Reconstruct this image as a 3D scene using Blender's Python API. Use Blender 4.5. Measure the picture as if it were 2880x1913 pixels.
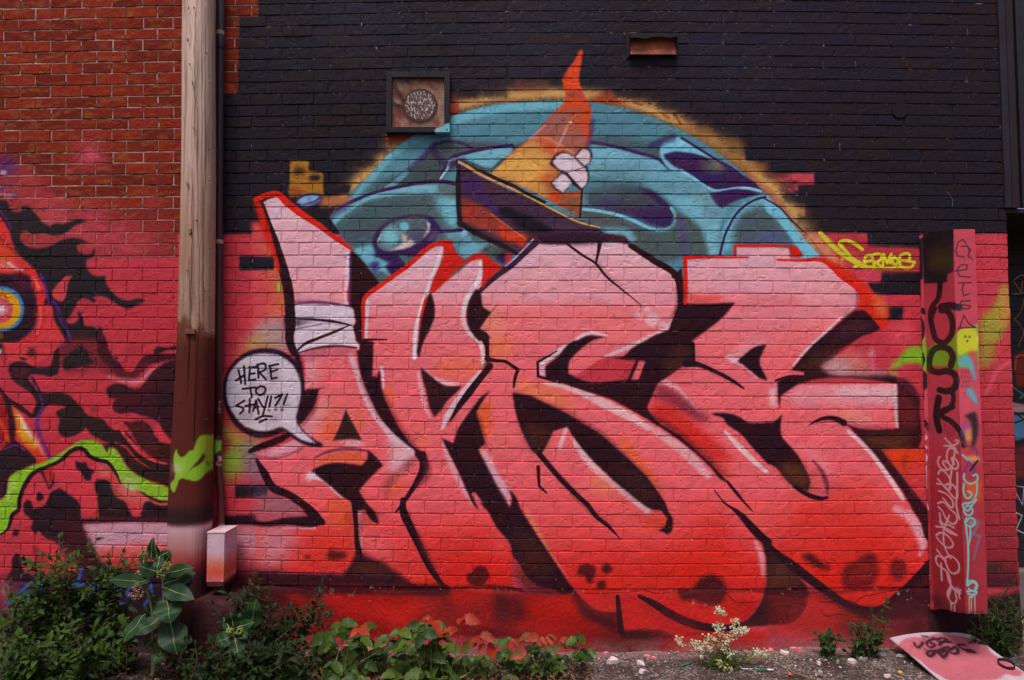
import bpy, bmesh, math, random
import numpy as np
from mathutils import Vector, Matrix, Euler

# ------------------------------------------------------------------ camera, sky, sun, exposure
for o in list(bpy.data.objects):
    bpy.data.objects.remove(o)
scene = bpy.context.scene
COL = scene.collection
PW, PH = 2880.0, 1913.0          # size of the photograph whose pixels are used as a measuring sheet
FPX = 2000.0                     # focal length in those pixels
PITCH = math.atan(105.0 / FPX)
CAM = np.array([0.0, 0.0, 1.63])
WALL_Y = 4.32

cam_data = bpy.data.cameras.new('camera')
cam = bpy.data.objects.new('camera', cam_data)
COL.objects.link(cam)
cam.location = CAM
cam.rotation_euler = (math.radians(90) + PITCH, 0, 0)
cam_data.sensor_width = 36.0
cam_data.lens = 36.0 * FPX / PW
cam_data.clip_start = 0.05
cam_data.clip_end = 3000.0
scene.camera = cam

SUN_EL, SUN_AZ = math.radians(66), math.radians(-158)   # high, behind and slightly left of the camera
world = bpy.data.worlds.new('World')
scene.world = world
world.use_nodes = True
wn = world.node_tree
bg = wn.nodes['Background']
sky = wn.nodes.new('ShaderNodeTexSky')
sky.sky_type = 'NISHITA'
sky.sun_disc = False
sky.sun_elevation = SUN_EL
sky.sun_rotation = SUN_AZ
sky.air_density = 0.7
sky.dust_density = 5.0
sky.ozone_density = 0.4
wn.links.new(sky.outputs[0], bg.inputs[0])
bg.inputs[1].default_value = 0.08
sun_data = bpy.data.lights.new('sun', 'SUN')
sun_data.energy = 1.5
sun_data.angle = math.radians(16)
sun_data.color = (1.0, 0.965, 0.95)
sun = bpy.data.objects.new('sun', sun_data)
COL.objects.link(sun)
# direction towards the sun: azimuth measured from +Y
sdir = Vector((math.sin(SUN_AZ) * math.cos(SUN_EL), math.cos(SUN_AZ) * math.cos(SUN_EL), math.sin(SUN_EL)))
sun.rotation_euler = sdir.to_track_quat('Z', 'Y').to_euler()
sun.location = (0, -3, 8)
vs = scene.view_settings
vs.view_transform = 'Standard'
vs.look = 'None'
vs.exposure = 0.87
vs.gamma = 1.0
vs.use_curve_mapping = False
scene.cycles.max_bounces = 6
scene.cycles.use_denoising = True

# ------------------------------------------------------------------ measuring: photograph pixel -> point on a plane
_fw = np.array([0.0, math.cos(PITCH), math.sin(PITCH)])
_up = np.array([0.0, -math.sin(PITCH), math.cos(PITCH)])
_rt = np.array([1.0, 0.0, 0.0])

def ray(px, py):
    return _rt * ((px - PW / 2) / FPX) + _up * ((PH / 2 - py) / FPX) + _fw

def at_y(px, py, Y):
    d = ray(px, py)
    return CAM + d * ((Y - CAM[1]) / d[1])

def at_x(px, py, X):
    d = ray(px, py)
    return CAM + d * ((X - CAM[0]) / d[0])

def at_slope(px, py, z0, y0, k):
    d = ray(px, py)
    return CAM + d * ((z0 - k * y0 + k * CAM[1] - CAM[2]) / (d[2] - k * d[1]))

def at_z(px, py, Z):
    d = ray(px, py)
    return CAM + d * ((Z - CAM[2]) / d[2])

# sketch sheets: two-digit code = column,row of a 720x480 crop shown 3.2667 times enlarged; F = whole picture
SHEETS = {'P': (0.0, 0.0, 1.0), 'c1': (2560.0, 620.0, 0.3445), 'c2': (2560.0, 1140.0, 0.3445), 'p1': (460.0, 1180.0, 0.2041)}

def parse(s):
    out = []
    ox, oy, k = 0.0, 0.0, 1.0
    for tok in s.split():
        if ',' not in tok:
            if tok == 'F':
                ox, oy, k = 0.0, 0.0, 1.2198
            elif tok in SHEETS:
                ox, oy, k = SHEETS[tok]
            else:
                ox, oy, k = 720.0 * int(tok[0]), (0.0, 480.0, 960.0, 1433.0)[int(tok[1])], 1 / 3.2667
        else:
            a, b = tok.split(',')
            out.append((ox + float(a) * k, oy + float(b) * k))
    return np.array(out)

def spline(p, closed, n=7, sharp=58):
    p = np.asarray(p, float)
    N = len(p)
    if N < 3:
        return p
    seg = np.roll(p, -1, 0) - p
    ln = np.linalg.norm(seg, axis=1) + 1e-9
    u = seg / ln[:, None]
    cs = math.cos(math.radians(sharp))
    tang = np.zeros_like(p)
    for i in range(N):
        a, b = u[i - 1], u[i]
        if not closed and i == 0:
            a = b
        if not closed and i == N - 1:
            b = a
        if float(a @ b) >= cs:
            t = a / ln[i - 1] + b / ln[i] if (closed or 0 < i < N - 1) else a
            tang[i] = t / (np.linalg.norm(t) + 1e-9)
    out = []
    t = (np.arange(n) / n)[:, None]
    h00, h10, h01, h11 = 2*t**3-3*t**2+1, t**3-2*t**2+t, -2*t**3+3*t**2, t**3-t**2
    for i in range(N if closed else N - 1):
        j = (i + 1) % N
        out.append(h00*p[i] + h10*tang[i]*ln[i] + h01*p[j] + h11*tang[j]*ln[i])
    if not closed:
        out.append(p[-1:])
    return np.concatenate(out)

def boxblur(m, r):
    r = int(r)
    if r < 1:
        return m
    for ax in (0, 1):
        pad = [(0, 0), (0, 0)]
        pad[ax] = (r + 1, r)
        c = np.cumsum(np.pad(m, pad), axis=ax, dtype=np.float64)
        n = m.shape[ax]
        if ax == 0:
            m = (c[2*r+1:2*r+1+n] - c[:n]) / (2*r+1)
        else:
            m = (c[:, 2*r+1:2*r+1+n] - c[:, :n]) / (2*r+1)
    return m.astype(np.float32)

def blur(m, s):
    if s < 0.4:
        return m
    r = max(1, int(round(s * 0.95)))
    for _ in range(3):
        m = boxblur(m, r)
    return m

RNG = np.random.RandomState(7)

class Canvas:
    """Spray paint on one flat face, in metres: u along the face, v up."""
    def __init__(self, u0, u1, v0, v1, dens, proj, ppm, du=1.0, dv=1.0):
        self.u0, self.v0, self.d = u0, v0, dens
        self.du, self.dv = dens * du, dens * dv      # texels per metre each way (a face seen aslant gets fewer across)
        self.w, self.h = int((u1-u0)*self.du), int((v1-v0)*self.dv)
        self.u1, self.v1 = u0 + self.w/self.du, v0 + self.h/self.dv
        self.rgb = np.zeros((self.h, self.w, 3), np.float32)
        self.a = np.zeros((self.h, self.w), np.float32)
        self.proj, self.k = proj, dens / ppm       # k: texels per photograph pixel
        n = RNG.rand(self.h, self.w).astype(np.float32)
        b = blur(n, 1.2) - 0.5
        self.noise = np.clip(n * 0.5 - 0.25 + b * 2.2, -1, 1)
        self.names = {}
        self.gx = PW / 2         # column of the photograph at which gradients are read

    def T(self, s):
        p = parse(s) if isinstance(s, str) else np.asarray(s, float)
        q = np.array([self.proj(x, y) for x, y in p])
        return np.stack([(q[:, 0]-self.u0)*self.du, (q[:, 1]-self.v0)*self.dv], 1)

    def _box(self, q, m):
        x0, y0 = np.floor(q.min(0) - m).astype(int)
        x1, y1 = np.ceil(q.max(0) + m).astype(int) + 1
        x0, y0, x1, y1 = max(0, x0), max(0, y0), min(self.w, x1), min(self.h, y1)
        return (x0, y0, x1, y1) if x1 > x0 and y1 > y0 else None

    def _poly(self, q, bx):
        x0, y0, x1, y1 = bx
        W, H, SS = x1-x0, y1-y0, 3
        m = np.zeros((H, W + 2), np.float32)
        a, b = q, np.roll(q, -1, 0)
        for r in range(H * SS):
            y = y0 + (r + 0.5) / SS
            c = ((a[:, 1] <= y) & (b[:, 1] > y)) | ((b[:, 1] <= y) & (a[:, 1] > y))
            if not c.any():
                continue
            xs = np.sort(a[c, 0] + (y - a[c, 1]) * (b[c, 0]-a[c, 0]) / (b[c, 1]-a[c, 1])) - x0
            xs = np.clip(xs, 0, W)
            row = m[r // SS]
            for i in range(0, len(xs) - 1, 2):
                for x, sg in ((xs[i], 1.0), (xs[i+1], -1.0)):
                    k = int(x)
                    f = x - k
                    row[k] += sg * (1 - f) / SS
                    row[k+1] += sg * f / SS
        return np.clip(np.cumsum(m, 1)[:, :W], 0, 1)

    def _grade(self, stops, bx):
        ys = [self.T([(self.gx, s[0])])[0, 1] for s in stops][::-1]
        cs = np.array([s[1] for s in stops][::-1], np.float32) / 255
        yy = np.arange(bx[1], bx[3]) + 0.5
        return np.stack([np.interp(yy, ys, cs[:, i]) for i in range(3)], 1)[:, None, :].astype(np.float32)

    def comp(self, m, bx, col, alpha=1.0, clip=None, grain=0.0, erase=False):
        x0, y0, x1, y1 = bx
        if grain:
            m = np.clip(m + self.noise[y0:y1, x0:x1] * grain * 4 * m * (1-m), 0, 1)
        if clip is not None:
            m = m * self.names[clip][y0:y1, x0:x1]
        m = m * alpha
        if erase:
            self.a[y0:y1, x0:x1] *= 1 - m
            return
        c = self._grade(col, bx) if isinstance(col, list) else np.array(col, np.float32) / 255
        A = self.a[y0:y1, x0:x1]
        na = m + A * (1-m)
        w = np.where(na > 1e-5, m / np.maximum(na, 1e-5), 0)[..., None]
        R = self.rgb[y0:y1, x0:x1]
        self.rgb[y0:y1, x0:x1] = R * (1-w) + c * w
        self.a[y0:y1, x0:x1] = na

    def poly(self, s, col, soft=0.8, alpha=1.0, clip=None, smooth=True, grain=0.35, name=None, sharp=58, erase=False):
        q = self.T(s)
        if smooth:
            q = spline(q, True, sharp=sharp)
        sf = soft * self.k
        bx = self._box(q, sf * 3 + 2)
        if bx is None:
            return
        m = blur(self._poly(q, bx), sf)
        if name:
            full = self.names.setdefault(name, np.zeros((self.h, self.w), np.float32))
            sub = full[bx[1]:bx[3], bx[0]:bx[2]]
            np.maximum(sub, m, out=sub)
        if col is not None:
            self.comp(m, bx, col, alpha, clip, grain, erase)

    def stroke(self, s, wid, col, soft=1.0, alpha=1.0, clip=None, smooth=True, grain=0.35, closed=False, taper=None, sharp=75, erase=False):
        q = self.T(s)
        if smooth:
            q = spline(q, closed, sharp=sharp)
        elif closed:
            q = np.concatenate([q, q[:1]])
        if smooth and closed:
            q = np.concatenate([q, q[:1]])
        w = np.atleast_1d(np.asarray(wid, float)) * self.k / 2
        L = np.concatenate([[0], np.cumsum(np.linalg.norm(np.diff(q, axis=0), axis=1))])
        w = np.interp(L / (L[-1] + 1e-9), np.linspace(0, 1, len(w)), w) if len(w) > 1 else np.full(len(q), w[0])
        sf = max(0.6, soft * self.k)
        bx = self._box(q, w.max() + sf * 2 + 2)
        if bx is None:
            return
        x0, y0, x1, y1 = bx
        M = np.zeros((y1-y0, x1-x0), np.float32)
        for i in range(len(q)-1):
            a, b = q[i], q[i+1]
            wm = max(w[i], w[i+1]) + sf * 1.6 + 1
            ix0, ix1 = max(x0, int(min(a[0], b[0]) - wm)), min(x1, int(max(a[0], b[0]) + wm) + 2)
            iy0, iy1 = max(y0, int(min(a[1], b[1]) - wm)), min(y1, int(max(a[1], b[1]) + wm) + 2)
            if ix1 <= ix0 or iy1 <= iy0:
                continue
            X, Y = np.meshgrid(np.arange(ix0, ix1) + 0.5, np.arange(iy0, iy1) + 0.5)
            d = b - a
            t = np.clip(((X-a[0])*d[0] + (Y-a[1])*d[1]) / (d @ d + 1e-9), 0, 1)
            ds = np.hypot(X - a[0] - t*d[0], Y - a[1] - t*d[1])
            ww = w[i] + (w[i+1]-w[i]) * t
            v = np.clip((ww - ds) / (2*sf) + 0.5, 0, 1)
            v = v*v*(3-2*v)
            sub = M[iy0-y0:iy1-y0, ix0-x0:ix1-x0]
            np.maximum(sub, v, out=sub)
        self.comp(M, bx, col, alpha, clip, grain, erase)

    def blob(self, s, r, col, soft=6, alpha=1.0, clip=None, grain=0.5, ry=None, rot=0, erase=False):
        c = (parse(s) if isinstance(s, str) else np.array([s]))
        ry = ry or r
        cr, sr = math.cos(math.radians(rot)), math.sin(math.radians(rot))
        for cx, cy in c:
            t = np.linspace(0, 2*math.pi, 26)[:-1]
            p = np.stack([cx + r*np.cos(t)*cr - ry*np.sin(t)*sr, cy + r*np.cos(t)*sr + ry*np.sin(t)*cr], 1)
            self.poly(p, col, soft, alpha, clip, False, grain, erase=erase)

    def image(self, name, gain):
        lin = np.where(self.rgb <= 0.04045, self.rgb / 12.92, ((self.rgb + 0.055) / 1.055) ** 2.4) * gain
        buf = np.concatenate([np.clip(lin, 0, 0.92), self.a[..., None]], 2).astype(np.float32)
        img = bpy.data.images.new(name, self.w, self.h, alpha=True, float_buffer=True, is_data=True)
        img.alpha_mode = 'CHANNEL_PACKED'
        img.pixels.foreach_set(buf.ravel())
        img.update()
        return img

# ------------------------------------------------------------------ the mural on the brick wall
def wall_uv(px, py):
    p = at_y(px, py, WALL_Y)
    return p[0], p[2]

M = Canvas(-3.4, 3.4, -0.06, 4.1, 330, wall_uv, 463.0)
P, S, B = M.poly, M.stroke, M.blob
BLK, MAR, CRM = (37, 30, 37), (50, 23, 31), (194, 58, 72)
PNK, LPK, WHT = (230, 101, 110), (226, 166, 177), (219, 193, 203)
RED, ORG, TEAL, LBL, PUR = (212, 34, 24), (228, 92, 44), (68, 80, 82), (116, 176, 192), (58, 32, 80)
LETTER = [(540, (224, 176, 187)), (740, (226, 164, 175)), (830, (228, 150, 161)), (905, (230, 122, 130)), (980, (231, 106, 114)),
          (1330, (230, 98, 106)), (1440, (228, 86, 90)), (1540, (222, 66, 66)), (1620, (212, 46, 41)), (1720, (194, 34, 30)), (1840, (172, 38, 40))]

# --- black coat on the upper wall, stepped along the bricks on its left
P("P 727,-40 725,47 673,48 668,264 622,265 622,661 2900,662 2900,-60", BLK, 1, smooth=False)
# faint patches: bluish sky sheen painted in up top, darker browner black lower
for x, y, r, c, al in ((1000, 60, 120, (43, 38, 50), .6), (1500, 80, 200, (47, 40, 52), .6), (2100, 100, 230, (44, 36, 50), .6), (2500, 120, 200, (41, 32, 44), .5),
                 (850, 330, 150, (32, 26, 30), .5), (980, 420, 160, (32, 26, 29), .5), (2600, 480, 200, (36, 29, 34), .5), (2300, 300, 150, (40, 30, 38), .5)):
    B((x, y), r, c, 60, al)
# --- crimson band along the bottom of the whole wall
P("P -500,728 300,728 512,724 512,1980 -500,1980", (186, 54, 66), 1.2, smooth=False)
P("P 500,660 740,658 2900,655 2900,1980 500,1980", CRM, 1.2, smooth=False)
# stepped edge on the right: crimson and orange bricks left over above the band
P("P 2100,486 2289,488 2291,518 2245,520 2246,550 2205,552 2204,585 2264,588 2268,655 2050,660", (198, 70, 80), 1, smooth=False)
P("P 2100,590 2262,588 2268,656 2150,660", (206, 140, 66), 1, smooth=False)
P("P 2264,655 2440,656 2441,694 2590,700 2590,660 2900,655 2900,640 2264,640", BLK, 1, smooth=False)
P("P 2440,656 2586,660 2586,698 2442,696", BLK, 1, smooth=False)
P("P 2480,762 2600,764 2600,829 2490,829 2460,826 2440,796", BLK, 2, smooth=False)
P("P 2495,864 2540,864 2538,899 2492,899", BLK, 1.5)
P("P 674,721 772,722 770,759 674,760", BLK, 1.2)
P("P 660,1364 752,1364 752,1398 660,1400", (38, 28, 34), 2)
P("P 2810,1084 2846,1084 2846,1110 2812,1110", (52, 46, 44), 1.2)
# yellow brick-shaped remnant left of the dome
P("P 816,451 868,453 868,480 908,486 910,553 812,553", (168, 112, 36), 1, smooth=False, grain=.8)
P("P 826,470 856,470 856,492 826,492", (70, 48, 30), 5)
P("P 870,492 900,492 900,508 870,508", BLK, 3)
P("P 814,528 850,528 850,553 814,553", (150, 72, 40), 5)

# --- orange glow round the dome, sprayed over black and bare bricks
HALO = "F 790,452 850,395 900,338 960,290 1030,252 1110,230 1200,219 1290,216 1380,222 1470,243 1560,280 1650,328 1720,380 1790,440 1840,500 1880,560"
S(HALO, 58, (138, 98, 60), 28, .75, grain=.9)
S(HALO, 36, (186, 138, 82), 18, .75, grain=.8)
S(HALO, 18, (214, 162, 98), 9, .7, grain=.8)
# black was rolled brick by brick up to the glow, so its edge is broken into steps
_h = spline(parse(HALO), False, 12)
_n = np.gradient(_h, axis=0)
_n = np.stack([_n[:, 1], -_n[:, 0]], 1) / (np.linalg.norm(_n, axis=1)[:, None] + 1e-9)
for i in range(2, len(_h) - 2, 3):
    if RNG.rand() < .72:
        q = _h[i] + _n[i] * RNG.uniform(24, 44)
        w, hh = RNG.uniform(30, 92), 30
        y0 = round(q[1] / 32.5) * 32.5
        P([(q[0]-w/2, y0-hh/2), (q[0]+w/2, y0-hh/2), (q[0]+w/2, y0+hh/2), (q[0]-w/2, y0+hh/2)], BLK, 6, RNG.uniform(.45, .85), smooth=False, grain=.9)
P("10 1785,820 1850,950 1880,1060 1790,1130", (140, 52, 34), 4, .9)
P("10 1200,1215 1560,1220 1450,1300 1190,1300", (140, 60, 36), 5, .9)
P("20 30,735 330,735 330,825 30,830", (120, 66, 44), 8, .6)
P("20 690,930 800,865 900,840 960,900 1100,940 900,960", (150, 58, 32), 6, .9)
for s in ("20 1500,1060 1550,1140", "20 1390,1050 1440,1080", "20 1120,945 1190,960"):
    S(s, 8, (120, 60, 36), 3, .7)
P("20 1530,1150 1850,1155 1850,1240 2100,1260 2140,1360 2150,1480 2330,1490 2352,1568 1900,1568", (150, 104, 58), 8, .7)
P("20 2145,1375 2420,1385 2420,1480 2150,1475", BLK, 2, smooth=False)

# --- blue dome
DOME = "F 760,500 800,452 850,405 900,352 960,308 1030,272 1110,247 1200,235 1290,233 1380,238 1460,256 1540,285 1620,327 1690,378 1750,430 1800,484 1850,545 1898,596 1880,640 1300,640 1000,640 880,660 800,560"
P(DOME, (84, 134, 150), 1.2, name='dome', sharp=40)
def D(s, c, soft=1.5, al=1.0, **k):
    P(s, c, soft, al, clip='dome', **k)
def DS(s, w, c, soft=1.5, al=1.0, **k):
    S(s, w, c, soft, al, clip='dome', **k)
DS("20 -1400,1500 -700,1060 0,985 500,985 900,1040 1400,1200 1900,1500", 40, (84, 138, 156), 18, .5)
DS("F 820,460 900,360 1000,300 1110,258 1290,240", 26, (116, 186, 204), 6, .8)
D("10 1640,1320 1800,1290 2000,1310 2352,1330 20 0,1340 150,1290 300,1270 100,1400 0,1500 10 2100,1568 1740,1600 11 1700,100 1400,120 1150,180 1020,210 930,240 1120,80 1390,0 10 1480,1480", TEAL, 5)
D("20 735,1240 1000,1240 1300,1300 1400,1260 1450,1250 1500,1265 1400,1330 1370,1400 1380,1470 1100,1400 740,1330", (72, 92, 102), 8)
D("10 1640,1300 1900,1310 2140,1300 2352,1330 2352,1350 2100,1390 1950,1420 1810,1465 1760,1568 1700,1568 1760,1480 1630,1400", (80, 88, 98), 6, .9)
# light band inside the dome
D("10 1780,1480 1850,1440 2000,1400 2200,1360 2352,1340 2352,1400 2230,1480 2180,1530 1950,1480 1830,1465", LBL, 2)
DS("10 1640,1330 1750,1300 1900,1320 1990,1360", 8, PUR, 3, .8)
DS("10 2352,1335 2150,1360 1950,1400 1800,1455 1740,1540 11 1690,90", 10, PUR, 1.5)
DS("10 1830,1460 1790,1470 1750,1568 11 1740,10 1690,85", 7, (150, 196, 212), 1)
DS("10 1640,1330 1500,1470 1400,1560 11 1290,80 1180,170", 15, PUR, 4, .8)
DS("11 1380,20 1290,100 1200,160", 15, (96, 150, 168), 3)
DS("10 1620,1380 1750,1500 1900,1480", 20, PUR, 8, .6)
# the head with the eye
D("11 540,420 640,350 900,265 1100,205 1400,145 1700,120 1850,180 1880,520 2000,570 2352,740 2352,900 1100,1060 900,760 700,560", (78, 102, 108), 3)
DS("11 1690,170 1400,180 1150,215 1000,255 860,340 740,440 660,520", [26, 26, 22, 22, 20], (118, 186, 204), 6, .95)
D("11 1640,230 1850,235 1860,520 1800,520 1740,450 1690,380", (112, 180, 196), 7)
D("11 1690,110 1840,130 1850,225 1640,215", (92, 112, 112), 6)
DS("11 1850,125 1700,98 1500,112 1300,150 1050,212 930,262 800,315 650,342 520,352", [12, 11, 10, 9, 12, 14], PUR, 1.5)
DS("11 1590,205 1500,215 1300,205 1130,225", 5, (90, 130, 150), 3, .7)
D("11 620,340 800,320 930,300 760,400 640,470 590,450", (86, 84, 130), 5, .8)
DS("11 540,360 500,420 600,470", 30, (120, 60, 110), 12, .8)
DS("11 800,330 640,420 590,490", 6, PUR, 3, .8)
DS("11 760,640 900,600 1080,540 1180,470 1300,440", 14, (84, 58, 112), 9, .7)
D("11 1280,760 1400,880 1240,970 1200,900 1160,820 1060,780 1080,600 1180,480 1320,420 1480,400 1620,430 1700,540 1640,640 1500,780", PUR, 2)
D("11 1110,650 1140,580 1200,510 1330,445 1480,425 1580,450 1600,510 1550,610 1440,690 1300,730 1180,735 1120,700", (86, 104, 108), 2, name='eye')
B("11 1230,600", 28, (124, 196, 210), 9, clip='eye')
B("11 1480,600", 26, (80, 72, 110), 9, .8, clip='eye')
P("11 1200,720 1300,700 1350,640 1330,580 1400,600 1370,650 1430,630 1460,670 1420,710 1300,735", (208, 190, 186), 3, clip='eye')
P("11 1540,445 1600,490 1590,560 1530,625 1570,550 1575,500", (206, 180, 190), 1.2)
S("11 1115,650 1150,590", 3, (206, 180, 190), 1)
B("11 1363,513", 13.5, (110, 190, 205), 1.5)
D("11 1640,640 1560,650 1620,540 1690,560", (96, 84, 120), 6, .8)
D("11 890,720 1060,675 1100,760 1060,780 1160,820 1230,850 1180,880 1240,970 1190,1000 1100,950 1000,850", (110, 176, 196), 2.5)
D("11 1030,860 1120,830 1130,900 1080,950 1130,930 1170,960 1110,980", (70, 50, 110), 5)
D("11 1080,960 1130,930 1240,975 1130,1040", (74, 100, 104), 3)
D("11 1720,560 1880,560 1900,520 2000,570 1990,640 2230,680 2200,700 1980,800 1900,800 1830,700", (108, 170, 190), 4)
D("11 1940,550 2150,650 1990,640", (80, 104, 106), 4)
D("11 1885,525 1935,530 1930,665 1895,660", (150, 186, 222), 2)
DS("11 1700,560 1800,555 1890,545", 9, PUR, 2)
D("11 2110,690 2260,710 2352,740 2260,760 2180,800 2050,750", (74, 84, 84), 4)
D("11 2190,800 2280,740 2352,740 2352,780 2280,870", (58, 36, 64), 3)
D("11 2290,760 2352,755 2352,840 2290,870", (196, 56, 70), 2)
# small round mirror on the dome's left
P("11 340,290 400,235 520,205 600,215 610,265 545,320 430,345 360,325", PUR, 1.5)
P("11 372,285 430,243 520,222 585,225 560,260 470,295 400,305", (128, 180, 204), 1.2)
P("11 400,312 480,305 570,270 592,250 590,275 530,312 430,330", (110, 120, 170), 1.5)
B("11 490,258", 8, (96, 90, 160), 4, .7)
P("11 600,230 900,240 840,290 700,330 590,330 560,330 600,280", (176, 104, 66), 5)
P("11 620,140 880,130 850,215 640,225", BLK, 3)

# --- right side of the dome: loops
D("20 735,1330 900,1345 1100,1400 1260,1450 1360,1470 1440,1550 1500,1580 21 1600,0 1720,110 1830,210 1940,350 1990,330 1950,420 1910,500 1900,640 1905,790 1810,790 1780,640 1730,520 1620,420 1500,330 1300,180 1000,60 700,60", LBL, 4)
D("21 720,40 1100,20 1300,60 1560,90 1740,130 1600,190 1400,240 1200,190 1000,230 840,240 690,280", (92, 140, 154), 12, .8)
D("21 700,200 980,130 1180,140 1350,230 1450,320 1480,460 1380,515 1200,455 1000,390 700,340", (66, 70, 84), 7)
DS("20 735,1310 950,1345 1150,1400 1350,1465 1440,1545", 10, PUR, 2.5, .9)
D("21 1160,150 1260,175 1370,250 1450,340 1480,430 1455,500 1380,515 1310,490 1440,440 1400,340 1300,260", PUR, 3)
D("21 860,350 1130,345 1430,330 1470,430 1440,500 1320,500 1100,415 950,385", (60, 36, 84), 6, .95)
D("21 790,310 900,250 1000,230 960,290 850,330", (74, 50, 98), 8, .8)
D("21 420,300 800,370 1000,430 1200,520 1330,555 1000,600 800,520", (80, 80, 80), 8, .9)
DS("21 560,350 700,358 850,380 1000,415 1120,460 1230,515 1330,545 1420,540 1485,500 1505,430 1490,380 1465,345", 9, (124, 190, 210), 1.2)
D("21 1490,350 1600,430 1720,520 1760,620 1800,780 1600,790 1300,850 1100,690 1030,600 1150,560 1330,560 1450,530 1500,470", (78, 92, 92), 5)
D("21 820,540 1010,525 1100,560 1140,650 1060,640 1030,600 860,590", (118, 180, 196), 6)
DS("21 1560,450 1570,600 1590,780", 18, (90, 70, 120), 9, .7)
D("20 1360,1405 1380,1325 1440,1275 1515,1262 1600,1300 1750,1390 1860,1460 1940,1500 1860,1480 1760,1440 1600,1405 1480,1400 1405,1415 1400,1450 1460,1510 1560,1580 21 1720,105 1640,60 1540,0 20 1440,1550 1385,1470", (124, 192, 212), 1.5)
D("20 1390,1425 1480,1395 1600,1400 1760,1437 1860,1478 1960,1510 2060,1580 21 2240,110 2310,215 2200,168 2080,152 1960,170 1850,170 1760,120 1640,30 20 1460,1500", PUR, 2)
D("20 1720,1470 1900,1490 1960,1520 1900,1568 21 2060,0 1900,20 20 1760,1540", (96, 106, 96), 9, .8)
B("20 1900,1520", 10, (190, 160, 100), 9, .8)
DS("20 1480,1258 1380,1300 1290,1330", 18, PUR, 12, .7)
DS("20 1560,1268 1700,1355 1900,1480 2000,1530 21 2200,120 2300,190", 7, PUR, 2)
DS("21 1560,0 1680,80 1780,145 1860,182 1960,178 2080,160 2200,166 2290,190", 8, (136, 198, 218), 1.2)
D("21 1810,205 1900,192 2050,168 2200,185 2290,215 2180,240 2080,268 1990,310 1935,348 1890,320", PUR, 2)
D("21 2010,420 2060,360 2140,290 2230,245 2330,225 31 60,260 200,400 320,560 440,700 440,820 300,800 250,690 21 2030,700 1930,780 1920,640", (112, 186, 204), 4)
D("21 2070,440 2200,340 2352,330 31 40,380 160,530 260,690 21 2030,700 2030,560", (76, 92, 100), 9)
D("21 2190,640 2352,560 31 200,580 260,690 21 2040,690", (86, 92, 130), 9, .8)
DS("21 2330,240 2250,262 2150,315 2060,400 1995,510 1955,600 1930,690 1908,790", 7, PUR, 1.5)
D("31 -30,270 80,330 200,460 320,590 420,700 500,810 340,800 260,690 170,560 80,450 -30,340", (116, 190, 210), 2)
S("31 -40,250 90,325 230,470 370,600 450,700 530,800", 5, PUR, 1.2)

D("21 640,120 900,100 1100,130 1200,200 1000,240 800,260 660,240", (76, 96, 104), 14, .7)
D("21 1560,120 1700,140 1830,230 1900,330 1800,330 1680,240", (96, 128, 138), 12, .6)
D("21 1750,340 1940,360 1990,420 1900,440 1760,430", (92, 126, 138), 10, .6)
D("20 740,1500 1000,1500 1250,1520 1300,1568 21 1000,60 720,60", (92, 132, 144), 16, .6)
D("20 740,1010 1000,1050 1300,1180 1400,1240 1000,1230 740,1230", (82, 124, 138), 18, .5)
D("10 1200,1500 1500,1250 1620,1330 1500,1470 11 1300,60 1100,160 960,230", (92, 140, 154), 9, .6)
D("11 1000,330 1600,240 1620,420 1480,400 1300,420 1100,560 960,640 760,600 800,480", (66, 86, 92), 16, .7)
D("11 1720,620 1880,600 1980,640 1900,700 1800,700", (84, 118, 128), 8, .7)
# --- orange horn of smoke above the dome
HORN = "20 640,452 656,468 645,520 632,620 617,700 622,760 650,840 690,930 722,985 720,1130 715,1300 640,1390 570,1425 360,1490 450,1568 21 450,30 360,120 470,210 640,180 640,430 420,310 0,105 10 2150,1600 2230,1530 2352,1400 20 170,1270 340,1080 430,990 485,930 490,850 472,790 458,715 490,680 515,630 555,580 595,515 605,480"
P(HORN, (222, 72, 32), 1, name='horn', sharp=40)
P("20 300,1110 420,1010 560,1000 700,1000 720,1200 700,1330 560,1420 430,1340 300,1270 150,1290", (150, 100, 92), 9, .85, clip='horn')
P("20 470,980 720,960 720,1140 600,1190 520,1160 560,1060", (186, 76, 46), 9, .8, clip='horn')
P("20 640,1000 730,960 730,1260 650,1250", (208, 76, 38), 7, .9, clip='horn')
P("20 490,830 650,850 690,930 640,920 560,900 490,930", (150, 70, 70), 6, .7, clip='horn')
P("20 160,1290 300,1265 420,1330 540,1420 340,1500 460,1600 21 440,20 300,300 0,140 10 2100,1600 2300,1440", (200, 140, 76), 6, clip='horn')
P("20 -200,1568 0,1440 160,1400 300,1460 330,1568 21 300,100 150,120 0,60 -200,40", (222, 164, 84), 9, clip='horn')
P("20 190,1280 300,1265 420,1330 520,1420 380,1460 340,1400 260,1330", (206, 84, 48), 8, clip='horn')
P("21 300,60 440,40 400,120 460,215 640,190 640,430 460,330 420,200 330,180", (134, 84, 56), 8, clip='horn')
P("21 230,60 320,20 420,60 360,130 280,110", (210, 96, 48), 7, .8, clip='horn')
P("21 520,170 600,120 640,180 560,260 480,220", (170, 80, 48), 7, .8, clip='horn')
S("20 500,1180 460,1270 400,1390", 7, (206, 150, 140), 3, .9)
S("20 180,1270 300,1265 420,1320 560,1400", 6, (206, 140, 120), 4, .8)
S("20 310,1150 160,1275", 5, (190, 150, 170), 3, .8)
S("20 580,1050 530,1120 500,1180", 6, (226, 120, 80), 4, .8)
B("20 537,1126", 4, (240, 200, 190), 1.5)
S("20 740,1100 730,1220 700,1330", 12, (74, 40, 90), 8, .7)
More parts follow.
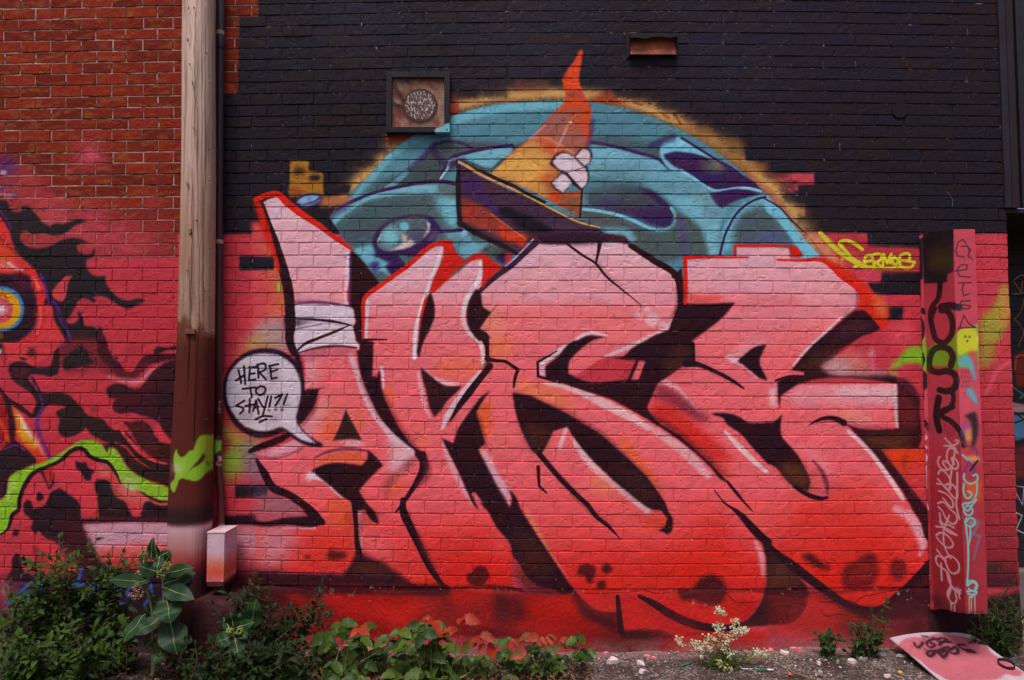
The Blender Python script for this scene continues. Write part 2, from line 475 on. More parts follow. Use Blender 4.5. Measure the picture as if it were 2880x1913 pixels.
# crossed plasters
BAND = ("20 345,1505 395,1425 470,1390 540,1420 570,1450 650,1360 700,1365 740,1440 725,1480 690,1530 700,1568 21 710,60 690,130 640,180 590,150 540,110 510,170 470,212 400,175 355,115 440,25 450,10 20 420,1560",)
P(BAND[0], (42, 26, 38), 1.5)
P("20 372,1490 410,1435 480,1405 560,1440 620,1500 690,1580 21 695,60 685,120 640,165 590,110 530,50 490,10 20 440,1560", (218, 196, 206), 1.2)
P("20 580,1440 650,1368 700,1380 722,1440 690,1515 670,1525 610,1470", (214, 192, 202), 1.2)
P("21 368,110 460,25 500,45 550,110 505,165 470,202 410,165", (218, 198, 208), 1.2)
S("20 660,1540 21 500,20 560,90 620,160", 2, (60, 30, 40), 1)
S("21 500,20 560,95 625,165", 6, (52, 28, 38), 1.2)
S("21 645,170 635,300 625,430", 6, (48, 30, 38), 1.2)

# --- the open hatch in front of the dome
P("10 1855,1490 1900,1520 11 2050,40 2352,190 21 0,185 300,320 560,445 800,530 860,590 420,610 200,600 190,640 60,770 11 2352,760 2150,660 1890,490 1870,300", (72, 46, 64), 2)
P("11 1890,60 2060,80 2110,200 2200,330 2352,350 2352,420 2200,400 2050,280 1900,200", (66, 38, 88), 6)
P("11 1885,250 1980,280 2100,340 2240,460 2352,560 21 60,560 195,635 100,700 0,640 11 2352,670 2150,570 1900,470", (150, 56, 46), 5)
P("11 1890,340 1980,340 1960,440 1900,430", (176, 58, 40), 6)
P("11 2240,480 2352,560 21 60,580 190,640 100,700 0,640 11 2352,660 2250,600", (206, 60, 34), 4)
S("11 2160,400 2352,540 21 140,640", 5, (214, 104, 60), 3, .8)
P("11 2220,330 2352,330 21 0,350 200,440 390,560 440,610 200,590 90,530 0,470 11 2352,440 2250,420", (34, 24, 32), 4)
P("21 410,430 700,480 800,540 560,560 400,540", (76, 50, 70), 6, .8)
S("11 1868,-60 1862,0 1858,200 1866,400 1878,500", [8, 15, 15, 14, 13], (36, 26, 36), 1.5)
S("10 1850,1490 11 1862,20", 9, (50, 30, 60), 2)
S("11 1868,480 2000,560 2180,650 2352,735 21 60,775", [15, 15, 13, 9], (36, 26, 34), 1.5)
S("10 1850,1482 2060,1575 11 2060,0 2200,70 2352,155 21 180,260 420,380 640,480", [8, 10, 9, 8, 5], (40, 28, 34), 1.5)
S("10 1865,1490 1960,1540 11 2010,5 2180,90 2352,165 21 200,265 430,385 620,475 800,522", [8, 7, 6, 6, 4], (214, 158, 90), 1)
S("11 2080,10 2220,80 2352,130 21 100,190 300,290", 9, (38, 28, 34), 2)

# ================================================================== letters
# crimson / orange cloud beside the letters
P("11 -40,470 40,480 120,650 200,850 290,1180 280,1350 150,1500 -40,1500", (206, 74, 78), 5)
P("11 60,700 130,660 190,860 290,1180 250,1340 130,1340 170,1100 80,850", (204, 110, 70), 14, .8)
P("11 0,1420 100,1360 250,1350 330,1568 12 330,60 250,120 100,70 0,90 02 2240,0 2300,-40", (176, 150, 146), 14, .85)
P("11 190,1030 215,1030 225,1130 200,1130", (150, 190, 60), 2)
P("02 2190,60 2240,10 2320,-60 12 20,-40 250,70 02 2200,120 2140,200", (190, 150, 60), 10, .6)
P("02 2040,740 2180,830 2330,900 12 80,900 0,1000 02 2300,1040 2200,1240 2080,1300 2040,1240", (160, 170, 60), 14, .8)
P("02 2050,1050 2150,1010 2250,1080 2180,1180 2060,1220", (130, 176, 48), 14, .7)
P("02 2200,930 2352,880 12 60,1000 60,1250 0,1330 02 2250,1220", (128, 112, 130), 14, .75)
P("02 2030,860 2110,880 2120,960 2070,1040 2030,1040", (170, 60, 60), 6, .8)
P("12 -10,1400 120,1390 220,1400 480,1568 13 440,60 200,70 -10,80", (150, 112, 122), 14, .7)
P("12 -10,1440 100,1440 100,1530 -10,1530", (206, 64, 66), 16, .6)
P("03 1990,60 2352,50 13 0,60 0,150 03 1990,150", (62, 26, 36), 5, .9)
P("03 2060,130 2352,150 13 540,160 540,230 400,240 380,340 230,400 200,560 0,570 03 2352,560 2060,450", (196, 130, 146), 14, .9)
P("03 2180,420 2352,420 13 200,440 300,570 0,580 03 2180,570", (190, 58, 70), 18, .85)

P("P 674,721 772,722 770,759 674,760", BLK, 1.2)
OUT = (46, 19, 27)
# whole silhouettes in dark, then the pink on top
A_OUT = "11 60,290 190,245 400,395 600,535 875,740 870,1250 895,1270 920,1390 925,1568 12 955,80 925,85 940,200 970,330 1040,500 1140,700 1270,850 1460,1010 1462,1040 1500,1100 1508,1210 1430,1340 1350,1460 1330,1568 13 1340,0 1400,130 1480,300 1560,470 1620,590 1710,712 1480,712 1300,590 1130,480 960,402 880,520 600,570 0,560 0,150 560,150 620,130 12 510,1560 350,1440 180,1340 90,1190 5,1090 5,1020 200,960 430,870 400,780 410,760 440,450 410,110 360,60 340,-20 11 330,1440 300,1240 325,1240 280,1060 205,770 130,480"
P(A_OUT, LETTER, 1, name='letA')
K_OUT = "11 1005,1180 1200,1030 1640,695 1725,690 1722,790 1620,1010 1600,1115 1640,1105 1800,980 1990,820 2080,800 2090,880 2065,1090 21 0,880 215,668 1020,665 1095,690 1300,830 1500,970 1530,1070 1532,1200 1490,1330 1440,1465 1300,1520 22 1200,10 1030,140 840,150 560,330 240,320 440,380 620,440 780,490 900,530 1060,610 1240,715 1470,860 1640,990 1800,1130 1980,1290 2130,1470 23 2120,80 2290,290 2335,450 2335,650 2310,780 2250,910 2160,1010 2050,1050 1900,1065 1750,1055 1600,1005 1450,935 1290,840 1180,790 985,790 970,945 770,920 590,755 420,520 250,270 100,0 13 2352,-30 2250,220 2130,0 12 2110,1568 2010,1390 1980,1400 1940,1380 1860,1200 1780,1040 1715,900 1810,940 13 2352,360 2352,720 1760,720 1620,590 1440,240 1340,0 12 1340,1480 1440,1330 1520,1200 1520,1020 1400,920 1240,650 1165,470 1145,270 1120,290 1065,310 1075,5 11 990,1545"
P(K_OUT, LETTER, 1, name='letK', smooth=False)
P("13 1340,0 2120,0 2352,370 2352,722 1740,716 1600,560 1470,260", LETTER, 1, name='letK', smooth=False)
E_OUT = "21 1610,815 2065,805 2065,705 2352,705 31 190,712 205,805 500,830 700,975 820,1085 838,1200 800,1260 640,1390 480,1568 32 430,20 330,130 220,262 350,290 350,325 190,318 120,500 270,400 1190,392 1205,798 800,790 720,755 830,870 960,1010 1100,1190 1250,1400 1340,1568 33 1400,120 1470,300 1480,510 1280,700 1150,810 1050,888 960,908 850,897 700,845 550,735 380,618 220,498 80,388 0,298 23 2300,300 2070,0 22 1980,1290 1800,1130 1560,880 1300,700 1240,610 1345,385 1440,320 1600,210 1680,205 1665,0 21 1700,1540 1940,1350 2050,1215 1620,1215"
P(E_OUT, LETTER, 1, name='letE', smooth=False)

def C(name, s, col, soft=8, al=.8):
    P(s, col, soft, al, clip=name)
def CS(name, s, w, col, soft=6, al=.85):
    S(s, w, col, soft * .72, min(1.0, al * 1.12), clip=name)

# reds pooling towards the feet
C('letA', "13 400,120 600,170 900,180 920,420 620,560 350,560 420,300", (214, 50, 40), 24, .7)
C('letA', "13 0,150 300,150 380,220 300,400 150,560 0,560", (196, 140, 154), 24, .75)
C('letA', "13 1180,360 1350,440 1560,560 1700,712 1450,690 1200,540", (216, 62, 56), 22, .7)
C('letK', "13 1480,230 1700,220 1950,300 2200,380 2352,500 2352,720 1760,720 1600,560", (210, 42, 36), 30, .6)
C('letK', "23 420,520 700,420 1500,470 2330,400 2330,700 2160,1000 1700,1050 1200,780 970,930 770,920", (210, 42, 34), 40, .45)
C('letK', "23 1650,0 1900,120 1980,330 1900,500 1600,480 1500,300 1700,200", (214, 44, 32), 40, .65)
C('letE', "33 0,100 600,-60 1300,120 1400,300 1300,650 960,900 600,760 200,480", (210, 40, 30), 44, .5)
C('letE', "32 700,1240 950,1300 1000,1568 33 600,80 300,120", (214, 52, 38), 30, .55)
for s, r in (("23 1880,180", 40), ("23 1950,470", 45), ("23 1600,560", 50), ("23 1350,520", 40), ("23 700,830", 50), ("23 1700,560", 40), ("33 380,90", 40), ("33 700,210", 50), ("33 1000,330", 50), ("33 550,560", 50), ("33 200,420", 40), ("33 900,600", 60), ("13 2200,650", 60), ("13 1900,480", 50), ("13 2050,240", 40)):
    B(s, r, (208, 32, 22), r * .5, .42, clip='letE' if s[0:2] == '33' else 'letK')
CS('letK', "23 2240,300 2295,430 2310,600", [10, 18, 12], (228, 164, 172), 9, .7)
CS('letK', "23 140,30 330,400 500,620", [10, 14, 8], (226, 110, 100), 8, .6)
CS('letE', "33 1180,0 1290,60 1380,200 1420,350", [20, 26, 26, 14], (226, 170, 182), 12, .7)
# light bands
CS('letA', "12 870,130 930,300 1010,520 1130,720 1290,900 1440,1020", [14, 16, 18, 20, 22, 20], (222, 178, 188), 7, .8)
C('letA', "12 1200,830 1300,890 1455,1015 1455,1045 1290,1200 1200,1180 1240,1040", (222, 178, 190), 9, .85)
C('letA', "12 420,160 580,130 570,430 450,440", (222, 150, 160), 12, .75)
C('letA', "12 640,520 690,540 600,740 540,850 420,890 410,780 540,600", (222, 150, 165), 11, .8)
C('letA', "12 20,1030 200,960 420,880 430,960 280,1050 100,1060", (216, 160, 176), 8, .85)
C('letA', "12 750,920 850,905 960,920 1000,960 850,965", (224, 176, 184), 5, .8)
CS('letA', "12 20,1060 180,1075 330,1030 430,980", 8, (170, 80, 104), 5, .8)
C('letA', "12 560,640 700,560 800,600 740,800 690,930 600,980 560,820", (228, 120, 80), 22, .6)
C('letA', "12 640,770 740,740 720,900 640,920", (230, 90, 44), 10, .8)
C('letA', "12 850,610 920,640 900,720 960,850 980,800 950,640", (228, 104, 66), 8, .8)
C('letA', "12 480,1160 620,1060 800,1010 960,1020 1010,1060 960,1140 850,1118 620,1130", (222, 92, 60), 6, .9)
CS('letA', "12 540,1070 650,1020 800,990 930,995 1030,1010", [5, 8, 9, 6], (120, 50, 66), 4, .8)
CS('letA', "12 500,1230 620,1270 720,1370 800,1450", [20, 12, 8, 5], (226, 190, 200), 3, .95)
B("12 490,1245", 11, (228, 200, 208), 5, .9)
C('letA', "12 1200,1270 1290,1215 1370,1120 1470,1050 1460,1120 1360,1200 1260,1310 1200,1440 1180,1400", (130, 52, 62), 8, .75)
C('letA', "12 1230,1300 1330,1260 1400,1300 1330,1420 1200,1480", (226, 96, 66), 14, .7)
C('letA', "12 700,1430 860,1470 880,1568 13 900,150 700,140 640,30", (226, 86, 50), 12, .85)
C('letA', "13 820,0 910,0 910,370 840,350", (190, 54, 40), 10, .7)
C('letA', "13 950,0 1090,0 1130,130 1050,200 960,140", (196, 70, 60), 10, .7)
C('letA', "13 960,180 1200,260 1300,420 1100,470 970,390", (220, 100, 110), 18, .7)
CS('letA', "13 955,20 960,200 970,390", 10, (210, 140, 150), 5, .7)
CS('letA', "13 250,165 540,165", 7, (222, 190, 202), 3, .9)
# A cap
C('letA', "11 70,300 190,255 330,370 560,520 850,740 850,800 640,600 400,480 250,480 140,480", (224, 190, 200), 10, .7)
CS('letA', "11 840,760 845,1000 835,1230", 16, (226, 200, 210), 6, .8)
CS('letA', "11 150,480 220,720 250,850", 8, (226, 200, 210), 5, .7)
C('letA', "11 330,1190 600,1195 780,1225 860,1245 330,1235", (150, 80, 110), 3, .8)
# K
C('letK', "11 1620,710 1730,690 1725,800 1600,930 1400,1050 1150,1120 1015,1190 1250,1010", (222, 186, 196), 16, .6)
CS('letK', "11 1710,720 1660,880 1590,1080 1530,1250 1480,1420 1460,1568 12 1460,60 1455,150", [10, 16, 18, 14, 12, 12], (228, 208, 216), 3.5, .9)
CS('letK', "11 2060,840 2060,960 2010,1060 1950,1150 1910,1270 1905,1380 1950,1480 2050,1568 12 2075,60 2085,220", [8, 14, 14, 14, 13, 12, 12, 10], (230, 206, 214), 3, .95)
CS('letK', "11 1025,1200 1015,1400 1010,1530", [12, 8, 10], (210, 196, 206), 4, .8)
C('letK', "11 1700,1280 1900,1280 1900,1420 1960,1568 1560,1568 1640,1400", (230, 118, 126), 18, .8)
C('letK', "12 1600,190 1720,170 2060,160 2080,250 1900,290 1720,320", (230, 110, 76), 14, .75)
C('letK', "12 2110,10 2352,-60 2352,120 2180,160", (232, 120, 70), 14, .8)
CS('letK', "12 1490,290 1520,450 1560,620 1600,700", [8, 12, 10, 6], (224, 170, 180), 6, .7)
CS('letK', "12 1540,260 1620,340 1740,390 1850,390", [4, 14, 20, 8], (228, 176, 182), 7, .8)
CS('letK', "12 1150,240 1160,320 1165,420", 10, (228, 200, 206), 4, .8)
C('letK', "12 1180,390 1240,420 1260,620 1380,860 1480,980 1400,900 1240,650", (228, 96, 50), 9, .85)
C('letK', "12 1400,860 1600,850 1640,960 1500,1000", (230, 112, 72), 16, .7)
C('letK', "12 2060,560 2150,540 2160,700 2120,960 2090,900 2030,650", (230, 96, 46), 9, .9)
C('letK', "12 2110,860 2352,840 2352,980 2130,980", (230, 116, 92), 16, .6)
CS('letK', "12 1720,920 1800,1120 1900,1340 1980,1480", [10, 26, 20, 10], (226, 160, 170), 10, .7)
CS('letK', "12 2060,290 1960,420 1850,560 1760,690 1710,800", [16, 22, 24, 18, 8], (220, 186, 194), 5, .95)
# S
C('letK', "21 0,900 215,680 1000,675 1250,830 1480,980 1300,900 900,760 300,760", (226, 190, 198), 14, .6)
CS('letK', "21 800,860 880,960 1000,1060", 14, (200, 130, 150), 7, .6)
C('letK', "21 -150,1240 700,1240 1130,1250 1110,1450 700,1470 -150,1480", (232, 112, 116), 10, .75)
C('letK', "21 -280,1250 -120,1260 -60,1480 -200,1540 -330,1500", (232, 140, 110), 14, .6)
for q, r in (("21 1245,1275", 9), ("21 1160,1330", 10), ("21 1290,1370", 20), ("21 1400,1430", 14)):
    B(q, r, (228, 190, 198), 3, .7, clip='letK')
CS('letK', "21 1490,1340 1430,1450 1260,1530 22 1050,60 860,140", [8, 14, 12, 12, 8], (222, 180, 188), 5, .85)
CS('letK', "21 870,1515 700,1495 22 540,30 400,110 270,200", [6, 10, 14, 16, 12], (226, 190, 196), 4, .9)
C('letK', "22 250,205 310,215 305,340 250,310", (220, 166, 184), 2, .9)
C('letK', "22 530,300 640,340 740,375 650,370 540,330", (130, 50, 70), 5, .7)
CS('letK', "22 300,390 500,420 700,500 900,600 1100,700 1260,800", [8, 16, 22, 26, 24, 14], (228, 180, 182), 7, .85)
CS('letK', "22 1250,780 1400,880 1560,990 1700,1130 1800,1230", [10, 22, 26, 28, 20], (226, 168, 172), 9, .75)
C('letK', "22 60,350 330,420 520,520 620,640 480,620 260,520 40,440", (232, 120, 74), 12, .7)
C('letK', "22 960,880 1060,910 1170,1070 1280,1210 1390,1380 1270,1270 1130,1110", (230, 100, 44), 7, .95)
CS('letK', "22 330,560 520,650 690,760 850,860 980,980", [6, 12, 14, 12, 8], (190, 90, 86), 6, .55)
CS('letK', "22 500,800 470,880 440,980", 12, (228, 186, 192), 6, .75)
CS('letK', "22 560,900 640,1010 780,1160 960,1320 1150,1480 23 1250,20", [10, 26, 30, 24, 20, 16], (226, 180, 186), 8, .8)
C('letK', "22 700,1250 880,1270 960,1340 900,1400 760,1370", (232, 130, 90), 14, .8)
C('letK', "22 300,820 370,830 350,960 290,1040", (230, 110, 90), 6, .7)
C('letK', "22 40,400 300,440 480,540 420,560 200,500", (228, 130, 80), 9, .6)
C('letK', "22 890,1370 1000,1430 1120,1568 23 1180,20 1060,-10", (232, 110, 70), 14, .7)
C('letK', "23 1180,60 1400,50 1460,170 1340,170 1200,150", (200, 62, 40), 10, .8)
CS('letK', "22 300,1120 450,1290 620,1450 23 820,120", [10, 14, 16, 12], (200, 100, 104), 8, .6)
CS('letK', "23 130,20 300,330 420,520", [16, 18, 10], (226, 120, 90), 8, .7)
# E
C('letE', "21 1620,1140 2352,1150 31 300,1150 300,1290 0,1300 21 1660,1290", (230, 112, 118), 12, .7)
C('letE', "21 1610,1140 1920,1140 1930,1220 1610,1220", (222, 74, 66), 5, .7)
CS('letE', "31 790,1260 640,1390 480,1540 32 330,110 240,220", [10, 12, 12, 10, 8], (228, 196, 202), 4, .85)
CS('letE', "22 2000,150 2150,230 2250,330", [20, 14, 6], (224, 180, 188), 7, .75)
C('letE', "22 1990,150 2150,40 2300,0 2352,20 2200,90 2080,180", (226, 178, 186), 10, .7)
CS('letE', "22 1360,360 1500,420 1640,560 1720,650", [18, 12, 10, 6], (228, 170, 178), 6, .75)
C('letE', "22 1345,385 1500,460 1660,590 1860,740 1700,730 1500,610 1290,520", (128, 40, 60), 8, .85)
C('letE', "22 1270,560 1400,560 1560,650 1760,820 1960,1000 2030,1120 1900,1120 1650,970 1400,790 1250,680", (206, 40, 34), 12, .9)
C('letE', "22 1240,640 1400,730 1600,880 1800,1050 1990,1240 1960,1260 1760,1100 1500,890 1250,720", (104, 28, 34), 8, .85)
C('letE', "22 1830,1150 2000,1160 2020,1280 1980,1290", (226, 70, 46), 14, .6)
CS('letE', "22 1960,830 2080,960 2200,1080 2340,1200", [8, 16, 16, 10], (226, 190, 188), 5, .85)
C('letE', "32 10,440 70,400 80,600 20,600", (224, 190, 196), 5, .8)
C('letE', "32 160,500 280,410 1180,400 1190,600 800,600 500,580 200,560", (228, 150, 160), 10, .7)
C('letE', "32 600,420 1185,405 1190,560 1000,520 640,500", (226, 190, 200), 10, .75)
CS('letE', "32 1175,410 1180,600 1195,780", 12, (230, 206, 214), 5, .85)
C('letE', "32 560,650 800,640 1010,720 900,770 720,730", (222, 150, 130), 10, .75)
C('letE', "32 700,740 900,770 1200,790 800,795", (150, 60, 76), 6, .7)
CS('letE', "32 740,830 880,950 1000,1090 1120,1260 1240,1450", [10, 14, 14, 14, 12], (228, 196, 202), 5, .85)
C('letE', "32 300,960 480,1060 560,1180 560,1300 480,1150 400,1060", (224, 160, 172), 12, .7)
C('letE', "32 400,1090 470,1170 550,1300 560,1420 480,1440 320,1380 380,1360 390,1250", (206, 84, 92), 6, .8)
CS('letE', "32 415,1095 490,1190 540,1300 550,1400", [4, 10, 12, 8], (110, 40, 60), 6, .7)
C('letE', "23 2050,-20 2150,100 2300,240 2340,300 2352,200 2200,60", (226, 96, 60), 14, .6)
CS('letE', "33 1300,40 1400,180 1430,330 1400,420", [20, 26, 20, 8], (222, 160, 178), 9, .75)

for nm, s, w in (('letA', "12 560,470 540,600 440,760", [5, 12, 8]), ('letA', "12 960,340 1040,520 1150,710", [4, 8, 6]), ('letK', "12 1170,480 1250,660 1360,850 1480,990", [8, 14, 16, 12]), ('letK', "12 1830,660 1770,760", [6, 8]), ('letK', "12 2030,660 2090,860 2110,960", [6, 12, 8]),
                 ('letK', "22 20,470 200,530 480,670 760,830 980,1010 1180,1200 1330,1390", [4, 10, 14, 16, 16, 14, 10]), ('letK', "22 290,1080 500,1320 720,1550 23 900,160", [8, 14, 14, 8]), ('letE', "32 690,760 560,720 450,740", [8, 8, 4]), ('letE', "22 1690,215 1860,280 2050,380", [6, 12, 6]),
                 ('letK', "13 1390,40 1480,260 1590,490 1700,690", [8, 14, 14, 10]), ('letA', "13 960,60 970,380 1200,520 1400,660", [6, 10, 12, 10]), ('letK', "21 1520,1060 1520,1220 1470,1350", [5, 8, 6]), ('letE', "31 820,1120 820,1220 700,1330", [4, 6, 5])):
    S(s, w, (120, 40, 44), 9, .6, clip=nm)
# bandage round the first letter
P("11 300,1245 420,1225 600,1230 880,1262 905,1300 900,1340 920,1370 900,1400 890,1430 915,1500 920,1568 12 955,40 940,80 900,55 740,50 590,55 480,85 390,120 365,85 350,20 350,-20 11 340,1500 325,1380", (218, 196, 206), 1.2)
P("11 340,1370 500,1375 760,1395 870,1420 700,1400 480,1390 400,1420 340,1440", (70, 44, 56), 4, .85)
S("11 330,1360 560,1370 760,1395 880,1425", [3, 7, 8, 4], (48, 26, 38), 1.5)
S("11 850,1425 700,1490 560,1545 12 440,30 380,85", [3, 8, 8, 9, 5], (48, 26, 38), 1.5)
S("11 350,1460 450,1440 600,1410", 4, (90, 60, 76), 3, .7)
S("12 380,110 500,75 620,52 780,45 920,60", [3, 7, 7, 5], (60, 28, 42), 2)
P("12 410,115 600,62 900,65 930,130 700,135 420,180", (160, 84, 106), 7, .6)
S("11 330,1235 480,1212 650,1215 800,1235 870,1248", [2, 6, 6, 3], (110, 50, 84), 2)

# --- dark counters and outlines
def K(s, soft=1.0, c=OUT, **k):
    P(s, c, soft, sharp=42, **k)
def L(s, w, soft=1.2, c=OUT, **k):
    S(s, [v * 1.3 for v in w] if isinstance(w, list) else w * 1.3, c, soft, **k)
K("11 868,745 880,735 950,800 1080,960 1135,1030 985,1160 975,1300 990,1550 1040,1568 12 1078,5 1075,150 1065,325 1122,332 1122,280 1140,270 1150,420 1180,520 1240,650 1340,830 1480,990 1535,1015 1545,1150 1508,1215 1500,1100 1460,1045 1462,1010 1270,850 1140,700 1040,500 970,330 935,150 925,85 955,80 950,20 11 920,1568 890,1430 918,1395 895,1270 865,1250")
S("11 868,770 866,1000 862,1240", 7, (74, 40, 86), 3, .8)
L("11 55,290 140,520 230,830 300,1130 310,1260 320,1400 310,1568 12 330,60 350,100", [6, 6, 14, 20, 22, 22, 20, 16], 2)
P("11 255,1330 340,1320 345,1500 270,1480", OUT, 3)
K("12 340,120 390,110 420,200 440,440 410,480 400,300 360,180")
K("12 400,500 450,452 580,430 640,418 575,445 545,570 480,680 410,765 360,700")
K("12 822,628 880,738 972,908 840,900 703,916 765,790", c=(58, 30, 30))
K("12 508,1190 600,1142 720,1118 860,1125 970,1140 1025,1085 1028,995 1100,1060 1168,1142 1050,1250 945,1375 1020,1490 1090,1568 13 1130,140 1060,100 1000,0 12 890,1568 880,1480 800,1430 680,1330 570,1240")
L("12 900,1480 13 915,100 928,300 945,400", [12, 10, 9, 14])
K("13 925,370 1000,430 1130,482 1300,592 1480,705 1500,716 1200,700 0,690 0,580 400,590 800,600 860,520", 3, c=(58, 24, 30))
K("13 980,490 1180,500 1240,570 1300,600 1050,610 870,560", 5, c=(84, 40, 34), alpha=.7)
L("12 1535,1040 1545,1160 1480,1290 1390,1430 1320,1530 1285,1568", [14, 20, 14, 10, 8, 4], 1.5)
S("12 1560,1060 1580,1200 1480,1340", [10, 22, 10], (120, 44, 56), 8, .6)
L("12 1350,1460 13 1350,0 1420,170 1500,330 1570,480 1640,600 1730,715", [12, 18, 17, 16, 15, 13, 8], 1.5)
S("13 1480,200 1560,380 1650,560", [6, 16, 8], (150, 40, 44), 8, .6)
L("12 310,855 200,910 0,985 02 2300,1010", [10, 16, 14, 10], 2)
L("12 0,1080 80,1220 150,1340 300,1410 420,1490 520,1568 13 610,120", [6, 16, 18, 16, 16, 16, 12], 2)
K("13 420,0 520,30 600,110 622,132 560,156 300,145 0,150 03 2330,145 2060,150 2060,80 2280,60 13 0,100 300,72 480,62")
K("11 1605,1112 1640,1240 1640,1340 1605,1440 1550,1550 12 1520,60 1500,155 1485,130 1492,0 11 1505,1450 1530,1300 1570,1170")
K("11 2065,1098 2080,1250 2155,1300 2238,1212 2150,1320 2055,1452 2110,1490 2160,1540 2050,1568 1990,1500 1945,1410 1935,1310 1960,1190 2020,1090")
L("11 2095,1520 12 2118,20 2125,170", [18, 9, 8], 2)
L("12 2120,160 2200,178 2300,190 2352,225 22 55,262 30,330 15,420", [10, 8, 7, 7, 8, 7, 5])
P("12 2115,180 2180,180 2100,270 2090,250", OUT, 4)
K("12 1512,240 1600,312 1720,402 1895,408 1850,462 1760,545 1690,645 1640,697 1600,620 1560,450 1525,330", c=(54, 25, 30))
L("12 2150,230 2060,340 1960,470 1870,590 1780,735", [14, 14, 16, 12, 3])
L("11 1000,1553 1200,1552", [5, 3])
K("12 1703,885 1812,942 1850,820 1910,720 2010,585 2060,520 2155,450 2095,530 2022,655 2080,850 2105,940 2045,990 2100,1090 2200,1280 2300,1440 2330,1530 2352,1440 2290,1350 2352,1385 22 95,1575 23 140,100 250,270 420,520 500,640 590,757 680,850 770,922 966,945 958,810 985,800 1005,950 1020,1105 1200,1112 1380,1108 1500,1165 1380,1192 1180,1190 980,1170 930,1080 700,960 560,860 380,740 230,700 130,610 60,490 0,410 13 2352,372 2200,150 2115,0 12 2065,1490 2010,1385 1980,1400 2050,1560 2000,1500 1940,1380 1860,1200 1780,1040", 1.2)
K("23 -20,430 130,600 350,720 560,870 700,970 940,1090 1000,1180 700,1050 480,900 250,760 100,720", 12, c=(64, 24, 30), alpha=.8)
P("23 20,120 240,290 400,540 300,640 150,560 30,380", (76, 38, 32), 12, .6)
P("12 2048,992 2110,1010 2210,1190 2330,1390 2335,1520 2230,1350 2140,1180", (222, 160, 172), 2.5)
P("12 1985,1400 2010,1388 2090,1490 2060,1480", (228, 110, 116), 2)
DSH = "21 590,1562 690,1518 790,1520 870,1532 770,1550 22 700,20 570,130 525,190 520,295 600,340 720,378 900,368 1060,352 1140,175 990,165 840,150 1030,135 1110,60 1220,0 21 1300,1520 1440,1465 1490,1330 1532,1200 1530,1060 1490,960 1560,890 1590,1225 1800,1225 2050,1212 1930,1350 1780,1470 1640,1568 22 1662,0 1682,205 1600,212 1440,320 1345,385 1285,510 1240,610 1300,700 1560,880 1700,1010 1850,1150 1985,1295 1960,1290 1800,1130 1640,990 1470,860 1240,715 1060,610 900,530 780,490 620,440 440,378 310,340 305,230 410,150 560,0"
K(DSH)
P("22 1500,40 1640,60 1600,210 1450,300 1400,200", (84, 44, 34), 12, .7)
P("22 1095,352 1172,175 1225,185 1165,352", (228, 104, 114), 1)
L("22 410,90 330,140 235,192 240,322 440,380", [3, 5, 6, 6, 5], smooth=False)
L("22 1980,1290 2060,1390 2130,1475 2215,1568", [6, 7, 5, 2], 1.6)
L("22 1860,1370 1960,1490 2070,1568 23 2120,70 2190,150 2270,235 2352,305", [2, 3, 6, 13, 17, 18, 18], 1.6)
L("21 1490,965 1540,985", 12, 2)
L("21 1092,690 1300,825 1520,985 1545,1100 1560,1400", [12, 14, 14, 14, 20], 1.6)
K("21 190,570 850,575 1040,602 1110,690 1020,668 215,668 120,650", 2, c=(74, 34, 56))
P("21 230,600 800,585 1000,615 900,650 260,655", (46, 24, 34), 5, .8)
L("21 220,662 100,770 0,865 11 2200,975 2066,1096", [14, 14, 13, 12, 10], 1.2, c=(66, 34, 54))
S("21 195,630 100,730 0,830 11 2290,880", [4, 4, 4, 3], (176, 176, 206), 1)
L("21 500,668 570,720 660,785 765,850 860,965 1000,1085 1100,1165 1185,1238", [5, 6, 5, 6, 5, 4, 3, 1.5])
L("21 805,668 795,740 770,850", [10, 6, 5])
K("22 5,475 150,500 320,575 500,665 660,760 820,860 960,985 1110,1120 1240,1250 1340,1385 1410,1490 1440,1568 23 1475,80 1470,200 1430,228 1345,192 1405,165 1425,80 1370,10 1290,0 22 1200,1495 1050,1375 900,1250 760,1115 640,980 560,870 510,788 380,825 330,930 265,1048 200,1020 140,930 80,800 30,640", 1.5)
P("22 100,770 340,800 300,940 250,1030 150,930", (84, 44, 32), 14, .7)
P("22 900,1160 1180,1220 1330,1400 1380,1500 1200,1470 1000,1290", (74, 36, 32), 14, .6)
L("22 250,1035 420,1235 570,1390 720,1535 23 760,50 880,150 995,272", [12, 11, 11, 10, 10, 8, 2])
L("22 240,1155 250,1330 315,1392", [8, 7, 4], smooth=False)
L("22 1600,205 1700,212 1850,270 2000,345 2130,432", [16, 10, 8, 8, 4])
L("22 1665,20 1670,200", 7)
K("22 2075,182 2240,50 2345,28 2300,110 2275,190 2310,280 2350,360 2310,352 2180,262")
K("22 1838,662 1960,660 2080,690 2165,742 2352,745 32 0,745 45,742 130,668 130,880 200,960 290,1070 350,1190 388,1300 372,1372 310,1378 220,1325 0,1130 22 2352,1130 2200,965 2100,850 1980,765 1930,700 1860,680")
P("32 100,1130 260,1120 370,1250 380,1360 240,1330 150,1240", (96, 56, 36), 10, .8)
L("32 250,1340 320,1385 420,1430 500,1445 545,1435", [8, 9, 10, 10, 6])
L("32 70,362 190,325 350,332 354,280 430,240", [5, 6, 8, 10], 2)
K("31 620,1430 720,1345 800,1290 880,1275 950,1330 1042,1440 1000,1470 850,1530 32 760,20 600,150 480,230 560,290 800,312 1160,318 1190,330 1190,392 270,398 120,498 105,632 92,500 90,372 190,322 350,330 352,285 218,265 330,130 440,10", 2)
P("31 860,1350 1000,1440 700,1540 560,1568 640,1460", (92, 48, 62), 10, .5)
P("32 480,80 640,90 480,240 360,280 300,250", (88, 52, 36), 12, .6)
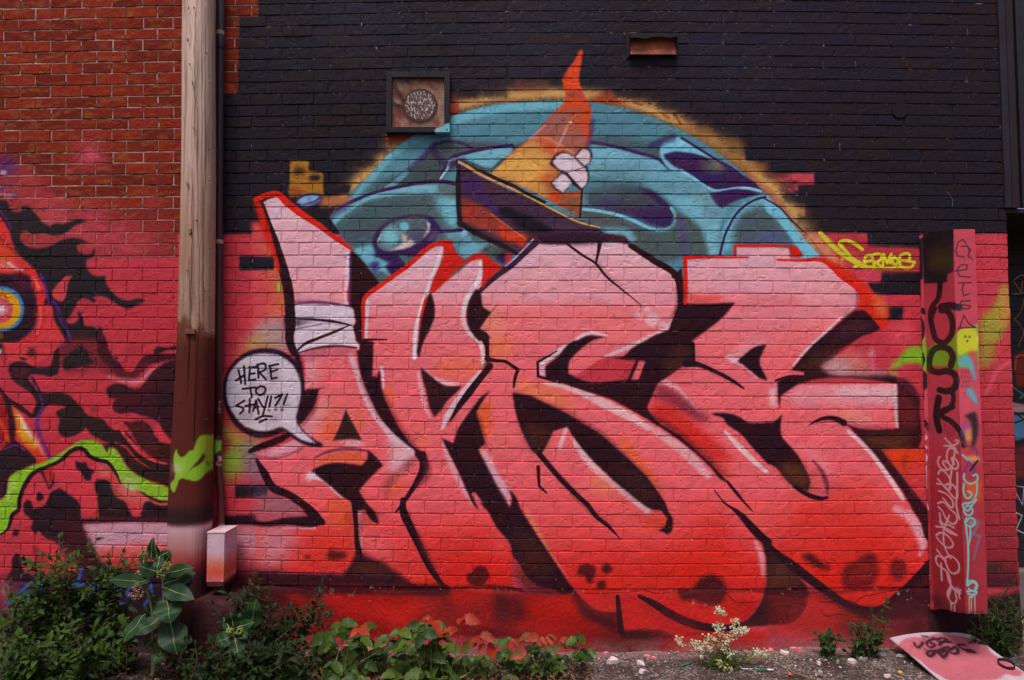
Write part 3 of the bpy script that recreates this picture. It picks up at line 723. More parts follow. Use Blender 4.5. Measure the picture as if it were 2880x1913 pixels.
L("32 380,770 450,730 530,705 620,710 700,750", [2, 6, 8, 10, 14], 1.5)
K("32 1190,385 1230,400 1330,480 1390,520 1400,700 1410,900 1380,985 1040,995 1200,1200 1400,1450 1500,1590 33 1560,150 1480,300 1440,250 1410,130 1330,0 32 1250,1400 1100,1190 960,1010 830,870 710,752 800,792 1205,800 1198,600", 1.6, c=(58, 24, 30))
P("32 1200,420 1290,500 1370,600 1380,780 1210,780", (120, 40, 42), 10, .85)
P("32 1190,330 1260,350 1380,480 1410,620 1395,560 1260,430 1190,395", (70, 34, 48), 3, .9)
P("32 860,860 1300,860 1300,960 1020,985 920,930", (92, 52, 36), 10, .8)
P("32 1055,1000 1300,990 1440,1010 1450,1200 1400,1400 1220,1180", (216, 66, 26), 5)
P("32 1330,1080 1450,1080 1470,1450 1400,1420 1300,1270", (206, 60, 72), 12, .8)
P("32 1250,1000 1290,1000 1290,1300 1240,1200", (170, 50, 40), 5, .6)
# upper right of E: grey-white cloud and red shard
P("32 480,230 560,180 660,140 800,250 1100,280 1180,310 800,310 560,290", (186, 156, 160), 8, .85)
P("32 600,160 800,90 950,200 940,260 660,230", (214, 150, 130), 12, .6)
P("32 660,100 790,0 31 930,1500 860,1530 32 560,140", (196, 44, 30), 4, .8)
S("32 960,60 970,260", 8, (228, 110, 130), 6, .7)
B("32 950,120", 8, (230, 160, 176), 6, .8)
P("31 1100,1490 1240,1400 1330,1400 1330,1568 32 1250,20 1120,20", (224, 84, 104), 12, .7)
P("32 1150,210 1230,120 1280,60 1360,40 1430,70 1450,180 1430,215 1290,200 1180,250", (134, 178, 46), 5)
S("32 1150,200 1130,280 1180,300", 14, (150, 170, 60), 8, .5)

# --- red outlines
S("11 0,265 60,238 190,215 290,300 420,400 600,520 720,615 870,715", [14, 16, 20, 20, 17, 15, 12, 10], RED, 1.5)
P("11 -20,260 40,300 110,470 160,650 240,880 205,940 140,740 60,560 10,410", RED, 4)
L("11 60,300 140,530 230,840 270,980", [4, 5, 9, 12], 2)
S("11 980,1540 985,1350 995,1180 1150,1050 1400,870 1640,680 1720,660 1790,665", [6, 9, 12, 13, 13, 14, 14, 12], RED, 1.4)
P("11 1640,670 1720,645 1790,648 1850,760 1920,830 2000,765 2090,760 2180,830 2270,885 2120,1020 2075,1095 2085,960 2080,810 1990,825 1640,1120 1605,1115 1580,1130 1545,1250 1530,1320 1590,1110 1650,960 1725,790 1728,700", RED, 1.2, sharp=45)
P("11 1740,700 1840,780 1900,850 1760,980 1650,1090 1620,1050 1700,860", (200, 34, 26), 6, .8)
S("11 1555,1190 1505,1400 1495,1480", [8, 6, 3], RED, 1.5)
S("21 1590,1220 1595,1000 1590,800 1800,792 2000,798 2170,796", [8, 11, 13, 8, 7, 5], RED, 1.2, smooth=False)
S("21 2050,780 2050,690 2352,690 31 195,695", [8, 8, 8, 7], RED, 1.2, smooth=False)
P("31 190,688 255,692 330,790 210,800 200,720", RED, 1.5)
S("31 90,820 300,825 500,820 700,960 860,1100 930,1250 1050,1440", [6, 8, 14, 30, 26, 22, 10], RED, 1.5)
P("31 500,810 560,820 740,930 860,1020 960,1130 1090,1250 1095,1400 1060,1450 980,1370 880,1270 835,1290 840,1190 820,1080 700,975", (214, 44, 26), 3)
P("31 960,1130 1060,1180 1095,1260 1090,1370 1000,1300", (222, 110, 62), 8, .8)
P("31 380,580 600,580 780,590 900,600 910,690 1400,715 1410,905 800,905 620,830 500,700", (196, 62, 66), 6, .85)
P("31 300,575 450,575 560,680 640,800 740,900 620,840 520,790 420,690", (216, 140, 96), 6, .9)
P("31 760,915 1045,915 1045,1025 900,1025", (204, 66, 82), 2)
# SERMOB tag
def tag(c, strokes, w, col, soft=1.0, al=1.0):
    for s in strokes:
        c.stroke(s, w, col, soft, al, smooth=len(s.split()) > 3, sharp=110)
P("31 620,610 900,620 900,880 1400,880 1400,760 640,720", (140, 40, 54), 12, .6)
YEL = (206, 202, 40)
tag(M, ("31 480,575 540,640 620,720 740,810 860,875",), 11, YEL, 1.4)
tag(M, ("31 870,725 800,670 700,642 662,660 700,720 790,815 875,862 800,880",), 9, YEL, 1.2)
tag(M, ("31 490,580 560,660 700,780 860,870", "31 860,720 790,670 690,645 665,665 720,740 810,830 870,860 800,880", "31 960,775 905,785 905,880 965,885", "31 905,835 950,828",
        "31 980,890 975,770 1045,780 1030,825 985,840 1055,888", "31 1055,880 1065,765 1095,850 1135,765 1125,850", "31 1165,790 1145,830 1170,865 1195,830 1165,790",
        "31 1215,880 1225,775 1305,775 1300,815 1235,825 1350,840 1320,885 1215,885", "31 880,890 1000,895 1300,890"), 7.6, YEL, 1)
S("31 500,590 700,770", 12, (200, 190, 60), 4, .7)
B("31 683,812", 4, YEL, 1)
S("31 1640,190 1690,250 1695,340", 1.6, (120, 110, 120), .8, .7)

# --- speech bubble
P("P 740,980 790,987 830,1015 852,1060 856,1110 846,1160 840,1185 860,1218 890,1240 908,1250 905,1258 870,1255 830,1237 800,1212 770,1226 730,1232 690,1220 655,1190 634,1150 627,1100 636,1050 665,1010 700,988", (48, 22, 36), 1)
P("P 740,994 785,1000 822,1026 842,1065 846,1108 838,1150 832,1178 848,1210 870,1230 888,1248 850,1238 815,1215 792,1202 760,1211 730,1212 690,1200 660,1170 640,1130 636,1090 645,1050 672,1018 706,999", (206, 190, 200), 1, name='bubble')
for q, r in (("12 150,320", 22), ("12 60,440", 16), ("12 230,540", 20), ("12 160,720", 18), ("02 2260,690", 20), ("02 2330,400", 16)):
    B(q, r, (150, 134, 146), 9, .6, clip='bubble')
HERE = ("02 2190,265 2215,385", "02 2240,230 2252,395", "02 2165,362 2245,310", "02 2295,238 2285,360", "02 2290,240 2350,236", "02 2290,302 2338,294", "02 2285,360 2345,352",
        "12 15,220 22,335", "12 10,216 85,212 80,262 25,282 90,350", "12 130,228 140,345", "12 120,228 205,210", "12 135,282 195,262", "12 140,345 190,335",
        "02 2230,438 2350,424", "02 2300,432 2312,515", "12 40,412 0,450 20,490 70,480 85,430 40,412",
        "02 2245,545 2165,595 2235,630 2205,665", "02 2255,595 2335,580", "02 2295,530 2290,655", "02 2325,640 2352,545 12 25,668", "02 2330,615 12 20,600",
        "12 18,530 62,605", "12 108,508 62,680", "12 140,508 122,600", "12 175,520 240,488 205,550 178,590", "12 285,488 252,582", "02 2345,718 12 60,690 145,690", "12 30,745 95,715")
tag(M, HERE, 6.2, (44, 20, 34), .8)
for q in ("12 118,632", "12 180,628", "12 236,628"):
    B(q, 3.6, (44, 20, 34), 1)

# --- painted holes and shadows low on the letters
for s, sf in (("13 1935,640 1940,590 1990,575 2015,530 2070,515 2130,560 2140,620 2100,680 2050,705 1970,685", 2), ("13 640,450 680,370 760,385 840,400 820,450 700,465", 6),
              ("13 430,440 465,420 505,440 500,455", 4), ("23 595,600 610,520 690,500 770,530 765,600 745,640 740,680 690,680 670,610", 4), ("23 810,550 840,505 890,505 930,560 870,600", 3),
              ("23 775,690 800,650 860,655 868,710 820,735 780,720", 3), ("23 1510,740 1650,730 1740,630 1850,600 1920,640 1975,740 1930,850 1830,885 1700,840 1560,840", 5),
              ("33 300,420 380,400 500,490 580,520 560,560 480,545 330,450", 6), ("33 690,590 720,510 770,505 830,470 900,410 980,400 1000,460 1000,600 960,700 820,720 690,720", 8), ("33 1135,600 1140,490 1190,460 1255,490 1260,600 1200,660", 8)):
    P(s, (70, 22, 26), sf * .75, .9)
P("33 830,490 960,420 980,600 900,690 720,700 740,560", (150, 34, 32), 10, .7)
P("33 1160,500 1240,510 1230,640 1160,640", (170, 40, 38), 8, .6)
P("23 1680,760 1920,770 1900,850 1800,870 1690,830", (110, 34, 34), 8, .7)

# --- below the bricks: rendered plinth, reds and shadow shapes
PL = [(1650, (176, 32, 28)), (1760, (170, 30, 30)), (1840, (150, 44, 52))]
P("13 -30,712 700,712 1760,722 2352,728 23 0,760 60,760 400,780 560,780 700,880 780,940 960,960 1000,1160 1500,1170 1600,1260 1500,1310 800,1310 0,1200 13 2352,1180 1700,1150 400,1130 -30,1000", [(1650, (140, 24, 22)), (1720, (190, 26, 18)), (1790, (130, 22, 22))], 3)
P("13 30,712 800,715 1750,725 1780,790 1500,740 1100,740 700,770 500,800 300,740 30,760", (72, 22, 28), 7, .9)
P("13 370,760 520,790 640,870 760,960 900,1050 700,960 560,880 430,800", (74, 20, 26), 8, .85)
P("13 0,880 200,840 360,900 480,1000 400,1100 0,1100", (62, 20, 26), 14, .85)
P("13 1420,740 1740,735 1900,900 1940,1050 1700,1100 1500,1000 1560,860", (104, 26, 28), 16, .8)
P("13 1740,740 2150,740 2160,900 2060,1050 1960,980 1860,900 1780,840", (190, 34, 26), 10, .85)
P("13 2150,740 2330,760 2352,1000 2240,1100 2160,960", (74, 24, 34), 12, .85)
P("23 -20,780 90,800 130,900 80,1060 -20,1100", (80, 24, 32), 12, .8)
P("23 560,780 700,880 780,940 960,955 980,1160 800,1060 640,980", (60, 22, 28), 7, .9)
P("23 960,800 990,805 1022,1110 1380,1110 1500,1165 1380,1195 1000,1185", (52, 20, 28), 2)
P("23 760,1160 1380,1190 1500,1170 1400,1240 1150,1300 850,1270", (84, 30, 34), 12, .8)
P("23 985,800 1180,795 1300,850 1460,945 1620,1020 1800,1090 1900,1110 2352,1110 2352,1240 1800,1290 1500,1250 1500,1165 1380,1108 1022,1105", (186, 36, 36), 4)
P("23 1020,800 1180,800 1200,900 1400,1040 1500,1100 1030,1090", (200, 38, 32), 8, .8)
P("23 590,757 960,800 975,940 770,920", (198, 42, 36), 3, .9)
L("23 1170,800 1290,860 1450,960 1600,1030 1750,1075 1900,1090 2050,1080", [8, 15, 18, 18, 17, 15, 12], 1.2)
L("23 970,800 985,950 1000,1120", [8, 12, 14])
P("23 2335,450 2340,650 2318,780 2255,910 2165,1010 2050,1055 2060,1085 2352,1070 33 0,1062 230,1040 310,960 370,850 382,770 300,640 80,400 -20,290 23 2290,280", (58, 24, 28), 2)
P("23 2345,560 33 100,440 330,640 300,720 100,740 0,760 23 2345,760", (96, 54, 40), 14, .6)
P("33 0,760 360,740 380,800 320,930 230,1020 0,1060", (104, 26, 28), 10, .7)
P("33 380,760 560,800 850,960 1050,920 1100,1000 700,1250 0,1240 0,1070 230,1045 330,950", [(1660, (190, 38, 34)), (1760, (176, 44, 42)), (1820, (150, 70, 84))], 4)
P("33 240,790 500,800 620,820 800,900 1050,905 1160,815 1290,700 1500,500 1500,800 1500,1000 1200,1000 900,1010 700,900 560,830 380,800", (62, 24, 30), 4, .9)
P("33 600,1000 900,990 1300,900 1500,920 1500,1160 900,1180 680,1100", (92, 30, 36), 16, .8)
P("33 1480,900 1900,960 2050,960 2330,700 2352,1200 1480,1200", (58, 26, 30), 10, .95)  # shade under the boxed column, painted onto the plinth
P("33 1300,1000 1480,1000 1480,1160 1250,1160", (70, 26, 30), 14, .8)
L("33 -20,310 100,420 230,520 400,650 560,765 700,858 850,912 960,925 1060,905 1160,825 1290,710 1400,600 1490,510", [10, 14, 20, 20, 18, 16, 14, 13, 13, 14, 16, 18, 20], 2, c=(50, 22, 27))
P("33 400,700 560,800 740,890 900,930 1050,930 1180,850 1320,730 1500,560 1500,940 1250,1000 1000,1000 780,960 600,860", (66, 26, 31), 6, .85)
P("33 1478,880 2352,760 2352,1230 1478,1230", (36, 22, 25), 8, .95)  # the column's shade again, painted nearly black down to the ground
for i in range(26):
    x, y = RNG.uniform(640, 1480), RNG.uniform(1655, 1790)
    P([(x, y), (x + RNG.uniform(20, 110), y + RNG.uniform(-14, 14)), (x + RNG.uniform(20, 90), y + RNG.uniform(14, 46)), (x - RNG.uniform(0, 40), y + RNG.uniform(10, 30))], (70, 20, 24) if RNG.rand() < .62 else (206, 44, 34), RNG.uniform(6, 16), RNG.uniform(.25, .6), grain=.9)
# smoke over the seam between bricks and plinth, and cracks in the render
for s, w, al in (("13 0,720 500,730 1200,745 1740,750", 26, .75), ("13 0,690 500,700 1200,712 1740,716", 16, .7), ("13 1740,722 2352,728 23 60,745 500,765", 9, .6), ("33 0,760 300,770 620,760 900,740 1480,720", 8, .55), ("23 1500,740 1980,750 2330,755", 7, .5)):
    S(s, w, (58, 20, 26), 6, al, grain=.9)
for x, y, r, c in ((930, 1735, 50, (186, 30, 22)), (1080, 1735, 60, (190, 28, 20)), (1240, 1740, 50, (150, 28, 28)), (1330, 1770, 60, (96, 24, 30)), (1560, 1760, 60, (184, 36, 30)), (1900, 1790, 60, (190, 40, 40)), (2250, 1760, 60, (186, 46, 44)), (850, 1770, 70, (90, 22, 28)), (1010, 1790, 60, (120, 26, 30))):
    B((x, y), r, c, 30, .45, grain=.9)
for s in ("23 640,770 760,775 900,770 1100,760 1230,745 1300,770 1480,765", "23 1960,760 2060,850 2200,852 2280,850", "33 800,858 880,805 980,785 1080,765 1230,735", "33 880,730 910,780", "33 230,790 255,840 300,820", "33 470,850 560,855 640,845", "33 480,930 540,980 630,965 770,975", "33 640,840 780,850 830,880"):
    S(s, [1.2, 2.4, 1.6, 2.2, 1.0], (44, 16, 20), .6, .85)
# bricks between the boxed column and the corner
P("31 1950,590 2200,590 2210,1040 2230,1568 1950,1568", (196, 62, 76), 4, smooth=False)
P("32 2230,-20 1950,-20 1960,400 1980,1568 2330,1568", [(960, (196, 64, 76)), (1250, (178, 56, 66)), (1460, (150, 48, 58))], 6, smooth=False)
P("33 1980,-20 2310,-20 2310,720 1980,720", [(1440, (164, 50, 60)), (1560, (140, 44, 52)), (1640, (80, 34, 38))], 6, smooth=False)
P("31 1950,1400 1960,1350 2040,1290 2110,1180 2160,1060 2200,1040 2225,1300 2200,1420 2130,1568 1950,1568", (160, 160, 56), 8, .9)
P("31 2150,1060 2215,1030 2225,1300 2170,1420 2100,1500 2130,1300", (200, 130, 74), 8, .7)
P("32 1950,-20 2100,-20 2080,60 2040,200 1960,260", (150, 160, 56), 10, .85)
S("32 2230,190 2110,270 2060,360 2000,490", [8, 14, 14, 8], (216, 84, 104), 4, .8)
P("33 2010,490 2160,490 2150,590 2010,590", (62, 44, 40), 6, .8)

# ------------------------------------------------------------------ left wall: burning head
B("00 820,1430", 30, (206, 74, 96), 22, .95)
B("00 840,1440", 12, (224, 92, 116), 9, .8)
for q, r, a in (("01 470,370", 40, .85), ("01 630,10", 12, .8), ("01 450,265", 10, .7), ("01 1110,540", 14, .8), ("01 730,560", 20, .8), ("01 870,520", 60, .75), ("01 960,600", 70, .6), ("01 1300,640", 80, .6),
                ("01 1400,310", 22, .4), ("01 1500,740", 60, .6), ("01 1100,740", 60, .8), ("01 150,250", 70, .6), ("01 380,240", 40, .4), ("01 600,420", 60, .6), ("01 850,430", 40, .6), ("01 200,150", 60, .5), ("01 550,560", 60, .8), ("01 300,640", 70, .9), ("01 850,700", 60, .85), ("01 1250,700", 50, .7), ("01 60,60", 50, .5), ("01 620,680", 70, .9)):
    B(q, r * .85, (200, 70, 86), r * .5, a * (.85 if r < 45 else .45))
B("00 60,1530", 26, (70, 40, 110), 14, .7)
B("01 30,20", 7, (220, 200, 220), 3, .9)
S("01 0,170 60,140 120,150", 8, (70, 50, 100), 4, .7)
S("01 0,215 140,225", 5, (180, 150, 190), 3, .8)
B("01 130,235", 7, (60, 70, 100), 4, .8)
HAIR = "01 -150,240 0,270 60,280 85,340 130,380 215,360 180,335 240,328 300,370 350,430 400,485 450,505 540,482 560,492 640,468 740,445 800,468 765,478 690,500 620,560 520,596 380,575 290,582 240,548 195,565 185,610 200,660 260,702 360,716 470,690 560,640 640,620 740,628 822,665 740,670 702,692 720,745 780,772 840,760 866,698 872,740 840,800 800,808 790,870 820,930 880,970 972,962 968,1010 1000,1080 1080,1160 1180,1195 1280,1175 1342,1193 1265,1228 1210,1262 1130,1255 1050,1210 980,1165 900,1150 850,1165 888,1195 860,1215 780,1172 720,1195 690,1250 660,1310 600,1375 620,1400 690,1395 722,1350 705,1300 742,1298 762,1380 780,1430 870,1440 900,1468 908,1420 942,1470 930,1568 02 600,20 540,60 02 480,0 01 400,1300 300,900 130,720 60,520 -150,400"
P(HAIR, (44, 34, 36), 1.2)
P("01 468,1130 500,1080 560,1010 600,975 668,965 640,1000 620,1060 600,1160 575,1202 520,1190", (204, 66, 76), 1.2)
P("01 -100,430 10,430 60,520 110,640 135,720 90,700 40,640 0,600 -100,560", (212, 52, 52), 2)
P("01 -150,600 0,640 100,745 220,840 305,905 320,990 350,1050 300,1100 280,970 200,950 80,970 0,940 -150,930", (214, 50, 44), 2)
P("01 -150,660 60,720 120,800 100,860 0,900 -150,880", (206, 76, 34), 10, .9)
P("01 -100,850 60,830 180,900 120,910 40,900", (226, 130, 130), 7, .8)
S("01 80,850 130,890 200,910", 7, (222, 190, 190), 4, .8)
P("01 -150,930 100,950 200,945 275,970 300,1100 330,1160 330,1300 320,1420 260,1500 150,1580 -150,1600", (48, 26, 36), 3)
P("01 100,960 260,975 290,1090 180,1110 120,1040", (100, 34, 48), 12, .7)
S("01 295,920 330,1010 385,1110 375,1230 380,1340 385,1430 330,1530 210,1590", [16, 24, 24, 18, 16, 18, 22, 24], (214, 46, 46), 2)
S("01 310,980 360,1090", [6, 10], (230, 130, 130), 4, .7)
S("01 370,1250 365,1400 330,1500", 8, (226, 110, 110), 4, .6)
P("01 400,1240 450,1225 480,1260 490,1350 540,1450 610,1568 02 480,100 300,200 100,170 0,40 -100,0 01 250,1568 360,1540 405,1400", (206, 60, 64), 2)
B("01 15,1270", 63, (60, 132, 196), 1.2)
B("01 10,1275", 55, (206, 150, 26), 1.2)
B("01 0,1285", 36, (196, 70, 80), 2)
B("01 10,1275", 14, (230, 210, 216), 6, .9)
S("01 -40,1180 20,1130 60,1170", 6, (120, 24, 40), 5, .6)
P("01 -100,1440 0,1480 50,1530 -100,1568", (206, 150, 26), 3, .4)
S("01 0,370 60,450 95,530", 6, (86, 40, 120), 2, .8)
S("01 370,950 425,1070 445,1180 520,1250 550,1350 610,1460 645,1568 02 625,40 545,70 525,115", [5, 8, 10, 12, 10, 8, 7, 6, 5], (92, 44, 128), 2, .85)
S("01 395,940 440,1080 470,1210 530,1300 590,1420 620,1568", 4, (40, 26, 40), 2, .8)
# lower locks
P("02 560,40 640,-20 930,-20 952,100 990,160 1040,200 1100,280 1160,300 1100,310 900,250 600,270 540,200", (96, 34, 42), 12, .8)
L("02 930,-20 955,110 1000,180 1060,230 1110,295 1160,315 1230,310 1290,240 1350,175 1440,155 1650,138", [20, 24, 24, 22, 20, 16, 18, 22, 20, 14, 10], 4, c=(70, 26, 34))
S("02 900,180 1000,270 1120,330 1230,330 1330,230", 26, (120, 40, 48), 12, .5)
S("02 1000,330 1180,370 1290,360 1380,280 1480,225", [6, 14, 16, 12, 6], (226, 140, 150), 8, .7)
P("02 575,240 600,150 660,90 740,50 800,80 820,150 860,190 820,215 720,230 600,268", (44, 34, 34), 2)
P("02 80,230 130,190 220,190 290,225 340,240 460,232 485,150 505,90 545,60 540,260 530,305 480,322 380,310 270,315 250,345 300,400 335,450 440,475 560,470 640,500 700,560 745,600 790,670 870,700 950,720 1010,795 1080,820 1110,812 1190,870 1300,1000 1420,1080 1530,1130 1580,1120 1580,1360 1480,1310 1310,1260 1180,1160 1110,1050 1040,975 1000,975 985,1030 940,960 1010,940 900,890 830,850 790,790 720,850 640,880 560,862 530,800 545,730 505,660 530,635 620,605 420,600 390,640 330,700 280,690 300,640 330,570 300,500 200,420 130,370 85,300", (46, 32, 32), 1.5)
P("02 130,230 220,220 260,260 240,330 200,350 130,300", (104, 32, 44), 9, .8)
S("02 270,320 340,420 380,520 390,600 350,690 340,750 380,900 430,1010 470,1110 480,1250 465,1330", [5, 6, 8, 8, 12, 14, 12, 10, 8, 8, 6], (92, 44, 120), 2, .85)
S("02 290,330 360,450 400,560", 5, (40, 26, 36), 2, .8)
P("02 1650,150 1500,205 1410,272 1350,350 1290,420 1220,436 1130,396 1040,394 978,430 985,490 1040,528 1095,515 1040,560 1032,620 1080,662 1200,655 1330,690 1420,720 1470,765 1485,830 1560,905 1650,930", (66, 26, 34), 2)
P("02 985,430 1100,400 1220,450 1100,510 1000,490", (50, 34, 34), 5, .7)
P("02 1380,460 1640,420 1640,900 1560,880 1490,800 1420,700 1460,580", (48, 26, 30), 14, .7)
B("02 1470,440", 12, (60, 28, 32), 4, .8)
B("02 1510,550", 16, (40, 26, 28), 5, .8)
P("02 1128,745 1160,733 1190,745 1270,728 1340,745 1390,800 1430,880 1480,920 1600,950 1600,1130 1480,1110 1380,1050 1280,960 1220,870 1180,800", (74, 30, 32), 2)
P("02 1480,920 1600,940 1600,1120 1420,1040", (48, 28, 26), 8, .7)
P("02 1050,960 1140,945 1210,1010 1290,1110 1360,1160 1250,1130 1150,1050", (70, 28, 30), 3, .8)
S("02 1110,815 1200,930 1330,1050 1450,1110 1520,1125", [8, 10, 12, 8, 4], (208, 60, 70), 2)
S("02 1060,930 1150,970 1230,1060 1290,1110 1370,1160", [6, 7, 5, 3], (186, 56, 60), 2, .8)
P("02 1430,730 1480,800 1500,830 1560,900 1575,940 1480,920 1430,860", (206, 60, 74), 3)
P("02 1410,95 1440,45 1520,55 1660,38 1660,78 1530,85 1430,122", (46, 26, 30), 1.5)
B("02 855,628", 9, (110, 40, 46), 3, .8)
B("02 1068,150", 4.5, (90, 34, 40), 1.5)
B("02 1210,80", 18, (150, 46, 54), 9, .7)
B("02 290,105", 14, (80, 28, 36), 5, .85)
P("02 165,150 220,152 250,178 200,170", (44, 22, 30), 2)
P("02 -30,30 10,10 35,60 30,120 -30,140", (48, 26, 34), 3)
B("02 -2,95", 7, (220, 200, 206), 3)
# beak
L("02 -20,420 60,530 180,610 290,690", [8, 10, 12, 8], 2, c=(52, 26, 34))
P("02 -30,440 60,540 110,700 130,900 60,960 -30,1000", (150, 34, 36), 6)
L("02 40,500 90,640 110,800 120,920 150,950", [8, 12, 14, 14, 10], 3, c=(52, 24, 34))
S("02 -10,740 30,800 70,900", 14, (206, 70, 44), 6, .8)
P("02 100,585 150,640 250,750 330,890 400,1010 440,1110 340,1120 250,1000 160,880 140,740", (196, 52, 34), 2)
P("02 105,600 160,660 230,750 290,850 350,960 330,1000 250,960 165,850 150,740", (216, 150, 34), 5)
P("02 150,640 260,780 350,910 420,1090 330,940 210,790", (226, 200, 206), 3)
P("02 180,860 260,960 340,1000 380,1100 300,1040", (206, 70, 40), 8, .8)
P("02 200,650 300,800 420,1020 440,1080 380,980 260,800", (186, 40, 40), 5, .8)
P("02 -100,1020 0,1010 60,950 150,940 230,980 340,1110 200,1180 80,1260 60,1400 -100,1490", (46, 30, 34), 2)
S("02 40,990 150,955 225,1000", [5, 7, 5], (92, 44, 120), 2, .9)
P("02 -100,1250 60,1260 70,1330 40,1420 -100,1470", (84, 30, 40), 12, .6)
# crimson ground under the green ribbon
P("02 200,1568 180,1440 240,1300 320,1210 430,1160 560,1090 650,1010 720,985 770,1000 830,1060 980,1110 1060,1200 1120,1320 1200,1380 1320,1400 1480,1470 1580,1500 1580,1600 150,1600", (200, 58, 70), 2)
P("02 1000,1200 1090,1300 1200,1380 1320,1390 1500,1470 1560,1540 1300,1500 1120,1420 1030,1300", (214, 110, 84), 14, .8)
B("02 955,1190", 12, (214, 150, 120), 9, .8)
GREEN = "02 -100,1600 -100,1480 40,1430 70,1330 80,1260 250,1160 400,1110 520,1050 640,970 720,920 800,905 880,915 940,960 985,1030 995,982 1040,980 1090,1030 1140,1120 1180,1170 1300,1250 1400,1300 1500,1330 1580,1365 1580,1450 1480,1462 1380,1425 1280,1375 1180,1362 1120,1300 1090,1250 1050,1175 1000,1112 880,1080 820,1045 770,990 720,978 640,1012 560,1082 420,1150 320,1190 260,1250 200,1360 160,1480 140,1568 03 130,30 60,180 -20,240 -100,230 -100,0"
P(GREEN, (134, 178, 42), 1.2)
L("02 1560,1470 1480,1475 1380,1440 1290,1385", [3, 7, 6, 2], 1.5, c=(60, 40, 30))
L("03 -20,245 60,190 135,30 02 150,1568 180,1440 235,1310 310,1210 420,1160 560,1092 650,1012 720,984 770,998 820,1055 900,1092 980,1110 1050,1190 1110,1310", [3, 6, 9, 9, 9, 10, 10, 9, 8, 9, 10, 9, 9, 8, 6, 3], 1.2, c=(42, 26, 30))
B("02 1195,1320", 18, (206, 186, 190), 14, .8)
B("02 115,1310", 8, (216, 200, 200), 6, .8)
S("02 80,1380 70,1450", 4, (200, 210, 160), 3, .7)
K("02 365,1200 400,1190 430,1280 455,1340 480,1250 490,1180 500,1250 470,1350 450,1370 420,1300", c=(52, 24, 34))
P("02 400,1190 480,1150 480,1240 455,1330 430,1280", (180, 44, 46), 3)
for s in ("02 690,1100 740,1112 790,1110 810,1160 870,1190 840,1230 835,1280 780,1270 740,1200 700,1170", "02 870,1300 890,1270 1000,1290 1030,1370 1060,1430 1150,1480 1190,1568 03 1235,82 910,82 900,0 02 890,1420",
          "02 400,1510 480,1380 550,1348 620,1400 720,1480 742,1568 03 745,100 800,230 870,370 960,510 1100,550 1560,560 1560,900 900,900 800,640 700,560 600,420 500,300 420,270 360,200 320,222 285,180 300,110 250,60 230,0",
          "02 330,1430 350,1385 390,1410 400,1450 365,1475 335,1460", "02 215,1500 240,1455 280,1470 300,1530 330,1568 03 250,60 220,30", "02 1310,1520 1330,1475 1380,1470 1430,1500 1600,1500 03 1600,95 1280,80 1300,20",
          "03 300,330 330,320 390,380 470,410 440,500 340,500 310,420", "03 60,630 100,560 120,430 150,400 185,430 210,560 300,620 300,680 60,670", "03 110,210 140,180 175,200 165,240 120,245"):
    P(s, (44, 26, 32), 1.6)
P("02 940,1290 1010,1310 1060,1430 1150,1500 1080,1540 960,1400", (46, 54, 34), 12, .6)
P("03 520,100 760,120 880,380 960,520 800,560 560,300", (74, 26, 36), 16, .7)
P("03 300,260 420,300 620,420 740,600 600,640 420,600 320,520", (206, 58, 62), 14, .8)
P("03 750,110 1580,100 1580,330 1300,330 900,400 840,300", (196, 140, 156), 6)
P("03 880,360 1300,310 1580,320 1580,540 1100,540 960,500", [(1530, (208, 110, 112)), (1590, (198, 52, 58))], 8)
S("03 760,110 1100,95 1580,100", 16, (58, 24, 34), 5, .9)
P("03 -50,640 1580,560 1580,2100 -50,2100", (46, 26, 42), 14)
P("03 -50,640 60,660 200,800 250,960 150,1040 -50,860", (150, 50, 80), 18, .9)
B("03 40,740", 12, (206, 120, 130), 9, .8)
B("03 650,880", 40, (120, 40, 60), 20, .6)
BLUE = (38, 92, 170)
tag(M, ("03 310,650 180,760 60,860 160,840 260,780", "03 380,590 330,640", "03 350,780 390,680 370,760 420,770", "03 300,880 360,820 420,760", "03 750,540 720,650 640,790", "03 620,760 660,690 720,700 640,780 690,720 760,690 700,800",
        "03 800,760 830,700 810,800 900,690 860,760", "03 1010,860 1080,780 1080,700 1070,800 1100,860 1160,870 1230,820", "03 1200,715 1160,760 1170,800", "03 1380,680 1390,760", "03 1320,880 1400,810 1430,850",
        "03 680,980 850,915 710,1015 880,960", "03 930,690 960,800 1000,700"), 7.5, BLUE, 1.2)
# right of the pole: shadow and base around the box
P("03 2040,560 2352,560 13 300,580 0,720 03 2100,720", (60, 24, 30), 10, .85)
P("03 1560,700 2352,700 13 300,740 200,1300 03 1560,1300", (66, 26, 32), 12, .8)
# thin wear: bare mortar flecks
for i in range(260):
    x, y = RNG.rand() * 2800, RNG.rand() * 1500
    if M.T([(x, y)])[0, 0] < 5:
        continue
    c = (110, 60, 50) if RNG.rand() < .6 else (150, 130, 120)
    P([(x, y), (x + 2 + RNG.rand() * 4, y + RNG.rand() * 2), (x + RNG.rand() * 3, y + 2 + RNG.rand() * 3)], c, .5, .5 * RNG.rand(), smooth=False)
# ------------------------------------------------------------------ scene helpers
R = random.Random(11)
GAIN = 1.0

def lin(c):
    return tuple(((v / 255) / 12.92 if v / 255 <= 0.04045 else ((v / 255 + 0.055) / 1.055) ** 2.4) * GAIN for v in c) + (1.0,)

def thing(name, label, cat, loc=(0, 0, 0), group=None):
    o = bpy.data.objects.new(name, None)
    o.empty_display_size = 0.1
    o.location = loc
    COL.objects.link(o)
    o['label'], o['category'] = label, cat
    if group:
        o['group'] = group
    return o

def tagit(o, label, cat, group=None, kind=None):
    if label:
        o['label'] = label
    if cat:
        o['category'] = cat
    if group:
        o['group'] = group
    if kind:
        o['kind'] = kind
    return o

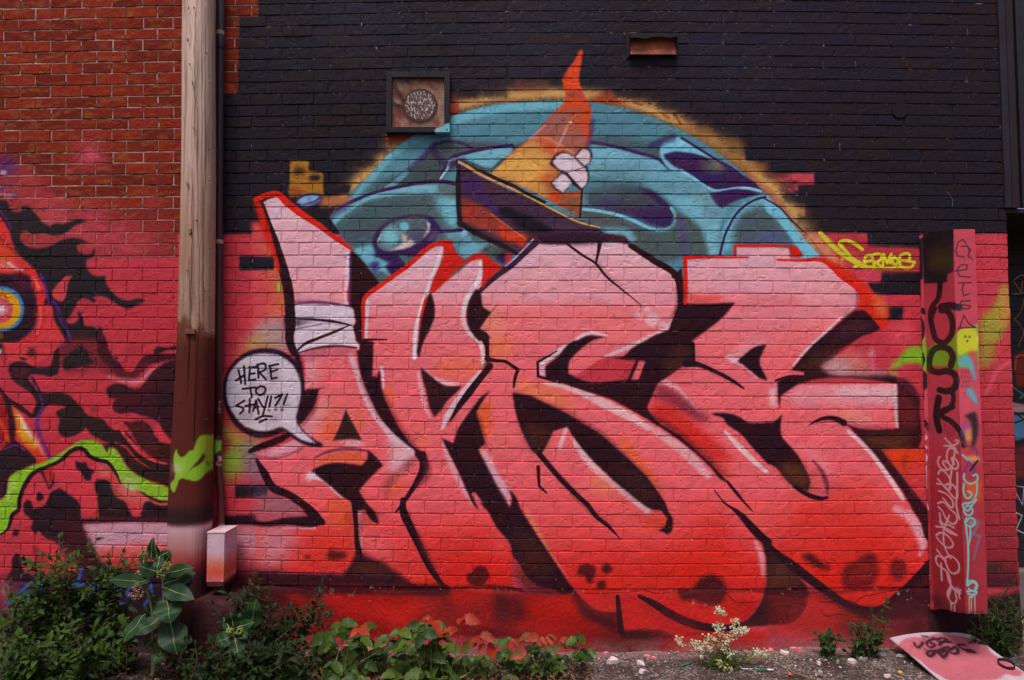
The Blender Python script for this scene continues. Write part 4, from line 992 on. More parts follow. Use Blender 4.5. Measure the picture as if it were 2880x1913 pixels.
def link(name, me, parent=None, world=True):
    o = bpy.data.objects.new(name, me)
    COL.objects.link(o)
    if parent is not None:
        o.parent = parent
        if world:
            t = Vector(parent.location)
            if parent.parent is not None:
                t = Vector((0, 0, 0))
            o.matrix_parent_inverse = Matrix.Translation(-t)
    return o

def mesh(name, verts, faces, mat, parent=None, smooth=False):
    me = bpy.data.meshes.new(name)
    me.from_pydata([tuple(map(float, v)) for v in verts], [], faces)
    me.materials.append(mat)
    if smooth:
        me.polygons.foreach_set('use_smooth', [True] * len(me.polygons))
    me.update()
    return link(name, me, parent)

def bm_obj(name, bm, mat, parent=None, smooth=False, bevel=0.0, seg=2):
    if bevel:
        bmesh.ops.bevel(bm, geom=list(bm.edges), offset=bevel, segments=seg, profile=0.6, affect='EDGES', clamp_overlap=True)
    bmesh.ops.recalc_face_normals(bm, faces=list(bm.faces))
    me = bpy.data.meshes.new(name)
    bm.to_mesh(me)
    bm.free()
    me.materials.append(mat)
    if smooth:
        me.polygons.foreach_set('use_smooth', [True] * len(me.polygons))
    return link(name, me, parent)

def bm_box(bm, x0, x1, y0, y1, z0, z1):
    vs = [bm.verts.new(p) for p in ((x0, y0, z0), (x1, y0, z0), (x1, y1, z0), (x0, y1, z0), (x0, y0, z1), (x1, y0, z1), (x1, y1, z1), (x0, y1, z1))]
    for f in ((0, 3, 2, 1), (4, 5, 6, 7), (0, 1, 5, 4), (1, 2, 6, 5), (2, 3, 7, 6), (3, 0, 4, 7)):
        bm.faces.new([vs[i] for i in f])
    return vs

def box(name, x0, x1, y0, y1, z0, z1, mat, parent=None, bevel=0.002):
    bm = bmesh.new()
    bm_box(bm, x0, x1, y0, y1, z0, z1)
    return bm_obj(name, bm, mat, parent, bevel=bevel)

def tube_data(pts, rads, n=10, cap=True, wob=0.0):
    """verts and faces of a tube through pts with a radius per point"""
    pts = [Vector(p) for p in pts]
    if not hasattr(rads, '__len__'):
        rads = [rads] * len(pts)
    V, F = [], []
    prev = None
    for i, p in enumerate(pts):
        t = (pts[min(i+1, len(pts)-1)] - pts[max(i-1, 0)]).normalized()
        a = prev if prev is not None else (Vector((0, 1, 0)) if abs(t.y) < .9 else Vector((1, 0, 0)))
        s = (a - t * a.dot(t)).normalized()
        prev = s
        b = t.cross(s)
        for k in range(n):
            an = 2 * math.pi * k / n
            r = rads[i] * (1 + wob * (R.random() - .5))
            V.append(p + s * math.cos(an) * r + b * math.sin(an) * r)
    for i in range(len(pts)-1):
        for k in range(n):
            F.append((i*n+k, i*n+(k+1) % n, (i+1)*n+(k+1) % n, (i+1)*n+k))
    if cap:
        F.append(tuple(range(n))[::-1])
        F.append(tuple(range((len(pts)-1)*n, len(pts)*n)))
    return V, F

def tube(name, pts, rads, mat, parent=None, n=10, wob=0.0, smooth=True):
    V, F = tube_data(pts, rads, n, True, wob)
    return mesh(name, V, F, mat, parent, smooth)

# ------------------------------------------------------------------ materials
def new_mat(name):
    m = bpy.data.materials.new(name)
    m.use_nodes = True
    nt = m.node_tree
    return m, nt, nt.nodes['Principled BSDF']

def N(nt, kind, **kw):
    n = nt.nodes.new('ShaderNode' + kind)
    for k, v in kw.items():
        if k.startswith('i_'):
            n.inputs[k[2:].replace('_', ' ')].default_value = v
        elif k.startswith('n_'):
            n.inputs[int(k[2:])].default_value = v
        else:
            setattr(n, k, v)
    return n

def mathn(nt, op, a, b=None, c=None, clamp=False):
    n = nt.nodes.new('ShaderNodeMath')
    n.operation = op
    n.use_clamp = clamp
    for i, v in enumerate((a, b, c)):
        if v is None:
            continue
        if isinstance(v, (int, float)):
            n.inputs[i].default_value = v
        else:
            nt.links.new(v, n.inputs[i])
    return n.outputs[0]

def mix(nt, f, a, b, kind='MIX'):
    n = nt.nodes.new('ShaderNodeMix')
    n.data_type = 'RGBA'
    n.blend_type = kind
    for s, v in ((n.inputs[0], f), (n.inputs[6], a), (n.inputs[7], b)):
        if isinstance(v, (int, float)):
            s.default_value = v
        elif isinstance(v, tuple):
            s.default_value = v
        else:
            nt.links.new(v, s)
    return n.outputs[2]

def noise(nt, vec, scale, detail=3.0, rough=0.55, dist=0.0):
    n = N(nt, 'TexNoise')
    n.inputs['Scale'].default_value = scale
    n.inputs['Detail'].default_value = detail
    n.inputs['Roughness'].default_value = rough
    n.inputs['Distortion'].default_value = dist
    if vec is not None:
        nt.links.new(vec, n.inputs['Vector'])
    return n.outputs[0]

def scaled(nt, vec, s, rot=(0, 0, 0)):
    n = N(nt, 'Mapping')
    n.inputs['Scale'].default_value = s
    n.inputs['Rotation'].default_value = rot
    nt.links.new(vec, n.inputs['Vector'])
    return n.outputs[0]

def remap(nt, v, a, b, c=0.0, d=1.0):
    n = N(nt, 'MapRange')
    n.clamp = True
    nt.links.new(v, n.inputs[0])
    for i, x in enumerate((a, b, c, d)):
        n.inputs[i+1].default_value = x
    return n.outputs[0]

def bump(nt, h, strength, dist, normal=None):
    n = N(nt, 'Bump')
    n.inputs['Strength'].default_value = strength
    n.inputs['Distance'].default_value = dist
    nt.links.new(h, n.inputs['Height'])
    if normal is not None:
        nt.links.new(normal, n.inputs['Normal'])
    return n.outputs[0]

def surf(name, col, rough=0.6, var=0.25, scale=12.0, bscale=60.0, bstr=0.3, bdist=0.002, col2=None, spec=0.4, metal=0.0, coord='Object'):
    m, nt, b = new_mat(name)
    tc = N(nt, 'TexCoord').outputs[coord]
    n1 = noise(nt, tc, scale, 5, .6)
    n2 = noise(nt, tc, scale * 6.3, 3, .6)
    f = mathn(nt, 'ADD', mathn(nt, 'MULTIPLY', n1, .7), mathn(nt, 'MULTIPLY', n2, .3))
    c1 = lin(col)
    c2 = lin(col2) if col2 else tuple(v * (1 - var) for v in c1[:3]) + (1,)
    nt.links.new(mix(nt, remap(nt, f, .35, .65), c1, c2), b.inputs['Base Color'])
    nt.links.new(remap(nt, n2, .3, .7, rough - .1, min(1, rough + .12)), b.inputs['Roughness'])
    b.inputs['Specular IOR Level'].default_value = spec
    b.inputs['Metallic'].default_value = metal
    if bstr:
        nt.links.new(bump(nt, noise(nt, tc, bscale, 4, .65), bstr, bdist), b.inputs['Normal'])
    return m

def canvas_nodes(nt, cv, img, axes):
    pos = N(nt, 'NewGeometry').outputs['Position']
    sep = N(nt, 'SeparateXYZ')
    nt.links.new(pos, sep.inputs[0])
    u = mathn(nt, 'MULTIPLY_ADD', sep.outputs[axes[0]], 1 / (cv.u1-cv.u0), -cv.u0 / (cv.u1-cv.u0))
    v = mathn(nt, 'MULTIPLY_ADD', sep.outputs[axes[1]], 1 / (cv.v1-cv.v0), -cv.v0 / (cv.v1-cv.v0))
    cmb = N(nt, 'CombineXYZ')
    nt.links.new(u, cmb.inputs[0])
    nt.links.new(v, cmb.inputs[1])
    t = N(nt, 'TexImage', extension='EXTEND', interpolation='Linear')
    t.image = img
    nt.links.new(cmb.outputs[0], t.inputs[0])
    return t.outputs['Color'], t.outputs['Alpha'], pos
# ------------------------------------------------------------------ brick wall
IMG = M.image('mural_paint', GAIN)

def brick_material(name, mortar):
    m, nt, b = new_mat(name)
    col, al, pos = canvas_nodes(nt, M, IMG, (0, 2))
    at = N(nt, 'Attribute', attribute_name='tone').outputs['Fac']
    oi = N(nt, 'ObjectInfo').outputs['Color']
    sp = N(nt, 'SeparateColor')
    nt.links.new(oi, sp.inputs[0])
    tone = mathn(nt, 'ADD', at, sp.outputs[0], clamp=True) if not mortar else noise(nt, pos, 3.0, 2)
    n1 = noise(nt, pos, 38, 4, .62)
    n2 = noise(nt, scaled(nt, pos, (1, 1, 2.6)), 9, 3, .6)
    fine = noise(nt, pos, 420, 3, .7)
    if mortar:
        base = mix(nt, n1, lin((190, 160, 148)), lin((156, 128, 116)))
    else:
        red = mix(nt, tone, lin((136, 44, 27)), lin((100, 33, 24)))
        red = mix(nt, remap(nt, n2, .5, .72), red, lin((146, 72, 40)))
        base = mix(nt, remap(nt, n1, .5, .8, 0, .6), red, lin((92, 28, 22)))
    # paint, with a little per-brick drift towards blue or brown and slight patchiness
    drift = mix(nt, tone, (0.82, 0.97, 1.18, 1), (1.16, 0.99, 0.88, 1))
    bw = N(nt, 'RGBToBW')
    nt.links.new(col, bw.inputs[0])
    paint = mix(nt, remap(nt, bw.outputs[0], .02, .12, 1.0, .22), col, mix(nt, 1.0, col, drift, 'MULTIPLY'))
    lum = remap(nt, n2, .3, .7, .9, 1.08)
    cl = N(nt, 'CombineColor')
    for i in range(3):
        nt.links.new(lum, cl.inputs[i])
    paint = mix(nt, 1.0, paint, cl.outputs[0], 'MULTIPLY')
    wear = remap(nt, fine, .30, .42, .55, 1.0)      # pores of the brick stay dark where the spray missed them
    wc = N(nt, 'CombineColor')
    for i in range(3):
        nt.links.new(wear, wc.inputs[i])
    paint = mix(nt, .35, paint, mix(nt, 1.0, paint, wc.outputs[0], 'MULTIPLY'))
    if mortar:
        al = mathn(nt, 'MULTIPLY', al, remap(nt, n1, .30, .44, .35, 1.0))
        base = mix(nt, remap(nt, n2, .45, .6), base, lin((70, 52, 48)))
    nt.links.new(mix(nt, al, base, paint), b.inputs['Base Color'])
    rr = mathn(nt, 'ADD', mathn(nt, 'MULTIPLY', al, -.28), mathn(nt, 'MULTIPLY_ADD', n1, .2, .72))
    nt.links.new(rr, b.inputs['Roughness'])
    b.inputs['Specular IOR Level'].default_value = 0.06
    # relief: drag marks and thumb dents of a textured face brick, plus grain
    warp = noise(nt, scaled(nt, pos, (1, 1, 1.5), (0, .35, 0)), 20, 1.5, .5, 1.3)
    dent = remap(nt, warp, .60, .68)
    dent2 = remap(nt, noise(nt, scaled(nt, pos, (1, 1, 1.9), (0, -.5, 0)), 26, 1, .5, 1.9), .63, .70)
    h = mathn(nt, 'SUBTRACT', mathn(nt, 'MULTIPLY', fine, .2), mathn(nt, 'MULTIPLY', dent, .8))
    h = mathn(nt, 'ADD', h, mathn(nt, 'MULTIPLY', dent2, .7))
    h = mathn(nt, 'ADD', h, mathn(nt, 'MULTIPLY', n1, .7))
    nt.links.new(bump(nt, h, .62 if not mortar else .4, .0042), b.inputs['Normal'])
    return m

MAT_BRICK = brick_material('painted_brick', False)
MAT_MORTAR = brick_material('painted_mortar', True)

# course lines measured at x = 1800 of the photograph
LINES = [30.6, 61.8, 91.8, 124, 156, 187.3, 220.4, 253.5, 286.2, 318.4, 349, 382.6, 415.7, 447.5, 481, 512.1, 545.8, 579.5, 613.8, 648.4, 682, 718.2, 753.1, 789.8, 825,
         860.2, 895.4, 931.5, 969.2, 1005, 1041.1, 1077.2, 1115.2, 1152, 1188, 1225.7, 1263, 1300.4, 1338.4, 1375.4, 1411.5, 1448.3, 1483.5, 1517.2, 1552.4, 1587.6, 1622.2, 1658]
EVEN0 = LINES.index(969.2)
TOPC = [30.6 - 31.2 * k for k in range(1, 9)][::-1]
EVEN0 += len(TOPC)
LINES = TOPC + LINES
SX = np.array([360, 1080, 1800, 2520.0])
SY = np.array([60, 240, 720, 1200, 1650.0])
SL = np.array([[-.0178, -.021, .002, .016], [-.0172, -.018, .003, .0135], [-.006, -.002, .003, .0085], [.013, .008, .000, .000], [.022, .017, .000, -.0135]])

def line_y(y0, x):
    xs = np.linspace(1800, x, 9)
    s = np.array([np.interp(y0, SY, SL[:, i]) for i in range(4)])
    sl = np.interp(xs, SX, s)
    return y0 + float(np.mean(sl)) * (x - 1800)

LX = np.array([-300, 200, 900, 1300, 1700, 2200, 2600, 3000.0])
LL = np.array([85, 86, 88.5, 92, 94.6, 93, 90, 88.0])
GX = np.arange(-300, 3001, 5.0)
GU = np.concatenate([[0], np.cumsum(5.0 / np.interp(GX[:-1] + 2.5, LX, LL))])
GU -= np.interp(1660, GX, GU)

CORNER = at_y(2849, 1100, WALL_Y)[0]
XLEFT = -3.75
JH, JV = 0.0062, 0.0050
DEPTH = 0.0064

def brick_mesh(seed):
    """one face brick, unit size: x -.5...5, z -.5...5, front at y=0 (towards the camera is -y); arrises knocked off and uneven"""
    r = random.Random(seed)
    nx, nz = 7, 3
    V, F = [], []
    ex, ez = 0.013, 0.042           # arris width relative to the brick
    xs = [-.5 + ex + (1 - 2*ex) * i / (nx-1) for i in range(nx)]
    zs = [-.5 + ez + (1 - 2*ez) * j / (nz-1) for j in range(nz)]
    for j, z in enumerate(zs):
        for i, x in enumerate(xs):
            V.append((x + r.uniform(-.004, .004), r.uniform(0, .0022), z + r.uniform(-.016, .016)))
    for j in range(nz-1):
        for i in range(nx-1):
            a = j*nx + i
            F.append((a, a+1, a+nx+1, a+nx))
    ring = [i for i in range(nx)] + [j*nx + nx-1 for j in range(1, nz)] + [(nz-1)*nx + i for i in range(nx-2, -1, -1)] + [j*nx for j in range(nz-2, 0, -1)]
    n0 = len(V)
    for k in ring:
        x, y, z = V[k]
        X = -.5 if x < xs[0] + .01 else .5 if x > xs[-1] - .01 else x
        Z = -.5 if z < zs[0] + .1 else .5 if z > zs[-1] - .1 else z
        V.append((X + r.uniform(-.002, .002), .0045 + r.uniform(-.0008, .001), Z + r.uniform(-.008, .008)))
    n1 = len(V)
    for k in range(len(ring)):
        x, y, z = V[n0+k]
        V.append((x, .05, z))
    L_ = len(ring)
    for k in range(L_):
        k2 = (k+1) % L_
        F.append((ring[k], n0+k, n0+k2, ring[k2]))
        F.append((n0+k, n1+k, n1+k2, n0+k2))
    return V, F

VARS = [brick_mesh(s) for s in range(8)]
BRICK_ME = []
for i, (v, f) in enumerate(VARS):
    me = bpy.data.meshes.new('brick')
    me.from_pydata(v, [], f)
    me.materials.append(MAT_BRICK)
    BRICK_ME.append(me)

bricks = []
for c in range(len(LINES)-1):
    ya, yb = LINES[c], LINES[c+1]
    par = (c - EVEN0) % 2
    u = math.floor(GU[0])
    drift = R.uniform(-.035, .035)
    edges = []
    k = math.floor(GU[0])
    while k < GU[-1]:
        edges.append(k + .5 * par + drift + R.gauss(0, .018))
        k += 1
    for e0, e1 in zip(edges[:-1], edges[1:]):
        x0, x1 = np.interp(e0, GU, GX), np.interp(e1, GU, GX)
        yl0, yl1 = line_y(ya, x0), line_y(ya, x1)
        yr0, yr1 = line_y(yb, x0), line_y(yb, x1)
        tl, tr = at_y(x0, yl0, WALL_Y), at_y(x1, yl1, WALL_Y)
        bl, br = at_y(x0, yr0, WALL_Y), at_y(x1, yr1, WALL_Y)
        xa, xb = (tl[0]+bl[0])/2, (tr[0]+br[0])/2
        za, zb = (bl[2]+br[2])/2, (tl[2]+tr[2])/2
        if xb < XLEFT or xa > CORNER - 0.02:
            continue
        if xb > CORNER:
            xb = CORNER + JV / 2
        ang = -math.atan2((tr[2]+br[2]-tl[2]-bl[2])/2, xb-xa)
        xm, ym = (x0+x1)/2, (yl0+yr1)/2
        vis = 0 <= xm <= PW and 0 <= ym <= PH
        # the strip right of the boxed column keeps wide bare joints
        jh = JH * R.uniform(.7, 1.25)
        bricks.append(((xa+xb)/2, (za+zb)/2, xb-xa-JV*R.choice((.5, .7, .8, 1.0, 1.2, 1.7)), zb-za-jh, ang + R.gauss(0, .003), R.uniform(-.0016, .0018), R.random(), vis, (x1-x0)*(yr0-yl0)))

wall = thing('brick_wall', 'brick wall with a pink lettering mural below a black painted upper part', 'wall', (0, WALL_Y, 0))
# openings behind the mesh grille stay bare: leave bricks, the fixtures sit in front
order = sorted((i for i, b in enumerate(bricks) if b[7]), key=lambda i: -bricks[i][8])
# the 300 that show largest and are not hidden behind the pole, the column or the shrubs
def clear_view(b):
    px = PW/2 + b[0] * 463
    return (640 < px < 2580) and b[1] > 0.55
top = [i for i in order if clear_view(bricks[i])][:300]
tops = set(top)
V, F, TONE = [], [], []
for i, (x, z, w, h, a, dy, tone, vis, ar) in enumerate(bricks):
    vi = R.randrange(8)
    if i in tops:
        o = bpy.data.objects.new('brick', BRICK_ME[vi])
        COL.objects.link(o)
        o.parent = wall
        o.location = (x, dy, z)
        o.rotation_euler = (0, a, 0)
        o.scale = (w, 1, h)
        o.color = (tone, 0, 0, 1)
    else:
        v, f = VARS[vi]
        n0 = len(V)
        ca, sa = math.cos(a), math.sin(a)
        for p in v:
            X, Z = p[0]*w, p[2]*h
            V.append((x + X*ca + Z*sa, WALL_Y + dy + p[1], z - X*sa + Z*ca))
        F += [tuple(n0+q for q in t) for t in f]
        TONE += [tone] * len(f)
o = mesh('brickwork', V, F, MAT_BRICK, wall)
o['kind'] = 'stuff'
o.color = (0, 0, 0, 1)
att = o.data.attributes.new('tone', 'FLOAT', 'FACE')
att.data.foreach_set('value', TONE)
ZPL = min(b[1] - b[3]/2 for b in bricks)
# mortar bed, and the core of the wall behind it
box('mortar', XLEFT, CORNER - .004, WALL_Y + DEPTH, WALL_Y + .32, -0.3, 5.2, MAT_MORTAR, wall, bevel=0)

# bare, unpainted upper left: joints pointed almost flush with pale mortar
for nm, x0, x1, y0, dp in (('pointing', -200, 575, 702, .0043), ('pointing', 575, 722, 262, .0043), ('pointing', 722, 2849, 262, .0047)):
    zz = at_y((x0+x1)/2, y0, WALL_Y)[2]
    xa = XLEFT if x0 < 0 else at_y(x0, 100, WALL_Y)[0] + .001
    box(nm, xa, (CORNER - .006 if x1 > 2800 else at_y(x1, 100, WALL_Y)[0]), WALL_Y + dp, WALL_Y + .0063, zz, 5.19, MAT_MORTAR, wall, bevel=0)

# rendered plinth with an uneven top line under the lowest course
PLm, nt, b = new_mat('painted_render')
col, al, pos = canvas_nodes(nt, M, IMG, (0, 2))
n1 = noise(nt, pos, 6, 6, .65)
n2 = noise(nt, pos, 45, 5, .7)
base = mix(nt, n1, lin((120, 96, 92)), lin((80, 60, 58)))
pc = mix(nt, remap(nt, n2, .4, .75, 0, .35), col, lin((70, 30, 32)))
dust = N(nt, 'SeparateXYZ')
nt.links.new(pos, dust.inputs[0])
low = mathn(nt, 'MULTIPLY', remap(nt, dust.outputs[2], .02, .09, .75, 0), remap(nt, n1, .35, .65))
pc = mix(nt, low, pc, lin((126, 96, 96)))
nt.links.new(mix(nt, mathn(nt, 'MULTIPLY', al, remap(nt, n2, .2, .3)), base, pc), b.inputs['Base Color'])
b.inputs['Roughness'].default_value = .7
b.inputs['Specular IOR Level'].default_value = .08
nt.links.new(bump(nt, mathn(nt, 'ADD', n1, mathn(nt, 'MULTIPLY', n2, .5)), .75, .016), b.inputs['Normal'])
nx, nz = 150, 12
V, F = [], []
for j in range(nz+1):
    for i in range(nx+1):
        x = XLEFT + (CORNER - XLEFT) * i / nx
        px = PW/2 + x * 463
        zt = at_y(px, line_y(1658, px) - 3 + 6 * math.sin(px * .021) * math.sin(px*.0037), WALL_Y)[2]
        t = j / nz
        z = -0.05 + (zt + .05) * t
        y = WALL_Y + .002 - .004 * math.sin(i * .31 + j) * math.cos(i*.11) - .012 * (1-t) ** 2 + .0035 * t + (.004 if j == nz else 0)
        V.append((x, y, z))
for j in range(nz):
    for i in range(nx):
        a = j*(nx+1)+i
        F.append((a, a+1, a+nx+2, a+nx+1))
n0 = len(V)
for i in range(nx+1):
    q = V[nz*(nx+1)+i]
    V.append((q[0], WALL_Y + .06, q[2] + .002))
for i in range(nx):
    F.append((nz*(nx+1)+i, nz*(nx+1)+i+1, n0+i+1, n0+i))
pl = mesh('plinth', V, F, PLm, wall, True)
# ------------------------------------------------------------------ painted faces other than the wall
def painted(name, cv, img, axes, base_a, base_b, rough=.6, bstr=.35, bdist=.002, bscale=80, streak=None, spec=.35):
    m, nt, b = new_mat(name)
    col, al, pos = canvas_nodes(nt, cv, img, axes)
    vec = scaled(nt, pos, streak) if streak else pos
    n1 = noise(nt, vec, 14, 5, .65)
    n2 = noise(nt, vec, bscale, 4, .65)
    base = mix(nt, remap(nt, n1, .35, .65), lin(base_a), lin(base_b))
    if streak:
        gr = noise(nt, vec, 60, 3, .6)
        base = mix(nt, remap(nt, gr, .52, .64, 0, .7), base, lin(tuple(v * .5 for v in base_a)))
    pc = mix(nt, remap(nt, n1, .3, .75, 0, .22), col, (.02, .014, .014, 1))
    nt.links.new(mix(nt, al, base, pc), b.inputs['Base Color'])
    nt.links.new(remap(nt, n2, .3, .7, rough - .1, rough + .15), b.inputs['Roughness'])
    b.inputs['Specular IOR Level'].default_value = spec
    nt.links.new(bump(nt, mathn(nt, 'ADD', n2, n1), bstr, bdist), b.inputs['Normal'])
    return m

# ---------------------------------------------------------------- timber pole
POLE_Y = WALL_Y - .15
PF = POLE_Y - .10
PC = Canvas(-2.35, -1.55, -.05, 4.4, 420, lambda px, py: tuple(at_y(px, py, PF)[[0, 2]]), 475.0)
p = PC
p.poly("P 440,890 470,870 500,905 520,880 545,935 560,900 575,945 590,900 615,930 620,2000 440,2000", (86, 34, 29), 3, smooth=False, grain=.8)
p.poly("P 440,840 620,820 620,960 440,960", (120, 74, 54), 24, .5, grain=.9)
p.poly("P 440,560 620,560 620,880 440,880", (140, 96, 66), 60, .6)
p.poly("P 440,380 620,380 620,700 440,700", (176, 134, 110), 90, .35)
p.blob("P 560,880", 30, (196, 160, 148), 22, .35)
p.poly("p1 95,870 125,850 130,500 175,400 200,470 240,515 290,505 345,450 365,430 410,420 440,330 470,250 510,215 560,230 650,240 680,300 680,540 600,580 580,680 520,780 470,840 430,850 350,830 270,810 235,820 200,900 160,1000 130,1000 95,975", (132, 176, 44), 1.2)
p.poly("p1 520,240 630,250 640,420 560,500 500,420", (166, 156, 36), 9, .8)
p.blob("p1 185,665", 14, (206, 190, 190), 9, .9)
p.poly("p1 400,670 480,540 520,470 530,500 490,610", (86, 34, 29), 1.5)
for s in ("p1 370,700 440,600", "p1 540,590 550,640", "p1 600,260 610,350"):
    p.stroke(s, 3, (90, 70, 30), 2, .7)
p.poly("P 440,1432 620,1430 620,1482 440,1482", (48, 26, 30), 10)
p.poly("P 440,1480 620,1478 620,1620 440,1620", [(1480, (208, 164, 170)), (1540, (180, 122, 122)), (1590, (150, 50, 50)), (1625, (112, 34, 38))], 5)
p.poly("P 440,1615 620,1612 620,2000 440,2000", (62, 28, 32), 18)
p.blob("P 500,1572", 16, (196, 90, 70), 12, .6)
p.stroke("P 470,1000 474,1180", 2, (60, 26, 24), 1, .6)
IMG_POLE = PC.image('pole_paint', GAIN)
MAT_WOOD = painted('weathered_timber', PC, IMG_POLE, (0, 2), (216, 186, 172), (174, 142, 126), .8, .9, .005, 90, streak=(1, 1, .035), spec=.12)

axis_l = [(-80, 519), (0, 517), (480, 514), (800, 508), (960, 502), (1200, 490), (1440, 477), (1600, 476), (1913, 474)]
axis_r = [(-80, 603), (0, 603), (480, 604), (800, 602), (960, 600), (1200, 597), (1440, 594), (1600, 587), (1913, 584)]
pole = thing('timber_pole', 'weathered timber pole, bare wood above and maroon paint below', 'pole', (at_y(535, 1850, POLE_Y)[0], POLE_Y, 0))
V, F = [], []
n = 36
rings = np.concatenate([[-400], np.linspace(-80, 1913, 46), [2050]])
grooves = [(R.uniform(0, 2*math.pi), R.uniform(.01, .03), R.uniform(.05, .11)) for _ in range(9)]
for py in rings:
    xl = np.interp(py, [q[0] for q in axis_l], [q[1] for q in axis_l])
    xr = np.interp(py, [q[0] for q in axis_r], [q[1] for q in axis_r])
    a, b_ = at_y(xl, py, POLE_Y), at_y(xr, py, POLE_Y)
    cx, r, z = (a[0]+b_[0])/2, (b_[0]-a[0])/2 * .985, (a[2]+b_[2])/2
    for k in range(n):
        an = 2*math.pi*k/n
        rr = r * (1 + .008 * math.sin(py*.011+k*.9))
        for ga, gd, gw in grooves:
            dd = abs((an - ga + math.pi) % (2*math.pi) - math.pi)
            if dd < gw:
                rr -= r * gd * (1 - dd/gw)
        # a squarish, flat-faced old pole
        sx, sy = math.cos(an), math.sin(an)
        sq = 1 / max(abs(sx)**3.2 + abs(sy)**3.2, 1e-6) ** (1/3.2)
        q = .35 * sq + .65
        V.append((cx + rr*sx*min(q, 1.12), POLE_Y + rr*.96*sy*min(q, 1.12), z))
for i in range(len(rings)-1):
    for k in range(n):
        F.append((i*n+k, (i+1)*n+k, (i+1)*n+(k+1) % n, i*n+(k+1) % n))
F.append(tuple(range(n)))
mesh('shaft', V, F, MAT_WOOD, pole, True)
# check splits, knots and an old staple plate on it
MAT_DARK = surf('dark_crevice', (38, 26, 24), .9, .3, 20, 60, .2)
MAT_PLATE = surf('painted_plate', (126, 66, 62), .5, .4, 30, 60, .3)
def front_y(px, py):
    return POLE_Y - .104
def crack(pts, w):
    V, F = [], []
    P3 = [at_y(x, y, POLE_Y - .1015) for x, y in pts]
    for i, q in enumerate(P3):
        ww = w * (.25 + .75 * math.sin(math.pi * (i + .4) / (len(P3) - .2)))
        V += [(q[0]-ww, q[1], q[2]), (q[0], q[1] + .004, q[2]), (q[0]+ww, q[1], q[2])]
    for i in range(len(P3)-1):
        F += [(3*i, 3*i+1, 3*i+4, 3*i+3), (3*i+1, 3*i+2, 3*i+5, 3*i+4)]
    return mesh('split', V, F, MAT_DARK, pole)
for x0, y0, y1 in ((548, 40, 420), (556, 300, 700), (568, 0, 640), (577, 20, 520), (540, 470, 880), (561, 690, 1000), (534, 720, 1180), (572, 520, 930), (555, 960, 1240), (530, 1100, 1440)):
    k = 14
    crack([(x0 + R.uniform(-1.2, 1.2) - (y0 + (y1-y0)*i/k > 900) * ((y0 + (y1-y0)*i/k) - 900) * .03, y0 + (y1-y0) * i / k) for i in range(k+1)], R.uniform(.0011, .0022))
for x, y, r in ((528, 112, 5), (587, 502, 6), (527, 517, 6), (530, 22, 4), (545, 22, 4), (592, 226, 5), (541, 233, 5), (534, 650, 8), (555, 885, 4)):
    c = at_y(x, y, POLE_Y - .1)
    V, F = [], []
    rr = r / 475
    for ring, (sc, dz) in enumerate(((.8, .003), (.6, -.001), (.35, .0005))):
        for k in range(10):
            an = 2*math.pi*k/10
            V.append((c[0] + rr*sc*math.cos(an)*.7, c[1] + dz, c[2] + rr*sc*math.sin(an)*1.5))
    for ring in range(2):
        for k in range(10):
            F.append((ring*10+k, ring*10+(k+1) % 10, ring*10+10+(k+1) % 10, ring*10+10+k))
    F.append(tuple(range(20, 30)))
    mesh('knot', V, F, surf('knot_wood', (150, 108, 84), .8, .4, 60, 100, .3) if 'knot_wood' not in bpy.data.materials else bpy.data.materials['knot_wood'], pole, True)
MAT_NAIL = surf('old_nail', (70, 56, 50), .6, .3, 60, 60, .2)
for x, y in ((533, 180), (581, 150), (545, 360), (588, 420), (526, 760), (590, 700), (552, 620), (578, 820), (519, 980), (566, 1060), (508, 1130), (582, 1180)):
    c = at_y(x, y, POLE_Y - .1)
    tube('nail', [(c[0], c[1] - .006, c[2]), (c[0], c[1] + .01, c[2])], .0028, MAT_NAIL, pole, 6)
a, b_ = at_y(521, 925, POLE_Y - .11), at_y(548, 939, POLE_Y - .11)
pt = box('metal_plate', a[0], b_[0], POLE_Y - .112, POLE_Y - .098, b_[2], a[2], MAT_PLATE, pole, .001)

# ---------------------------------------------------------------- conduit beside the pole
CY = WALL_Y - .045
CC = Canvas(-2.05, -1.6, -.05, 4.4, 420, lambda px, py: tuple(at_y(px, py, CY - .03)[[0, 2]]), 470.0)
CC.poly("P 590,-60 650,-60 650,1500 590,1500", [(0, (58, 46, 56)), (480, (56, 40, 46)), (800, (70, 38, 42)), (1000, (92, 42, 42)), (1230, (88, 36, 36)), (1480, (96, 38, 38))], 1, smooth=False)
CC.poly("p1 680,275 790,280 790,430 750,440 690,495 680,495", (136, 190, 44), 1, smooth=False)
CC.poly("p1 705,610 745,560 740,510 760,505 790,540 790,600 805,700 780,640 745,640", (214, 190, 196), 1)
CC.poly("p1 725,605 755,570 785,590 785,620 745,625", (180, 44, 44), 1)
CC.poly("P 600,1478 650,1478 650,1500 600,1500", (196, 150, 160), 4)
for s in ("02 2005,550 2010,570 2018,550", "02 2010,580 2010,600", "02 2003,610 2003,630 2018,622 2003,610", "02 2003,660 2010,640 2018,660"):
    CC.stroke(s, 1.6, (206, 190, 180), .5)
MAT_PIPE = painted('painted_conduit', CC, CC.image('conduit_paint', GAIN), (0, 2), (60, 46, 54), (50, 36, 42), .5, .25, .001, 120)
cond = thing('conduit_pipe', 'dark painted conduit pipe running down beside the timber pole', 'pipe', (at_y(620, 1490, CY)[0], CY, .7))
def cpt(px, py, dy=0):
    q = at_y(px, py, CY + dy)
    return (q[0], q[1], q[2])
tube('pipe', [cpt(620, -200), cpt(620, 130), cpt(617, 500), cpt(616, 900), cpt(614, 1225)], .0225, MAT_PIPE, cond, 18)
